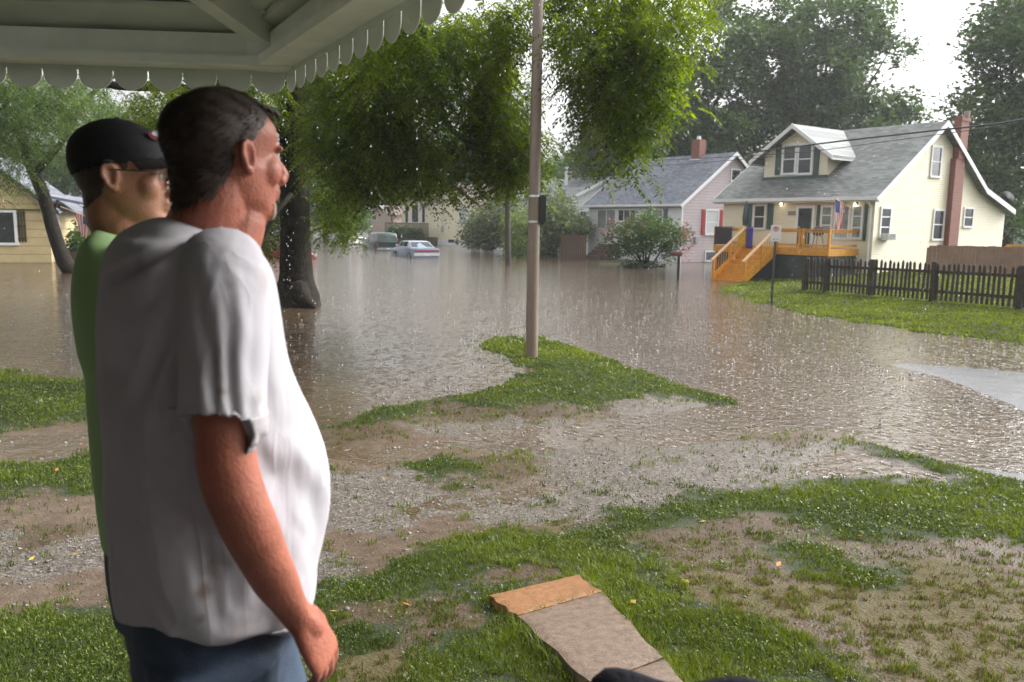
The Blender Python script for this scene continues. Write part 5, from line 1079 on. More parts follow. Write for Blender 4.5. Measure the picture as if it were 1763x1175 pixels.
# the big tree by the street
tb = Gz(510, 525, 0); Yb = tb.y
DG1, DG2 = (.018, .042, .005), (.14, .20, .022)
main_trunk = [([v3(509, 560, Yb), v3(510, 515, Yb), v3(510, 470, Yb), v3(508, 400, Yb), v3(507, 300, Yb), v3(505, 210, Yb), v3(512, 120, Yb - .5), v3(530, 10, Yb - 1), v3(540, -120, Yb - 1)], [.95, .68, .47, .42, .40, .38, .30, .24, .15]),
 ([v3(512, 500, Yb - .3), v3(528, 522, Yb - .7), v3(545, 535, Yb - 1)], [.35, .2, .05]), ([v3(505, 500, Yb - .3), v3(490, 524, Yb - .5), v3(474, 534, Yb - .8)], [.35, .2, .05]),
 ([v3(507, 260, Yb), v3(560, 190, Yb - 1), v3(640, 120, Yb - 2), v3(740, 75, Yb - 3), v3(790, 92, Yb - 3.5), v3(822, 115, Yb - 4), v3(870, 170, Yb - 4)], [.30, .24, .2, .15, .11, .08, .03]),
 ([v3(700, 90, Yb - 2.5), v3(742, 115, Yb - 3), v3(750, 165, Yb - 3), v3(768, 210, Yb - 3.4), v3(795, 240, Yb - 3.6), v3(818, 258, Yb - 3.8), v3(830, 300, Yb - 4)], [.12, .10, .085, .075, .065, .05, .02]),
 ([v3(505, 230, Yb), v3(440, 190, Yb - 1), v3(360, 165, Yb - 1.5), v3(280, 150, Yb - 2), v3(200, 148, Yb - 2), v3(140, 130, Yb - 2)], [.26, .2, .17, .13, .1, .05]),
 ([v3(300, 155, Yb - 2), v3(285, 200, Yb - 2), v3(260, 240, Yb - 2)], [.1, .08, .04]),
 ([v3(530, 10, Yb - 1), v3(640, -60, Yb - 3), v3(800, -80, Yb - 4), v3(940, -60, Yb - 5), v3(1080, -20, Yb - 5.5), v3(1150, 60, Yb - 6)], [.22, .2, .17, .14, .1, .04]),
 ([v3(1000, -50, Yb - 5), v3(1030, 40, Yb - 5.5), v3(1060, 130, Yb - 6), v3(1070, 200, Yb - 6)], [.09, .07, .05, .02]),
 ([v3(507, 330, Yb), v3(480, 360, Yb - 1.5), v3(460, 395, Yb - 2), v3(450, 420, Yb - 2.2)], [.09, .06, .04, .02])]
E1 = [(600,176,87.4,77.4,15,22,1.3),(560,276,55.2,64.5,22.5,25.5,1.3),(530,171,50.6,60.2,22.5,25.5,1),(690,74,110.4,86.0,14,20,1.2),(790,39,82.8,51.6,15,19,1),(700,9,82.8,34.4,14,18,1),(690,220,73.6,51.6,15,20,1.2),(640,230,55.2,47.3,15,20,1.1),(730,250,41.4,27.5,15,18,1.2),(840,84,59.8,64.5,16,20,0.9),(865,161,55.2,47.3,16,20,0.9),(845,215,69.0,36.1,16,19,1.2),(900,250,46.0,24.1,16,19,1.1),(800,235,36.8,25.8,16,19,1.0),(760,119,46.0,38.7,16,20,0.5),(790,171,36.8,25.8,16,20,0.5),(880,265,64.4,13.8,15,18,0.8),(470,354,47.8,32.7,22.5,25.5,1.4),(445,381,20.2,13.8,22.5,25.5,1),(583,330,22.1,24.1,17,20,1.1),(600,260,27.6,25.8,17,20,0.9),(890,-6,55.2,17.2,15,18,0.4),(420,124,73.6,43.0,17,22,0.8),(300,114,82.8,25.8,17,22,0.7),(180,104,55.2,18.9,17,22,0.5),(540,124,64.4,60.2,22.5,25.5,1.2),(420,39,110.4,51.6,16,22,0.8),(620,-1,73.6,34.4,15,20,0.8),(370,145,85,32,17,22,1),(250,140,60,22,17,22,0.7),(450,110,60,50,22.5,25.5,1),(270,185,60,26,18,23,0.9),(380,190,60,26,18,23,0.9),(180,170,50,20,18,23,0.5),(1080,-50,140,50,13,18,1.1),(1060,35,85,42,13,18,1),(1150,30,55,42,13,17,1),(1005,55,42,55,14,17,0.4),(1182,85,30,24,13,16,1),(1130,100,42,34,13,16,1),(1060,100,62,36,13,17,1),(1040,165,34,26,13,16,1),(1088,155,26,26,13,16,1),(1028,199,15,20,13,15,1),(1100,184,12,16,13,15,1)]
clump_tree('large feathery tree whose trunk stands in the flood behind the man in white', tb, main_trunk, E1, 21500, .34, DG1, DG2, 'pinnate', gap=.53, gs=.045, trans=.58, nclump=1500, spread=.17, sd=4)
# leaning tree at the left
lb0 = Gz(118, 470, 0); Yl = lb0.y
tr = [([v3(150, 480, Yl), v3(118, 462, Yl), v3(96, 410, Yl), v3(76, 340, Yl), v3(52, 280, Yl), v3(30, 215, Yl), v3(4, 160, Yl), v3(-30, 90, Yl)], [.46, .33, .28, .26, .24, .22, .19, .13]),
 ([v3(60, 300, Yl), v3(110, 240, Yl), v3(150, 170, Yl + 1), v3(200, 130, Yl + 1)], [.16, .12, .09, .05]), ([v3(104, 432, Yl), v3(88, 380, Yl + .3), v3(100, 345, Yl + .3)], [.2, .12, .05])]
E2 = [(60,170,70,35,26,36,.8),(10,200,40,50,26,34,.8),(150,180,60,40,28,36,.6),(60,230,60,30,30,38,.5),(10,270,25,20,28,34,.7),(180,230,60,30,30,38,.6),(-60,200,60,90,26,36,1),(20,120,60,30,26,34,.8),(120,130,60,25,26,34,.8)]
clump_tree('dark leaning tree at the left edge in front of the buff house', lb0, tr, E2, 6500, .34, DG1, (.10, .16, .04), 'pinnate', gap=.36, gs=.03, nclump=420, spread=.45, sd=9)
BG1, BG2 = (.016, .036, .010), (.075, .13, .035)
def bgtree(lb, u, vb, Y, E, n, size=.3, gap=.3, limbs=None, sd=3, c1=BG1, c2=BG2, spread=.62, group='trees behind the houses', tr_w=.45, nclump=None, gs=.02, trans=.35, vtop=None):
    p = at(u, vb, Y); p.z = 0.2; top = min(e[1] for e in E) if vtop is None else vtop
    T_ = [([Vector((p.x, p.y, -.3)), Vector(v3(u, (vb + top) / 2 + 20, Y)), Vector(v3(u + 6, top + 40, Y))], [tr_w, tr_w * .7, tr_w * .2])]
    for e in E[:7]:
        T_.append(([Vector(v3(u + 2, (vb + e[1]) / 2, Y)), Vector(v3((u + e[0]) / 2, (vb + e[1]) / 2 - 20, Y)), Vector(v3(e[0], e[1], (e[4] + e[5]) / 2))], [tr_w * .5, tr_w * .35, tr_w * .1]))
    return clump_tree(lb, p, T_, E, n, size, c1, c2, 'rhomb', gap, gs, trans, group, sd=sd, nclump=nclump, spread=spread)
bgtree('tall dense tree behind the lilac house', 1180, 330, 72, [(1130,235,110,70,66,80,1.2),(1060,270,75,40,66,76,1),(1240,250,80,60,66,78,1.2),(1180,160,80,60,66,78,1),(1270,90,60,60,68,78,.8),(1040,240,50,45,66,74,.8),(1250,20,45,45,68,78,.35)], 48000, .21, .38, sd=3, nclump=620, gs=.034)
bgtree('broad dark tree with sky gaps between the two near houses', 1400, 330, 78, [(1380,120,110,90,70,86,1.2),(1340,210,90,60,70,84,1.2),(1460,180,90,60,70,84,1),(1430,50,90,60,72,84,.9),(1340,30,70,55,72,84,.7),(1530,90,45,30,74,82,.5),(1550,170,35,30,74,82,.5),(1500,30,40,50,74,82,.5),(1490,240,70,30,72,84,1),(1580,75,20,16,74,82,.3),(1560,215,40,25,74,82,.5)], 60000, .21, .42, sd=12, nclump=760, gs=.034)
bgtree('tall tree rising behind the brick chimney at the right edge', 1740, 380, 58, [(1720,90,60,70,52,64,1),(1710,180,70,60,52,64,1.1),(1740,270,60,60,52,62,1.2),(1680,230,35,35,52,62,.7),(1780,20,60,60,52,64,1),(1800,150,70,120,52,64,1.1),(1660,205,25,18,52,60,.4),(1740,340,50,50,52,60,1.2)], 42000, .17, .40, sd=20, nclump=560, gs=.034)
bgtree('lower dark trees filling the gap behind the yellow house roof', 1560, 330, 84, [(1560,270,70,35,80,90,1),(1620,290,60,50,80,90,1),(1650,330,60,40,80,90,1),(1480,270,60,25,80,90,1)], 11000, .3, .22, sd=33, nclump=200)
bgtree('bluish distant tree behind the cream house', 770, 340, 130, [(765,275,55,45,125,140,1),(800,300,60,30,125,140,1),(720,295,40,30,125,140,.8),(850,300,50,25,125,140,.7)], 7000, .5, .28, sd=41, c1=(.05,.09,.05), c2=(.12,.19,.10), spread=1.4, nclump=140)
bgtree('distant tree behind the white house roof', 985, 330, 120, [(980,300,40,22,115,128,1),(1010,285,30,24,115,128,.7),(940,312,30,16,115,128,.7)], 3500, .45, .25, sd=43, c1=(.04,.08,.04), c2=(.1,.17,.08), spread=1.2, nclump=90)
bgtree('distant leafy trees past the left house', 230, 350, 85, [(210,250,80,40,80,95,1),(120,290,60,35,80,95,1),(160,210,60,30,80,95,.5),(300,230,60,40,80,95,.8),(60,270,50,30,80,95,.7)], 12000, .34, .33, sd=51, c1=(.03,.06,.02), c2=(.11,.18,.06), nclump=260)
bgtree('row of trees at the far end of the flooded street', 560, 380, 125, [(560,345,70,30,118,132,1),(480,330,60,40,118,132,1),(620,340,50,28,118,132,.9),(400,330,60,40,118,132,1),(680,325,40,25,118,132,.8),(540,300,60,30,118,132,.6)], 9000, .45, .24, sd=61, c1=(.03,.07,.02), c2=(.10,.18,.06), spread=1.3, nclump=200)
# shrubs
def shrub(lb, u, vb, Y, E, n, size, c1, c2, gap=.2, sd=2, kind='rhomb', spread=.25, nclump=None, stems=7, gs=.05):
    p = at(u, vb, Y); p.z = max(p.z, -.1); T_ = []
    for i in range(stems):
        e = E[i % len(E)]; q = Vector(v3(e[0] + random.uniform(-.5, .5) * e[2], e[1], Y)); T_.append(([p + Vector((random.uniform(-.2, .2), random.uniform(-.2, .2), -.2)), p.lerp(q, .5) + Vector((0, 0, .15)), q], [.06, .04, .015]))
    return clump_tree(lb, p, T_, E, n, size, c1, c2, kind, gap, gs, .4, None, 'shrub', sd, nclump, spread, 'shrub')
Yf = Gz(1112, 460, 0).y
fb_ = shrub('flowering bush with pink blossom on the lawn of the lilac house', 1112, 460, Yf, [(1110,395,45,30,Yf-1.2,Yf+1.2,1),(1080,405,35,25,Yf-1,Yf+1,1),(1145,405,35,28,Yf-1,Yf+1,1),(1115,430,40,20,Yf-1,Yf+1,1),(1170,410,18,22,Yf-.7,Yf+.7,.7),(1060,415,22,20,Yf-.7,Yf+.7,.7)], 7000, .085, (.02,.05,.01), (.09,.16,.03), .25, 5, nclump=190, stems=9)
P_, _, _ = ellipse_pts([(1070,385,25,14,Yf-1.2,Yf+1,1),(1100,392,20,18,Yf-1.2,Yf,1),(1050,400,18,18,Yf-1,Yf,1),(1178,415,14,26,Yf-1,Yf,1.3),(1130,395,20,10,Yf-1.3,Yf,.5),(1045,425,10,16,Yf-1,Yf,.8),(1185,440,6,16,Yf-1,Yf,1)], 60)
k_ = rng.integers(0, 60, 500); V, T_ = leaves_rhomb(P_[k_] + rng.normal(0, .12, (500, 3)) - np.array(fb_.location), .05, rng.uniform(0, 1, 500)); np_mesh('blossom', V, np.arange(len(V)).reshape(-1, 4), leafmat('pink_blossom', (.35, .05, .08), (.6, .2, .22), .3), fb_, {'tint': T_})
shrub('low clipped shrub under the flowering bush', 1085, 462, Yf - .8, [(1090,458,22,6,Yf-1.2,Yf-.4,1),(1130,457,16,5,Yf-1.2,Yf-.5,.6)], 900, .07, (.015,.035,.01), (.05,.1,.025), .1, 8, spread=.12)
SG1, SG2 = (.06, .085, .04), (.20, .25, .12)
shrub('pale green willowy shrub left of the utility pole', 850, 425, 66, [(845,390,40,26,64,68,1),(820,405,24,16,64,68,1),(860,360,26,26,64,68,.6),(880,400,26,22,64,68,1),(835,350,18,26,65,68,.35)], 9000, .13, SG1, SG2, .22, 15, spread=.4, nclump=200)
shrub('pale willowy shrub between the utility pole and the brown pole', 895, 440, 58, [(900,405,22,28,56,60,1.2),(895,380,24,22,56,60,.7),(890,425,22,14,56,60,1.1)], 5000, .11, (.07,.11,.03), (.22,.28,.1), .2, 16, spread=.35, nclump=130)
shrub('large pale shrub right of the brown pole before the white house', 955, 425, 60, [(950,400,32,24,58,62,1),(985,385,32,16,58,62,1),(960,360,24,24,58,62,.6),(945,425,22,12,58,62,1),(1000,395,22,12,58,62,.6),(940,375,20,26,58,62,.7)], 9000, .12, SG1, SG2, .22, 17, spread=.4, nclump=200)
shrub('round clipped bush at the far side of the flood', 607, 400, 95, [(605,372,30,24,92,98,1),(600,385,34,14,92,98,1)], 6000, .16, (.04,.08,.025), (.10,.18,.06), 0, 18, spread=.3, nclump=220)
shrub('green hedge on the deck side of the cream house', 700, 404, 86, [(690,398,28,9,84,85,1),(715,402,16,6,84,85,1)], 2500, .14, (.03,.06,.02), (.09,.14,.05), 0, 19, spread=.2)
shrub('bush beside the porch of the left buff house', 130, 430, 44, [(133,420,10,18,43,45,1),(146,405,8,20,43,45,.8)], 1500, .12, (.04,.08,.02), (.12,.2,.05), .1, 20, spread=.25)
# a few plants standing in the shallow water
# ------------------------------------------------------------------ the porch the photographer stands under
PF = .80                      # porch floor height
ZE = 3.02                     # eave height
pc = Gz(491, 124, ZE); pL = Gz(0, 109, ZE); pR = Gz(705, 0, ZE)
dL = (pL - pc).normalized(); dR = (pR - pc).normalized()
print('porch corner', pc, dL, dR)
porch = empty('porch', Vector((0, 0, PF)), 0, 'white painted porch roof with scalloped trim sheltering the two men', 'porch')
M_porch = mat('porch_paint', (.70, .72, .65), .55, var=.12, vscale=4); M_porch2 = mat('porch_trim', (.78, .80, .73), .5, var=.08, vscale=6)
o0 = Vector((0, 0, PF)); cL = pc + dL * 4.2; cR = pc + dR * 5.6
bis = (dL + dR).normalized(); apex = pc + bis * 3.4 + Vector((0, 0, 1.0)); apex.z = ZE + 1.05
up = Vector((0, 0, 1))
# fascia beams
for a, b in ((pc, cL), (pc, cR)):
    mb = MB(); d_ = (b - a).normalized(); n_ = Vector((-d_.y, d_.x, 0)); n_ = n_ if n_.dot(bis) > 0 else -n_
    a2 = a - o0; b2 = b - o0
    mb.bar(a2 + n_ * .05 + up * .07, b2 + n_ * .05 + up * .07, .09, .14); mb.bar(a2 + n_ * .12 + up * .02, b2 + n_ * .12 + up * .02, .05, .04)
    mb.build('fascia', M_porch2, porch)
# scalloped metal trim
mb = MB(); mb.box(-.09, .09, -.09, .09, -.006, .137, Matrix.Translation(pc - o0 + bis * .07)); mb.build('corner_block', M_porch2, porch)
M_scal = mat('scalloped_tin', (.68, .71, .65), .4, var=.1, vscale=5)
for a, b, wdt in ((pc, cL, .152), (pc, cR, .152)):
    d_ = (b - a).normalized(); n_ = Vector((-d_.y, d_.x, 0)); n_ = n_ if n_.dot(bis) < 0 else -n_
    L0 = (b - a).length; k = int(L0 / wdt); mb = MB()
    for i in range(k):
        s0 = i * wdt + .003; s1 = (i + 1) * wdt - .003; top = .0; P = [(s0, top + .03), (s1, top + .03), (s1, -.04)]
        for t in np.linspace(0, math.pi, 9)[1:-1]: P.append(((s0 + s1) / 2 + (s1 - s0) / 2 * math.cos(t), -.04 - .06 * math.sin(t)))
        P.append((s0, -.04)); tl = rng.normal(0, .006)
        mb.prism([a - o0 + d_ * s + n_ * (.005 + tl * (-z) * 10 * .1) + up * z for s, z in P], n_ * .003)
    q0, q1 = a - o0 + n_ * .002, b - o0 + n_ * .002; mb.bar(q0 + up * .008, q1 + up * .008, .003, .05)
    mb.build('scalloped_trim', M_scal, porch)
# hip rafter and ceiling planes
def plane_boards(a, b, nm, width, gapd, mt):
    """ceiling between eave a-b and the apex line: boards run parallel to the eave"""
    d_ = (b - a).normalized(); n_ = Vector((-d_.y, d_.x, 0)); n_ = n_ if n_.dot(bis) > 0 else -n_
    run = (apex - pc).dot(n_); slope = (apex.z - ZE) / run; along = (apex - pc).dot(d_)
    k = int(run / width); mb = MB()
    for i in range(k):
        y0, y1 = i * width, (i + 1) * width - gapd
        x0a, x0b = along * y0 / run, along * y1 / run; st = .022 if i % 2 else 0
        q = [a + d_ * x0a + n_ * y0 + up * (slope * y0 + .14 + st), a + d_ * 7 + n_ * y0 + up * (slope * y0 + .14 + st), a + d_ * 7 + n_ * y1 + up * (slope * y1 + .14 + st), a + d_ * x0b + n_ * y1 + up * (slope * y1 + .14 + st)]
        mb.prism([p - o0 for p in q], (0, 0, .02))
    q = [a + d_ * 0 + up * .175 - n_ * .1, a + d_ * 7 + up * .175 - n_ * .1, a + d_ * 7 + n_ * run + up * (slope * run + .2), a + d_ * along + n_ * run + up * (slope * run + .2)]
    mb.build(nm, mt, porch); mb = MB(); mb.prism([p - o0 for p in q], (0, 0, .03)); mb.build('roof_panel', M_white, porch)
    return d_, n_, slope, run
dd1, nn1, s1_, r1_ = plane_boards(pc, cR, 'ceiling_boards', .14, .012, M_porch)
dd2, nn2, s2_, r2_ = plane_boards(pc, cL, 'ceiling_boards', .22, .010, M_porch)
mb = MB(); mb.bar(pc - o0 + up * .11, apex - o0 + up * .11, .09, .12); mb.bar(pc - o0 + up * .20, apex - o0 + up * .21, .4, .03); mb.build('hip_rafter', M_porch2, porch)
mb = MB(); q0 = pc + nn1 * .62 + up * (s1_ * .62 + .06)
for off, w_, h_ in ((0, .06, .13), (.075, .05, .09)): mb.bar(q0 + nn1 * off + dd1 * (.25 + off) - o0 , q0 + nn1 * off + dd1 * 5.2 - o0, w_, h_)
mb.build('purlin', M_porch2, porch)
for off in (.55, 1.15):
    mb = MB(); q0 = pc + nn2 * off + up * (s2_ * off + .12); mb.bar(q0 + dd2 * (.2 + off) - o0, q0 + dd2 * 4.2 - o0, .09, .03); mb.build('batten', M_porch, porch)
mb = MB(); q0 = pc + nn1 * .06 + up * .2; 
# floor, house wall behind the photographer with an added shading return, posts
flp = [Vector((-2.2, 2.15, 0)), Vector((1.6, 2.15, 0)), Vector((1.6, -1.6, 0)), Vector((-2.2, -1.6, 0))]
mb = MB()
for i in range(27): x0 = -2.2 + i * .141; mb.box(x0, x0 + .135, -1.6, 2.15, -.035, 0)
mb.box(-2.2, 1.6, 2.10, 2.13, -.25, -.037); mb.box(-2.15, 1.55, -1.6, 2.09, -.7, -.25)
mb.build('floor_boards', mat('porch_floor_grey', (.11, .11, .11), .5, var=.15), porch)
mb = MB(); mb.box(-4.2, 5.5, -1.3, -1.05, -.6, 3.6); mb.box(-2.35, -2.1, -1.045, 1.75, -.6, 3.0); mb.build('house_wall_and_shade_return', siding('porch_wall_tan', (.10, .085, .07), .12, .05), porch)  # unseen side return and extra width added, dark toned, to shade the men
for (x_, y_) in ((-2.1, -1.2), (1.5, 2.0) if False else (1.5, -1.2)): mb = MB(); mb.box(x_ - .05, x_ + .05, y_ - .05, y_ + .05, 0, ZE - PF + .3); mb.build('post', M_porch2, porch)
# drips from the eave corner
n = 70; zz = np.sort(rng.uniform(0.2, ZE - .1, n)); P = np.stack([np.full(n, pc.x) + rng.normal(0, .006, n), np.full(n, pc.y - .02) + rng.normal(0, .006, n), zz], 1)
Pd = [P]
for s_ in (.4, .75, 1.1, 1.5): q = pc + dR * s_; k = 7; Pd.append(np.stack([np.full(k, q.x), np.full(k, q.y), rng.uniform(1.6, ZE - .12, k)], 1))
P = np.concatenate(Pd); drops(P, np.full(len(P), .0028), rng.uniform(.003, .007, len(P)), 'eave_drips', 'string of water drops falling from the porch roof corner')
# ------------------------------------------------------------------ chair with a padded back at the bottom of the frame
cp_ = Vector((.28, 1.14, PF)); ch = empty('porch_chair', cp_, R(4), 'porch chair with a dark grey padded back', 'chair')
M_pad = mat('charcoal_fleece', (.012, .012, .015), .95, spec=.1, bump=.004, bscale=90)
zt = at(1050, 1146, 1.2).z - PF + .035; zt2 = at(1320, 1168, 1.2).z - PF + .03
mb = MB(); rg = []; nx = 24
for i in range(nx + 1):
    t = i / nx; x_ = -.19 + .46 * t; bump_ = math.exp(-((t - .22) / .2) ** 2) * (zt - zt2) * 1.1 + .012 * math.sin(t * 14); e_ = min(1, math.sin(math.pi * min(max(t, .0), 1)) * 3 + .12); top = zt2 - .01 + bump_ - .10 * (1 - min(1, e_))
    rg.append([Vector((x_, .045 * math.cos(a) * (.5 + .5 * e_), (top + .35) / 2 + (top - .35) / 2 * math.copysign(abs(math.sin(a)) ** .6, math.sin(a)))) for a in np.linspace(0, 2 * math.pi, 18, endpoint=False)])
mb.rings(rg); mb.build('backrest', M_pad, ch, smooth=True)
mb = MB(); mb.box(-.2, .28, -.5, -.03, .40, .47); mb.build('seat', M_pad, ch, bevel=.02)
print('chair', cp_, zt, zt2, [tuple(round(c,2) for c in p) for p in rg[6][::4]])
for sx_ in (-.17, .25):
    for sy_ in (-.47, .0): mb = MB(); mb.tube([(sx_, sy_, 0), (sx_, sy_, .62 if sy_ == 0 else .4)], .014, 8); mb.build('leg', M_black, ch)
# ------------------------------------------------------------------ people
def voxel(mb, name, mt, parent, vox, smooth=6, fac=.5):
    me = bpy.data.meshes.new('tmp'); me.from_pydata(mb.v, [], mb.f); me.update(); o = bpy.data.objects.new('tmp', me); COL.objects.link(o)
    bm = bmesh.new(); bm.from_mesh(me); bmesh.ops.recalc_face_normals(bm, faces=bm.faces); bm.to_mesh(me); bm.free()
    r = o.modifiers.new('r', 'REMESH'); r.mode = 'VOXEL'; r.voxel_size = vox; s = o.modifiers.new('s', 'SMOOTH'); s.iterations = smooth; s.factor = fac
    dg = bpy.context.evaluated_depsgraph_get(); me2 = bpy.data.meshes.new_from_object(o.evaluated_get(dg)); bpy.data.objects.remove(o)
    me2.name = name; me2.polygons.foreach_set('use_smooth', [True] * len(me2.polygons)); me2.materials.clear(); me2.materials.append(mt)
    ob = bpy.data.objects.new(name, me2); COL.objects.link(ob); ob.parent = parent; return ob
def getV(ob):
    me = ob.data; V = np.empty(len(me.vertices) * 3, np.float32); me.vertices.foreach_get('co', V); Nn = np.empty_like(V); me.vertices.foreach_get('normal', Nn); return V.reshape(-1, 3), Nn.reshape(-1, 3)
def getF(ob): 
    me = ob.data; F = np.empty(len(me.loops), np.int32); me.loops.foreach_get('vertex_index', F); return F.reshape(-1, 4)
def head_parts(mb, M, fat=1.0, chin=1.0):
    h = MB()
    prof = [(-.113,.066,.040,.012,.05),(-.109,.080,.020,.026,.045),(-.100,.0865,-.005,.038,.035),(-.088,.085,-.030,.047,.025),(-.074,.083,-.045,.0535,.015),(-.058,.085,-.060,.058,.005),(-.040,.086,-.076,.063,-.005),
      (-.020,.085,-.090,.067,-.01),(0,.082,-.099,.0695,-.012),(.012,.083,-.103,.072,-.014),(.025,.090,-.106,.0745,-.016),(.042,.0905,-.107,.0765,-.018),(.060,.085,-.104,.0765,-.02),(.078,.073,-.095,.071,-.02),(.093,.055,-.079,.059,-.02),(.104,.034,-.058,.043,-.02),(.111,.012,-.038,.025,-.018),(.114,-.004,-.024,.010,-.015)]
    rings_ = []
    for z_, xf, xb, w_, xc in prof:
        ring = []
        for k in range(44):
            a = 2 * math.pi * k / 44; ca, sa = math.cos(a), math.sin(a); pf = 2.25 if z_ > .03 else 2.0
            cx = math.copysign(abs(ca) ** (2 / (pf if ca > 0 else 2.15)), ca); sx_ = math.copysign(abs(sa) ** (2 / pf), sa)
            ring.append(Vector((xc + ((xf - xc) if ca > 0 else (xc - xb)) * cx, w_ * sx_ * (fat if z_ < 0 else 1), z_)))
        rings_.append(ring)
    h.rings(rings_)
    for s_ in (-1, 1):
        h.ell((.054, s_ * .040, -.022), (.028, .024, .028), nu=18, nv=12)   # cheek
        h.ell((.0795, s_ * .026, .020), (.0105, .026, .008), nu=14, nv=8)   # brow
        h.ell((.069, s_ * .031, .002), (.014, .016, .010), nu=14, nv=8)   # lids
        h.ell((.098, s_ * .012, -.036), (.011, .009, .009), nu=12, nv=8)   # nostril wing
    h.tube([(.082, 0, .016), (.096, 0, -.005), (.109, 0, -.026), (.104, 0, -.038)], [.008, .0105, .0125, .009], 12, caps='round', sub=2)
    h.ell((.066, 0, -.060), (.023, .030, .026), nu=18, nv=12); h.ell((.080, 0, -.050), (.014, .024, .010), nu=14, nv=8)
    h.ell((.087, 0, -.058), (.010, .023, .0055), nu=14, nv=8); h.ell((.085, 0, -.068), (.010, .020, .0065), nu=14, nv=8)
    for s_ in (-1, 1):
        # ear: helix ring, bowl and lobe
        T_ = Matrix.Translation((-.008, s_ * .079, -.002)) @ Matrix.Rotation(s_ * R(-24), 4, 'Z') @ Matrix.Rotation(R(-10), 4, 'Y')
        path = [T_ @ Vector((.0155 * math.cos(a) * (1.0 if math.sin(a) > 0 else .75), s_ * .006, .003 + .026 * math.sin(a))) for a in np.linspace(R(-60), R(265), 15)]
        h.tube(path, [.0035] + [.0048] * 13 + [.004], 8, caps='round')
        h.ell(T_ @ Vector((0, -s_ * .002, .004)), (.0145, .0045, .025), (T_.to_3x3()).to_4x4(), nu=14, nv=10)
        path = [T_ @ Vector((.010 * math.cos(a), s_ * .004, .004 + .018 * math.sin(a))) for a in np.linspace(R(30), R(220), 9)]; h.tube(path, .0032, 8, caps='round')
        h.ell(T_ @ Vector((.003, s_ * .002, -.024)), (.008, .005, .009), nu=12, nv=8); h.ell(T_ @ Vector((.015, s_ * .001, -.002)), (.005, .006, .008), nu=10, nv=8)
    h.xf(M); mb.v, n0 = mb.v + h.v, len(mb.v); mb.f += [tuple(i + n0 for i in f) for f in h.f]
def hand(mb, wrist, dirv, palmn, L=.19, curl=.55, side=1):
    """wrist point, direction of the palm, palm normal (towards the palm side); thumb leaves on side*cross"""
    d = Vector(dirv).normalized(); n = Vector(palmn); n = (n - d * n.dot(d)).normalized(); s = d.cross(n) * side
    rg = []
    for t, w_, th_ in ((-.02, .026, .021), (.0, .028, .022), (.03, .038, .020), (.06, .043, .018), (.085, .044, .016), (.098, .040, .013)):
        rg.append([Vector(wrist) + d * t + s * math.cos(a) * w_ + n * math.sin(a) * th_ for a in np.linspace(0, 2 * math.pi, 16, endpoint=False)])
    mb.rings(rg)
    for i, (off, ln, c_) in enumerate(((.031, .074, .9), (.011, .082, 1.0), (-.010, .077, 1.1), (-.030, .060, 1.2))):
        p = Vector(wrist) + d * (.088 - .004 * abs(i - 1)) + s * off; pts = [p - d * .03, p]; ang = 0; seg = (.46, .30, .24)
        for j, q in enumerate(seg):
            ang += curl * c_ * (.8, 1.0, .7)[j]; dd_ = (d * math.cos(ang) + n * math.sin(ang)).normalized(); pts.append(pts[-1] + dd_ * ln * q)
        mb.tube(pts, [.009, .0098, .0088, .0082, .0068], 10, caps='round', sub=2)
    p = Vector(wrist) + d * .02 + s * .026; t1 = (d * .75 + s * .55 + n * .35).normalized(); t2 = (d * .9 + s * .15 + n * .45).normalized()
    mb.tube([p - d * .01, p + t1 * .035, p + t1 * .055 + t2 * .022, p + t1 * .055 + t2 * .05], [.014, .0125, .0105, .0085], 10, caps='round', sub=2)
M_skin1 = mat('skin_sunburnt', (.32, .108, .068), .5, spec=.35, var=.20, vscale=22, bump=.0016, bscale=170, Subsurface_Weight=.12, Subsurface_Radius=(.012, .004, .002))
M_skin2 = mat('skin_tanned', (.38, .185, .115), .45, spec=.4, var=.18, vscale=16, bump=.0012, bscale=220, Subsurface_Weight=.12, Subsurface_Radius=(.012, .004, .002))
M_hair = mat('dark_brown_hair', (.038, .025, .018), .6, spec=.3, var=.6, vscale=45); M_hair2 = mat('greying_hair', (.05, .035, .028), .55, var=.4, vscale=60)
M_jeans = mat('blue_jeans', (.028, .045, .075), .8, var=.35, vscale=9, bump=.002, bscale=300)
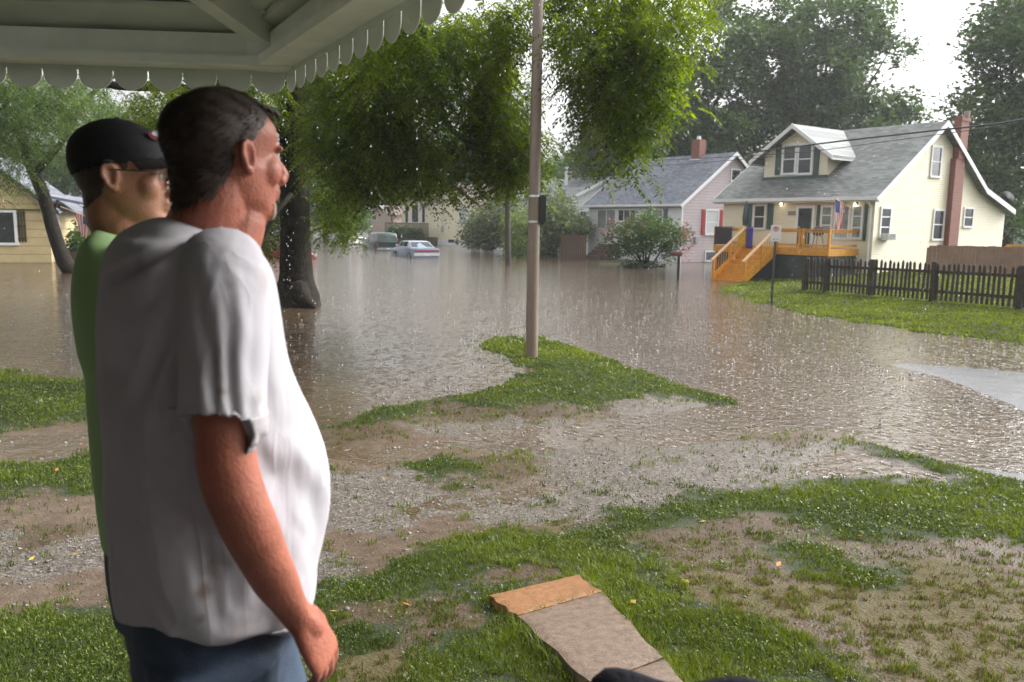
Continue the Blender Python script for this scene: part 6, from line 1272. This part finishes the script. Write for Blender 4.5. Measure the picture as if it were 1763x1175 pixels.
class Man:
    def __init__(s, u, D, lb):
        d = ray(u, 380); h = Vector((d.x, d.y, 0)).normalized(); s.h = h; s.e = Vector((h.y, -h.x, 0)); s.O = Vector((h.x * D, h.y * D, PF)); s.D = D
        s.root = empty('person', s.O, 0, lb, 'person')
    def sz(s, u, v, t=0.0):
        d = ray(u, v); P0 = s.O + s.h * t; k = (P0.x * s.h.x + P0.y * s.h.y) / (d.x * s.h.x + d.y * s.h.y); p = Vector((0, 0, CAMZ)) + d * k; q = p - s.O; return q.dot(s.e), q.z
    def P(s, u, v, t=0.0): a, z = s.sz(u, v, t); return s.e * a + s.h * t + Vector((0, 0, z))       # person-local point
    def loft(s, mb, rows, phi, n=40, pw=2.3, sub=4):
        """rows: (uL,vL,uR,vR,w,[t],[lift]) silhouette pixels; phi = how far the body turns from square to the view"""
        rs = []
        for r in rows:
            uL, vL, uR, vR, w_ = r[:5]; tc = r[5] if len(r) > 5 else 0; lift = r[6] if len(r) > 6 else 0
            a, za = s.sz(uL, vL, tc); b, zb = s.sz(uR, vR, tc); rs.append([a, za, b, zb, w_, tc, lift])
        rs = np.array(rs); out_ = []
        for i in range(len(rs) - 1):
            p0, p1, p2, p3 = rs[max(i - 1, 0)], rs[i], rs[i + 1], rs[min(i + 2, len(rs) - 1)]
            for k in range(sub):
                t = k / sub; out_.append(.5 * (2 * p1 + (p2 - p0) * t + (2 * p0 - 5 * p1 + 4 * p2 - p3) * t * t + (3 * p1 - p0 - 3 * p2 + p3) * t ** 3))
        out_.append(rs[-1]); rings = []
        for a, za, b, zb, w_, tc, lift in out_:
            h_ = (b - a) / 2; c_ = (a + b) / 2; dd_ = math.sqrt(max(h_ * h_ - (w_ * math.sin(phi)) ** 2, (h_ * .45) ** 2)) / math.cos(phi); ring = []
            for k in range(n):
                an = 2 * math.pi * k / n; ca, sa = math.cos(an), math.sin(an); ca = math.copysign(abs(ca) ** (2 / pw), ca); sa = math.copysign(abs(sa) ** (2 / pw), sa)
                x_ = dd_ * ca; y_ = w_ * sa      # x_ forward, y_ to the man's right (towards the camera)
                S_ = c_ + x_ * math.cos(phi) + y_ * math.sin(phi); T_ = tc + x_ * math.sin(phi) - y_ * math.cos(phi)
                z_ = za + (zb - za) * ((S_ - a) / (b - a) if b != a else .5) + lift * (-(T_ - tc) / max(w_, .01))
                ring.append(s.e * S_ + s.h * T_ + Vector((0, 0, z_)))
            rings.append(ring)
        mb.rings(rings)
    def headM(s, u, v, t, yaw, pitch=0, roll=0, sc=1.0):
        """yaw: 0 = facing along view-right, positive turns away from the camera"""
        F = s.e * math.cos(yaw) + s.h * math.sin(yaw); Rt = Vector((F.y, -F.x, 0)); U = Vector((0, 0, 1))
        B = Matrix((F, -Rt, U)).transposed().to_4x4(); return Matrix.Translation(s.P(u, v, t)) @ B @ Matrix.Rotation(pitch, 4, 'Y') @ Matrix.Rotation(roll, 4, 'X') @ Matrix.Scale(sc, 4)
def from_mask(ob, name, mt, parent, mask, offs, M=None):
    V, Nn = getV(ob); F = getF(ob); fm = mask[F].all(1); Fs = F[fm]; used = np.unique(Fs); rem = -np.ones(len(V), int); rem[used] = np.arange(len(used))
    outer = V[used] + Nn[used] * offs[used][:, None]; inner = V[used] - Nn[used] * .002
    Fo = rem[Fs]; n0 = len(used)
    # rim
    E_ = {}
    for q in Fo:
        for i in range(4):
            a, b = int(q[i]), int(q[(i + 1) % 4]); k = (min(a, b), max(a, b)); E_[k] = None if k in E_ else (a, b)
    rim = [(b, a, a + n0, b + n0) for v_ in E_.values() if v_ for a, b in (v_,)]
    FF = np.concatenate([Fo, Fo[:, ::-1] + n0, np.array(rim, int).reshape(-1, 4)]); return np_mesh(name, np.concatenate([outer, inner]), FF, mt, parent, smooth=True)
def tohead(V, M): Mi = np.array(M.inverted()); return V @ Mi[:3, :3].T + Mi[:3, 3]
# ---------------- man in the dirty white T-shirt
A = Man(340, 1.56, 'man in a dirty white T-shirt and jeans with dark receding hair'); PHI = R(20)
HM = A.headM(394, 274, 0.0, R(25), R(-1), 0, .975)
body = MB(); head_parts(body, HM, 1.06)
Wm = HM
body.tube([HM @ Vector((-.030, 0, -.01)), HM @ Vector((-.036, 0, -.075)), A.P(352, 395, .0), A.P(335, 440, .0)], [.062, .061, .066, .085], 20, sub=3)
body.tube([HM @ Vector((.02, 0, -.085)), A.P(405, 400, 0), A.P(385, 440, .0)], [.045, .05, .06], 16, sub=3)
A.loft(body, [(215,440,430,450,.10),(190,500,450,520,.13),(195,700,515,720,.14),(215,950,505,930,.12),(230,1090,485,1080,.115),(235,1200,500,1200,.115)], PHI)
# arms: near arm hangs, forearm forward
arm = [A.P(392, 480, -.15), A.P(388, 560, -.205), A.P(385, 660, -.225), A.P(386, 740, -.235), A.P(396, 822, -.24), A.P(428, 905, -.235), A.P(466, 985, -.22), A.P(505, 1052, -.205), A.P(532, 1082, -.20)]
body.tube(arm, [.055, .055, .050, .046, .047, .046, .040, .0285, .027], 20, flat=[1, 1, 1, 1, .95, .9, .85, .78, .8], sub=4, caps='round')
wr = A.P(520, 1066, -.20); hd = A.P(572, 1150, -.19) - wr; nn_ = A.h * .55 + A.e * -.8; hand(body, wr, hd, nn_, curl=.42, side=1 if hd.cross(nn_ - hd * nn_.dot(hd) / hd.length_squared).dot(A.h) > 0 else -1)
larm = [A.P(330, 480, .16), A.P(315, 600, .21), A.P(318, 760, .22), A.P(345, 880, .20), A.P(400, 990, .17)]
body.tube(larm, [.055, .052, .047, .046, .028], 16, sub=3, caps='round'); lw_ = A.P(400, 985, .17); hand(body, lw_, A.P(440, 1060, .15) - lw_, A.h * -1, curl=.5, side=1)
# legs to the floor
hipN = A.P(372, 1180, -.09); hipF = A.P(372, 1150, .09)
for hp, off in ((hipN, -.10), (hipF, .10)):
    base = Vector((hp.x, hp.y, 0)); body.tube([hp + Vector((0, 0, .05)), base + Vector((0, 0, .46)) + A.e * .02, base + Vector((0, 0, .08)), base + Vector((0, 0, .03))], [.085, .058, .040, .04], 14, sub=3)
    body.tube([base + Vector((0, 0, .05)) - A.e * .05, base + Vector((0, 0, .045)) + A.e * .10 + A.h * .05, base + Vector((0, 0, .03)) + A.e * .17 + A.h * .08], [.045, .045, .03], 12, caps='round', flat=[1, .9, .7])
bo = voxel(body, 'body', M_skin1, A.root, .0036, 5)
# eyes
for s_ in (-1, 1):
    mb = MB(); mb.ell(HM @ Vector((.0775, s_ * .031, .001)), (.0075, .0075, .0075), nu=12, nv=8); mb.build('eye', mat('eye_white', (.35, .33, .31), .2), A.root, smooth=True)
# hair: a shell grown from the scalp, thinner at the temples
V, Nn = getV(bo); q = tohead(V, HM); x_, y_, z_ = q[:, 0], np.abs(q[:, 1]), q[:, 2]
line = np.interp(x_, [-.2, -.09, -.055, -.03, -.018, .012, .02, .045, .07, .085], [-.074, -.070, -.058, -.030, .034, .040, .046, .072, .090, .11]) + np.where(y_ < .035, np.clip(.0 - (x_ - .04) * .15, -.01, .0), 0)
dist = z_ - line + (fbm(q[:, 0] * 260 + q[:, 1] * 90, q[:, 2] * 60 + q[:, 0] * 60, 5, 2) - .5) * .022; nearear = (np.hypot(x_ + .006, (z_ + .002) * .62) < .024) & (y_ > .070)
msk = (dist > 0) & (~nearear) & (np.linalg.norm(q, axis=1) < .2)
off_ = np.clip(dist / .05, 0, 1) ** .7 * .006 * (1 - .3 * np.clip(x_ / .08, 0, 1)) + .0008 + .0012 * np.sin(q[:, 0] * 160 + q[:, 2] * 220 + 30 * q[:, 1]) * np.clip(dist / .02, 0, 1)
from_mask(bo, 'hair', M_hair, A.root, msk, off_)
# combed strands
idx = np.where(msk & (dist > .0))[0]; idx = rng.choice(idx, 16000); VV = []; FF = []
Hm = np.array(HM)[:3, :3] / .975
back = Hm @ np.array([-1, 0, -.35]); 
p0 = V[idx] + Nn[idx] * off_[idx][:, None] * .9; nn = Nn[idx]; bk = np.tile(back, (len(idx), 1)) + rng.normal(0, .28, (len(idx), 3)); bk -= nn * (nn * bk).sum(1, keepdims=True); bk /= np.linalg.norm(bk, axis=1, keepdims=True)
sd_ = np.cross(bk, nn); ln = rng.uniform(.010, .034, len(idx))[:, None]; wdt = .0011
lift = rng.uniform(.15, .35, len(idx))[:, None]
p1 = p0 + bk * ln * .5 + nn * ln * lift * .4; p2 = p0 + bk * ln + nn * ln * .05
VV = np.stack([p0 - sd_ * wdt, p0 + sd_ * wdt, p1 + sd_ * wdt, p1 - sd_ * wdt, p2 + sd_ * wdt * .3, p2 - sd_ * wdt * .3], 1).reshape(-1, 3); b_ = np.arange(len(idx))[:, None] * 6
np_mesh('hair_strands', VV, np.concatenate([b_ + np.array([[0, 1, 2, 3]]), b_ + np.array([[3, 2, 4, 5]])]), M_hair, A.root)
# tousled forelock
mb = MB()
for i in range(26):
    a0 = HM @ Vector((.050 + rng.uniform(-.02, .018), rng.uniform(-.055, .05), .087 + rng.uniform(-.006, .003))); dv = HM.to_3x3() @ Vector((.026 + rng.uniform(-.01, .008), rng.uniform(-.008, .008), -.008 + rng.uniform(-.008, .005))); mb.tube([a0, a0 + dv * .6 + Vector((0, 0, .006)), a0 + dv + Vector((0, 0, -.004))], [.005, .004, .0008], 5, sub=2)
mb.build('forelock', M_hair, A.root, smooth=True)
# goatee stubble
m2 = (z_ < -.078) & (z_ > -.112) & (x_ > .062) & (np.linalg.norm(q, axis=1) < .16); from_mask(bo, 'goatee', mat('grey_stubble', (.24, .15, .12), .8, var=.4, vscale=150), A.root, m2, np.full(len(V), .0012))
# T-shirt
sh = MB()
A.loft(sh, [(293,374,432,424,.062,0,.0),(268,376,444,432,.085),(232,388,456,448,.125),(200,410,464,470,.165),(178,446,470,500,.188),(166,500,478,545,.200),(161,570,490,600,.195),(163,650,512,665,.178),(168,740,543,735,.170),(174,815,557,800,.168),(180,880,557,860,.168),(187,950,551,930,.166),(194,1015,542,1000,.162,0,.02),(201,1064,524,1062,.160,0,.04)], PHI, n=56, pw=2.35)
slv = [A.P(380, 452, -.11), A.P(388, 500, -.175), A.P(388, 570, -.205), A.P(386, 650, -.22), A.P(384, 722, -.232), A.P(383, 731, -.234)]
sh.tube(slv, [.070, .073, .070, .069, .069, .069], 28, sub=4)
slf = [A.P(335, 452, .12), A.P(320, 540, .185), A.P(312, 640, .21), A.P(312, 740, .215)]; sh.tube(slf, [.075, .07, .066, .062], 22, sub=3)
M_shirt = mat('dirty_white_cotton', (.40, .38, .405), .9, var=.06, vscale=7, bump=.0008, bscale=500)
# stains with shapes of their own
N_ = M_shirt.node_tree; bsd = N_.nodes['Principled BSDF']; tcn = N_.nodes.new('ShaderNodeTexCoord'); prev = bsd.inputs['Base Color'].links[0].from_socket
def stain(p, r, f, col=(.20, .14, .09)):
    global prev
    dn = N_.nodes.new('ShaderNodeVectorMath'); dn.operation = 'DISTANCE'; dn.inputs[1].default_value = tuple(p); no = N_.nodes.new('ShaderNodeTexNoise'); no.inputs['Scale'].default_value = 28; no.inputs['Detail'].default_value = 5
    N_.links.new(tcn.outputs['Object'], dn.inputs[0]); N_.links.new(tcn.outputs['Object'], no.inputs['Vector']); ad = N_.nodes.new('ShaderNodeMath'); ad.operation = 'MULTIPLY_ADD'; ad.inputs[1].default_value = r * 1.6; N_.links.new(no.outputs[0], ad.inputs[0]); N_.links.new(dn.outputs['Value'], ad.inputs[2])
    ma = N_.nodes.new('ShaderNodeMapRange'); ma.interpolation_type = 'SMOOTHSTEP'; ma.inputs[1].default_value = r * 1.75; ma.inputs[2].default_value = r * .8; ma.inputs[3].default_value = 0; ma.inputs[4].default_value = f; N_.links.new(ad.outputs[0], ma.inputs[0])
    mi = N_.nodes.new('ShaderNodeMixRGB'); mi.inputs[2].default_value = (*col, 1); N_.links.new(ma.outputs[0], mi.inputs[0]); N_.links.new(prev, mi.inputs[1]); prev = mi.outputs[0]

shirt = voxel(sh, 'tshirt', M_shirt, A.root, .0045, 8)
V, Nn = getV(shirt); loc = V
S_ = loc @ np.array(A.e); T_ = loc @ np.array(A.h); Z_ = loc[:, 2]
# folds: radiate from the near shoulder seam down the back, and hang from the sleeve; sag over the belly
shs, shz = A.sz(395, 430, -.12)
ang = np.arctan2(-(S_ - shs - .03), -(Z_ - shz - .06)); rad_ = np.hypot(S_ - shs, Z_ - shz)
nearside = np.clip((-T_ + .03) / .08, 0, 1)
wv_ = fbm(ang * 3.0 + 5, rad_ * 2.5, 7, 2) * 5
f1 = np.sin(ang * 17 + wv_ * 2.2 + rad_ * 6) * np.exp(-((rad_ - .16) / .13) ** 2) * (S_ < shs + .02) * nearside * .010 * np.clip((T_ + .205) / .03, 0, 1) * np.clip((rad_ - .07) / .05, 0, 1) * np.clip((A.sz(300, 385)[1] - Z_) / .03, 0, 1)
f2 = (fbm(S_ * 9 + Z_ * 2.5, Z_ * 2.2 - S_ * 1.2, 21, 3) - .5) * .034 * np.clip((shz - Z_) / .2, 0, 1)
f3 = np.sin((S_ * 1.0 + Z_ * .42) * 46 + fbm(S_ * 7, Z_ * 5, 3) * 7) * .0032 * np.clip((shz - .18 - Z_) / .2, 0, 1) * nearside
inslv = np.exp(-((S_ - A.sz(386, 650, -.2)[0]) / .05) ** 2) * np.clip((-T_ - .15) / .04, 0, 1)
f4 = np.sin(S_ * 190 + fbm(S_ * 8, Z_ * 6, 5) * 8) * .0028 * inslv * np.clip((shz - Z_) / .1, 0, 1)
V = V + Nn * (f1 + f2 + f3 * 1.6 + f4 * np.clip((Z_ - shz + .27) / .03, .15, 1))[:, None]
shirt.data.vertices.foreach_set('co', V.astype(np.float32).ravel()); shirt.data.update()
def on_shirt(u, v):
    d = np.array(ray(u, v).normalized()); W_ = V + np.array(A.O) - np.array([0, 0, CAMZ]); k = W_ @ d; e = np.linalg.norm(W_ - k[:, None] * d, axis=1); c_ = np.where(e < .012)[0]
    return tuple(V[c_[np.argmin(k[c_])]]) if len(c_) else (9, 9, 9)
for (u, v, t, r_, f_) in ((372,668,-.26,.012,.8),(363,1020,-.17,.022,.75),(372,985,-.19,.03,.35),(352,1075,-.17,.018,.7),(430,1085,-.15,.05,.35),(480,1080,-.1,.04,.3),(455,690,-.18,.02,.35),(470,735,-.12,.02,.45),(395,480,-.2,.02,.2),(300,880,-.2,.1,.12),(468,480,-.05,.04,.25),(250,700,-.15,.12,.10)): stain(on_shirt(u, v), r_, f_)
N_.links.new(prev, bsd.inputs['Base Color'])
# creases of the thin cotton
cn = N_.nodes.new('ShaderNodeTexNoise'); cn.inputs['Scale'].default_value = 4.2; cn.inputs['Detail'].default_value = 1.5; cn.inputs['Distortion'].default_value = 1.0
mpn = N_.nodes.new('ShaderNodeMapping'); mpn.inputs['Scale'].default_value = (2.2, 2.2, .55); mpn.inputs['Rotation'].default_value = (.35, .25, 0); N_.links.new(tcn.outputs['Object'], mpn.inputs[0]); N_.links.new(mpn.outputs[0], cn.inputs['Vector'])
rd = N_.nodes.new('ShaderNodeMath'); rd.operation = 'SUBTRACT'; rd.inputs[1].default_value = .5; ab = N_.nodes.new('ShaderNodeMath'); ab.operation = 'ABSOLUTE'; N_.links.new(cn.outputs[0], rd.inputs[0]); N_.links.new(rd.outputs[0], ab.inputs[0])
b2 = N_.nodes.new('ShaderNodeBump'); b2.inputs['Distance'].default_value = .022; b2.inputs['Strength'].default_value = .6; b2.invert = True; N_.links.new(ab.outputs[0], b2.inputs['Height']); old = bsd.inputs['Normal'].links[0].from_node; N_.links.new(old.outputs[0], b2.inputs['Normal']); N_.links.new(b2.outputs[0], bsd.inputs['Normal'])
# turned hems
an_ = np.arctan2(T_, S_ - np.median(S_)); bi = ((an_ + math.pi) / (2 * math.pi) * 90).astype(int); tor = Z_ < A.sz(330, 900)[1]; zmin = np.full(91, 9.)
np.minimum.at(zmin, bi[tor], Z_[tor]); hm_ = tor & (Z_ < zmin[bi] + .024) & (Nn[:, 2] > -.75)
M_hem = mat('hem_cotton', (.38, .35, .36), .9, var=.12, vscale=20, bump=.0008, bscale=500)
from_mask(shirt, 'hem', M_hem, shirt, hm_, np.full(len(V), .0022))
zs = A.sz(384, 731, -.234)[1]; sl_ = (T_ < -.165) & (np.abs(S_ - A.sz(386, 731, -.23)[0]) < .085) & (Z_ < zs + .022) & (Z_ > zs - .03) & (Nn[:, 2] > -.7)
from_mask(shirt, 'sleeve_hem', M_hem, shirt, sl_, np.full(len(V), .002))
# rib collar and hems
def hemtube(nm, pts, r, m, parent): mb = MB(); mb.tube(pts + [pts[0]], r, 8, sub=3, caps=False); return mb.build(nm, m, parent, smooth=True)
cmb = MB(); A.loft(cmb, [(290,371,434,421,.066),(297,366,430,416,.058)], PHI, n=40, pw=2.0, sub=2); cmb.build('collar', M_shirt, shirt, smooth=True)
# sleeve hem ring
mb = MB(); c0 = Vector(slv[-1]); 
jb = MB(); A.loft(jb, [(214,985,508,975,.125),(212,1040,505,1040,.135),(213,1085,506,1085,.150),(219,1120,512,1120,.153),(230,1175,522,1175,.155),(240,1230,518,1230,.15)], PHI, pw=2.3)
for hp, off in ((hipN, -.10), (hipF, .10)):
    base = Vector((hp.x, hp.y, 0)); jb.tube([hp + Vector((0, 0, .06)), hp + Vector((0, 0, -.1)), base + Vector((0, 0, .48)) + A.e * .02, base + Vector((0, 0, .25)), base + Vector((0, 0, .07))], [.12, .105, .082, .07, .068], 18, sub=3)
jeans = voxel(jb, 'jeans', M_jeans, A.root, .006, 5)
V, Nn = getV(jeans); V = V + Nn * ((fbm(V[:, 0] * 14 + V[:, 1] * 6, V[:, 2] * 16, 8, 3) - .5) * .014)[:, None]; jeans.data.vertices.foreach_set('co', V.astype(np.float32).ravel())
for hp in (hipN, hipF):
    base = Vector((hp.x, hp.y, 0)); mb = MB(); mb.tube([base + Vector((0, 0, .055)) - A.e * .06, base + Vector((0, 0, .05)) + A.e * .08 + A.h * .04, base + Vector((0, 0, .04)) + A.e * .19 + A.h * .09], [.055, .055, .04], 12, caps='round', flat=[.95, .9, .7], sub=2); mb.build('shoe', mat('work_shoe', (.06, .045, .035), .6), A.root, smooth=True)
# ---------------- man in the green shirt and black cap
B = Man(290, 2.02, 'man in a black cap, glasses and light green shirt standing behind'); PB = R(-14)
HB = B.headM(215, 307, 0.0, R(-13), R(-2), 0, 1.0)
body = MB(); head_parts(body, HB, 1.06, .9)
body.tube([HB @ Vector((-.024, 0, -.02)), HB @ Vector((-.030, 0, -.09)), B.P(214, 400, .0), B.P(212, 440, .0)], [.06, .058, .062, .075], 20, sub=3)
body.tube([HB @ Vector((.02, 0, -.08)), B.P(232, 410, 0), B.P(230, 450, .0)], [.046, .048, .05], 16, sub=3)
B.loft(body, [(155,440,380,450,.10),(150,520,390,520,.13),(165,700,390,720,.14),(185,900,400,900,.14),(195,1000,400,1000,.13)], PB)
for t_ in (-.2, .2):
    pts = [B.P(265, 460, t_ * .8), B.P(262, 560, t_), B.P(262, 680, t_ * 1.02), B.P(300, 780, t_ * .9), B.P(355, 830, t_ * .6)]
    body.tube(pts, [.055, .05, .044, .042, .028], 16, sub=3, caps='round'); hand(body, pts[-1], B.P(400, 850, t_ * .4) - pts[-1], Vector((0, 0, -1)), curl=.5, side=1 if t_ < 0 else -1)
for t_ in (-.1, .1):
    hp = B.P(290, 1000, t_); base = Vector((hp.x, hp.y, 0)); body.tube([hp, base + Vector((0, 0, .46)), base + Vector((0, 0, .05))], [.085, .058, .04], 12, sub=3); body.tube([base + Vector((0, 0, .05)) - B.e * .05, base + Vector((0, 0, .045)) + B.e * .1, base + Vector((0, 0, .03)) + B.e * .18], [.045, .045, .03], 12, caps='round')
bb = voxel(body, 'body', M_skin2, B.root, .004, 5)
for s_ in (-1, 1):
    mb = MB(); mb.ell(HB @ Vector((.0785, s_ * .031, .001)), (.0078, .0078, .0078), nu=12, nv=8); mb.build('eye', mat('eye_white', (.35, .33, .31), .2), B.root, smooth=True)
V, Nn = getV(bb); q = tohead(V, HB); x_, y_, z_ = q[:, 0], np.abs(q[:, 1]), q[:, 2]; inh = np.linalg.norm(q, axis=1) < .2
capline = np.interp(x_, [-.12, -.05, .02, .09], [.000, .018, .028, .036]); msk = (z_ > capline) & inh
from_mask(bb, 'cap', mat('black_cap', (.008, .008, .010), .8, bump=.001, bscale=300), B.root, msk, np.where(msk, .006 + .008 * np.clip((z_ - .05) / .06, 0, 1), 0.006))
mb = MB(); top = []; nb = 18      # brim
for sgn in (1, -1):
    pass
G_ = []
for j in range(5):
    f_ = j / 4
    for i in range(nb + 1):
        a = R(-68) + R(136) * i / nb; r1_ = .088; r2 = .088 + .072 * f_ * math.cos(a * .9); G_.append(HB @ Vector((.004 + r2 * math.cos(a) * 1.02, r2 * math.sin(a) * .86 if f_ < .01 else (.088 + .0 * f_) * math.sin(a) * .86 * (1 + .02 * f_), .040 - .012 * f_ - .014 * (abs(math.sin(a)) ** 2) * (.4 + f_ * .6))))
fs = [(j * (nb + 1) + i, j * (nb + 1) + i + 1, (j + 1) * (nb + 1) + i + 1, (j + 1) * (nb + 1) + i) for j in range(4) for i in range(nb)]
n0 = len(G_); mb.add(G_ + [p + Vector((0, 0, -.004)) for p in G_], fs + [tuple(k + n0 for k in f[::-1]) for f in fs]); mb.build('cap_brim', mat('black_brim', (.012, .008, .009), .7), B.root, smooth=True)
mb = MB(); mb.ell(HB @ Vector((-.006, 0, .128)), (.006, .006, .004), nu=10, nv=6); mb.build('cap_button', M_black, B.root)
# embroidered emblem on the right front panel
def emb(nm, col, c_, w_, h_, rot, off=.0):
    mb = MB(); vs = []
    for k in range(20):
        a = 2 * math.pi * k / 20; p_ = Vector((w_ * math.cos(a), h_ * math.sin(a))); yy = c_[0] + p_.x * math.cos(rot) - p_.y * math.sin(rot); zz = c_[1] + p_.x * math.sin(rot) + p_.y * math.cos(rot)
        # project on the crown of the cap
        k1 = 1 - (yy / .094) ** 2 - ((zz - .036) / .105) ** 2; vs.append(HB @ Vector((-.012 + .115 * math.sqrt(max(k1, .02)) + off, yy, zz)))
    mb.add(vs, [tuple(range(20))]); mb.build(nm, mat(nm, col, .8), B.root)
emb('emblem_red', (.16, .012, .025), (-.036, .088), .014, .009, .4, .001); emb('emblem_white', (.38, .39, .42), (-.020, .094), .022, .006, .2, .002); emb('emblem_white', (.38, .39, .42), (-.012, .082), .018, .0025, .1, .002)
hl = np.interp(x_, [-.12, -.07, -.03, -.015, .02, .06], [-.07, -.065, -.04, .0, .01, .04]); m3 = (z_ > hl) & (z_ < capline + .004) & inh & ~((np.hypot(x_ + .006, (z_ + .002) * .62) < .022) & (y_ > .070)) & (x_ < .03)
from_mask(bb, 'hair', M_hair2, B.root, m3, np.clip((z_ - hl) / .03, 0, 1) * .003 + .0006)
# glasses
M_wire = mat('glasses_wire', (.05, .045, .04), .3, metal=.7); mb = MB()
for s_ in (-1, 1):
    mb.tube([HB @ Vector(p_) for p_ in ((-.012, s_ * .083, .014), (.03, s_ * .080, .012), (.094, s_ * .066, .008))], .0014, 6)
    mb.tube([HB @ Vector((.101 - .003 * abs(math.cos(a)), s_ * .034 + .026 * math.cos(a), -.004 + .018 * math.sin(a))) for a in np.linspace(0, 2 * math.pi, 19)], .0011, 6, caps=False)
mb.tube([HB @ Vector(p_) for p_ in ((.101, -.009, .0), (.106, 0, .003), (.101, .009, .0))], .0011, 6)
gls = mb.build('eyeglasses', M_wire, B.root, smooth=True)
for s_ in (-1, 1):
    mb = MB(); mb.add([HB @ Vector((.100, s_ * .034 + .025 * math.cos(a), -.004 + .017 * math.sin(a))) for a in np.linspace(0, 2 * math.pi, 18, endpoint=False)], [tuple(range(18))]); mb.build('lens', mat('lens_glass', (1, 1, 1), .02, IOR=1.1, Transmission_Weight=1.0), gls)
sh = MB()
B.loft(sh, [(170,394,240,412,.075),(158,404,262,420,.12),(143,425,300,440,.17),(133,465,350,480,.20),(129,530,375,550,.205),(136,600,392,620,.20),(150,650,400,700,.195),(160,760,405,800,.19),(170,860,405,880,.185),(178,930,400,940,.18)], PB, n=48)
for t_ in (-.2, .2):
    pts = [B.P(250, 440, t_ * .6), B.P(262, 500, t_ * .95), B.P(262, 590, t_), B.P(262, 640, t_ * 1.0)]; sh.tube(pts, [.075, .072, .066, .062], 22, sub=3)
M_green2 = mat('light_green_cotton', (.30, .46, .20), .9, var=.05, vscale=6, bump=.0008, bscale=400)
s2 = voxel(sh, 'tshirt', M_green2, B.root, .0055, 7); V, Nn = getV(s2)
S_ = V @ np.array(B.e); Z_ = V[:, 2]; V = V + Nn * ((fbm(S_ * 9 + Z_ * 3, Z_ * 3, 13, 3) - .5) * .02)[:, None]; s2.data.vertices.foreach_set('co', V.astype(np.float32).ravel())
jb = MB(); B.loft(jb, [(182,920,400,930,.165),(186,990,402,1000,.165),(200,1060,400,1060,.16)], PB)
for t_ in (-.1, .1):
    hp = B.P(290, 1000, t_); base = Vector((hp.x, hp.y, 0)); jb.tube([hp + Vector((0, 0, .04)), base + Vector((0, 0, .48)), base + Vector((0, 0, .07))], [.115, .082, .068], 16, sub=3)
    mb = MB(); mb.tube([base + Vector((0, 0, .055)) - B.e * .06, base + Vector((0, 0, .05)) + B.e * .08, base + Vector((0, 0, .04)) + B.e * .2], [.055, .055, .04], 12, caps='round', sub=2); mb.build('shoe', mat('grey_shoe', (.1, .1, .1), .6), B.root, smooth=True)
voxel(jb, 'jeans', M_jeans, B.root, .008, 4)

# ------------------------------------------------------------------ rain haze
hz_ = MB(); hz_.box(-230, 260, -6, 320, -1.6, 46); hm = bpy.data.materials.new('haze'); hm.use_nodes = True; N_ = hm.node_tree; N_.nodes.clear()
oo = N_.nodes.new('ShaderNodeOutputMaterial'); pv = N_.nodes.new('ShaderNodeVolumePrincipled'); pv.inputs['Color'].default_value = (.93, .95, .97, 1); pv.inputs['Density'].default_value = .0006; pv.inputs['Anisotropy'].default_value = .2
N_.links.new(pv.outputs[0], oo.inputs['Volume']); tag(hz_.build('haze', hm), 'thin rain haze over the street', 'haze', kind='stuff')
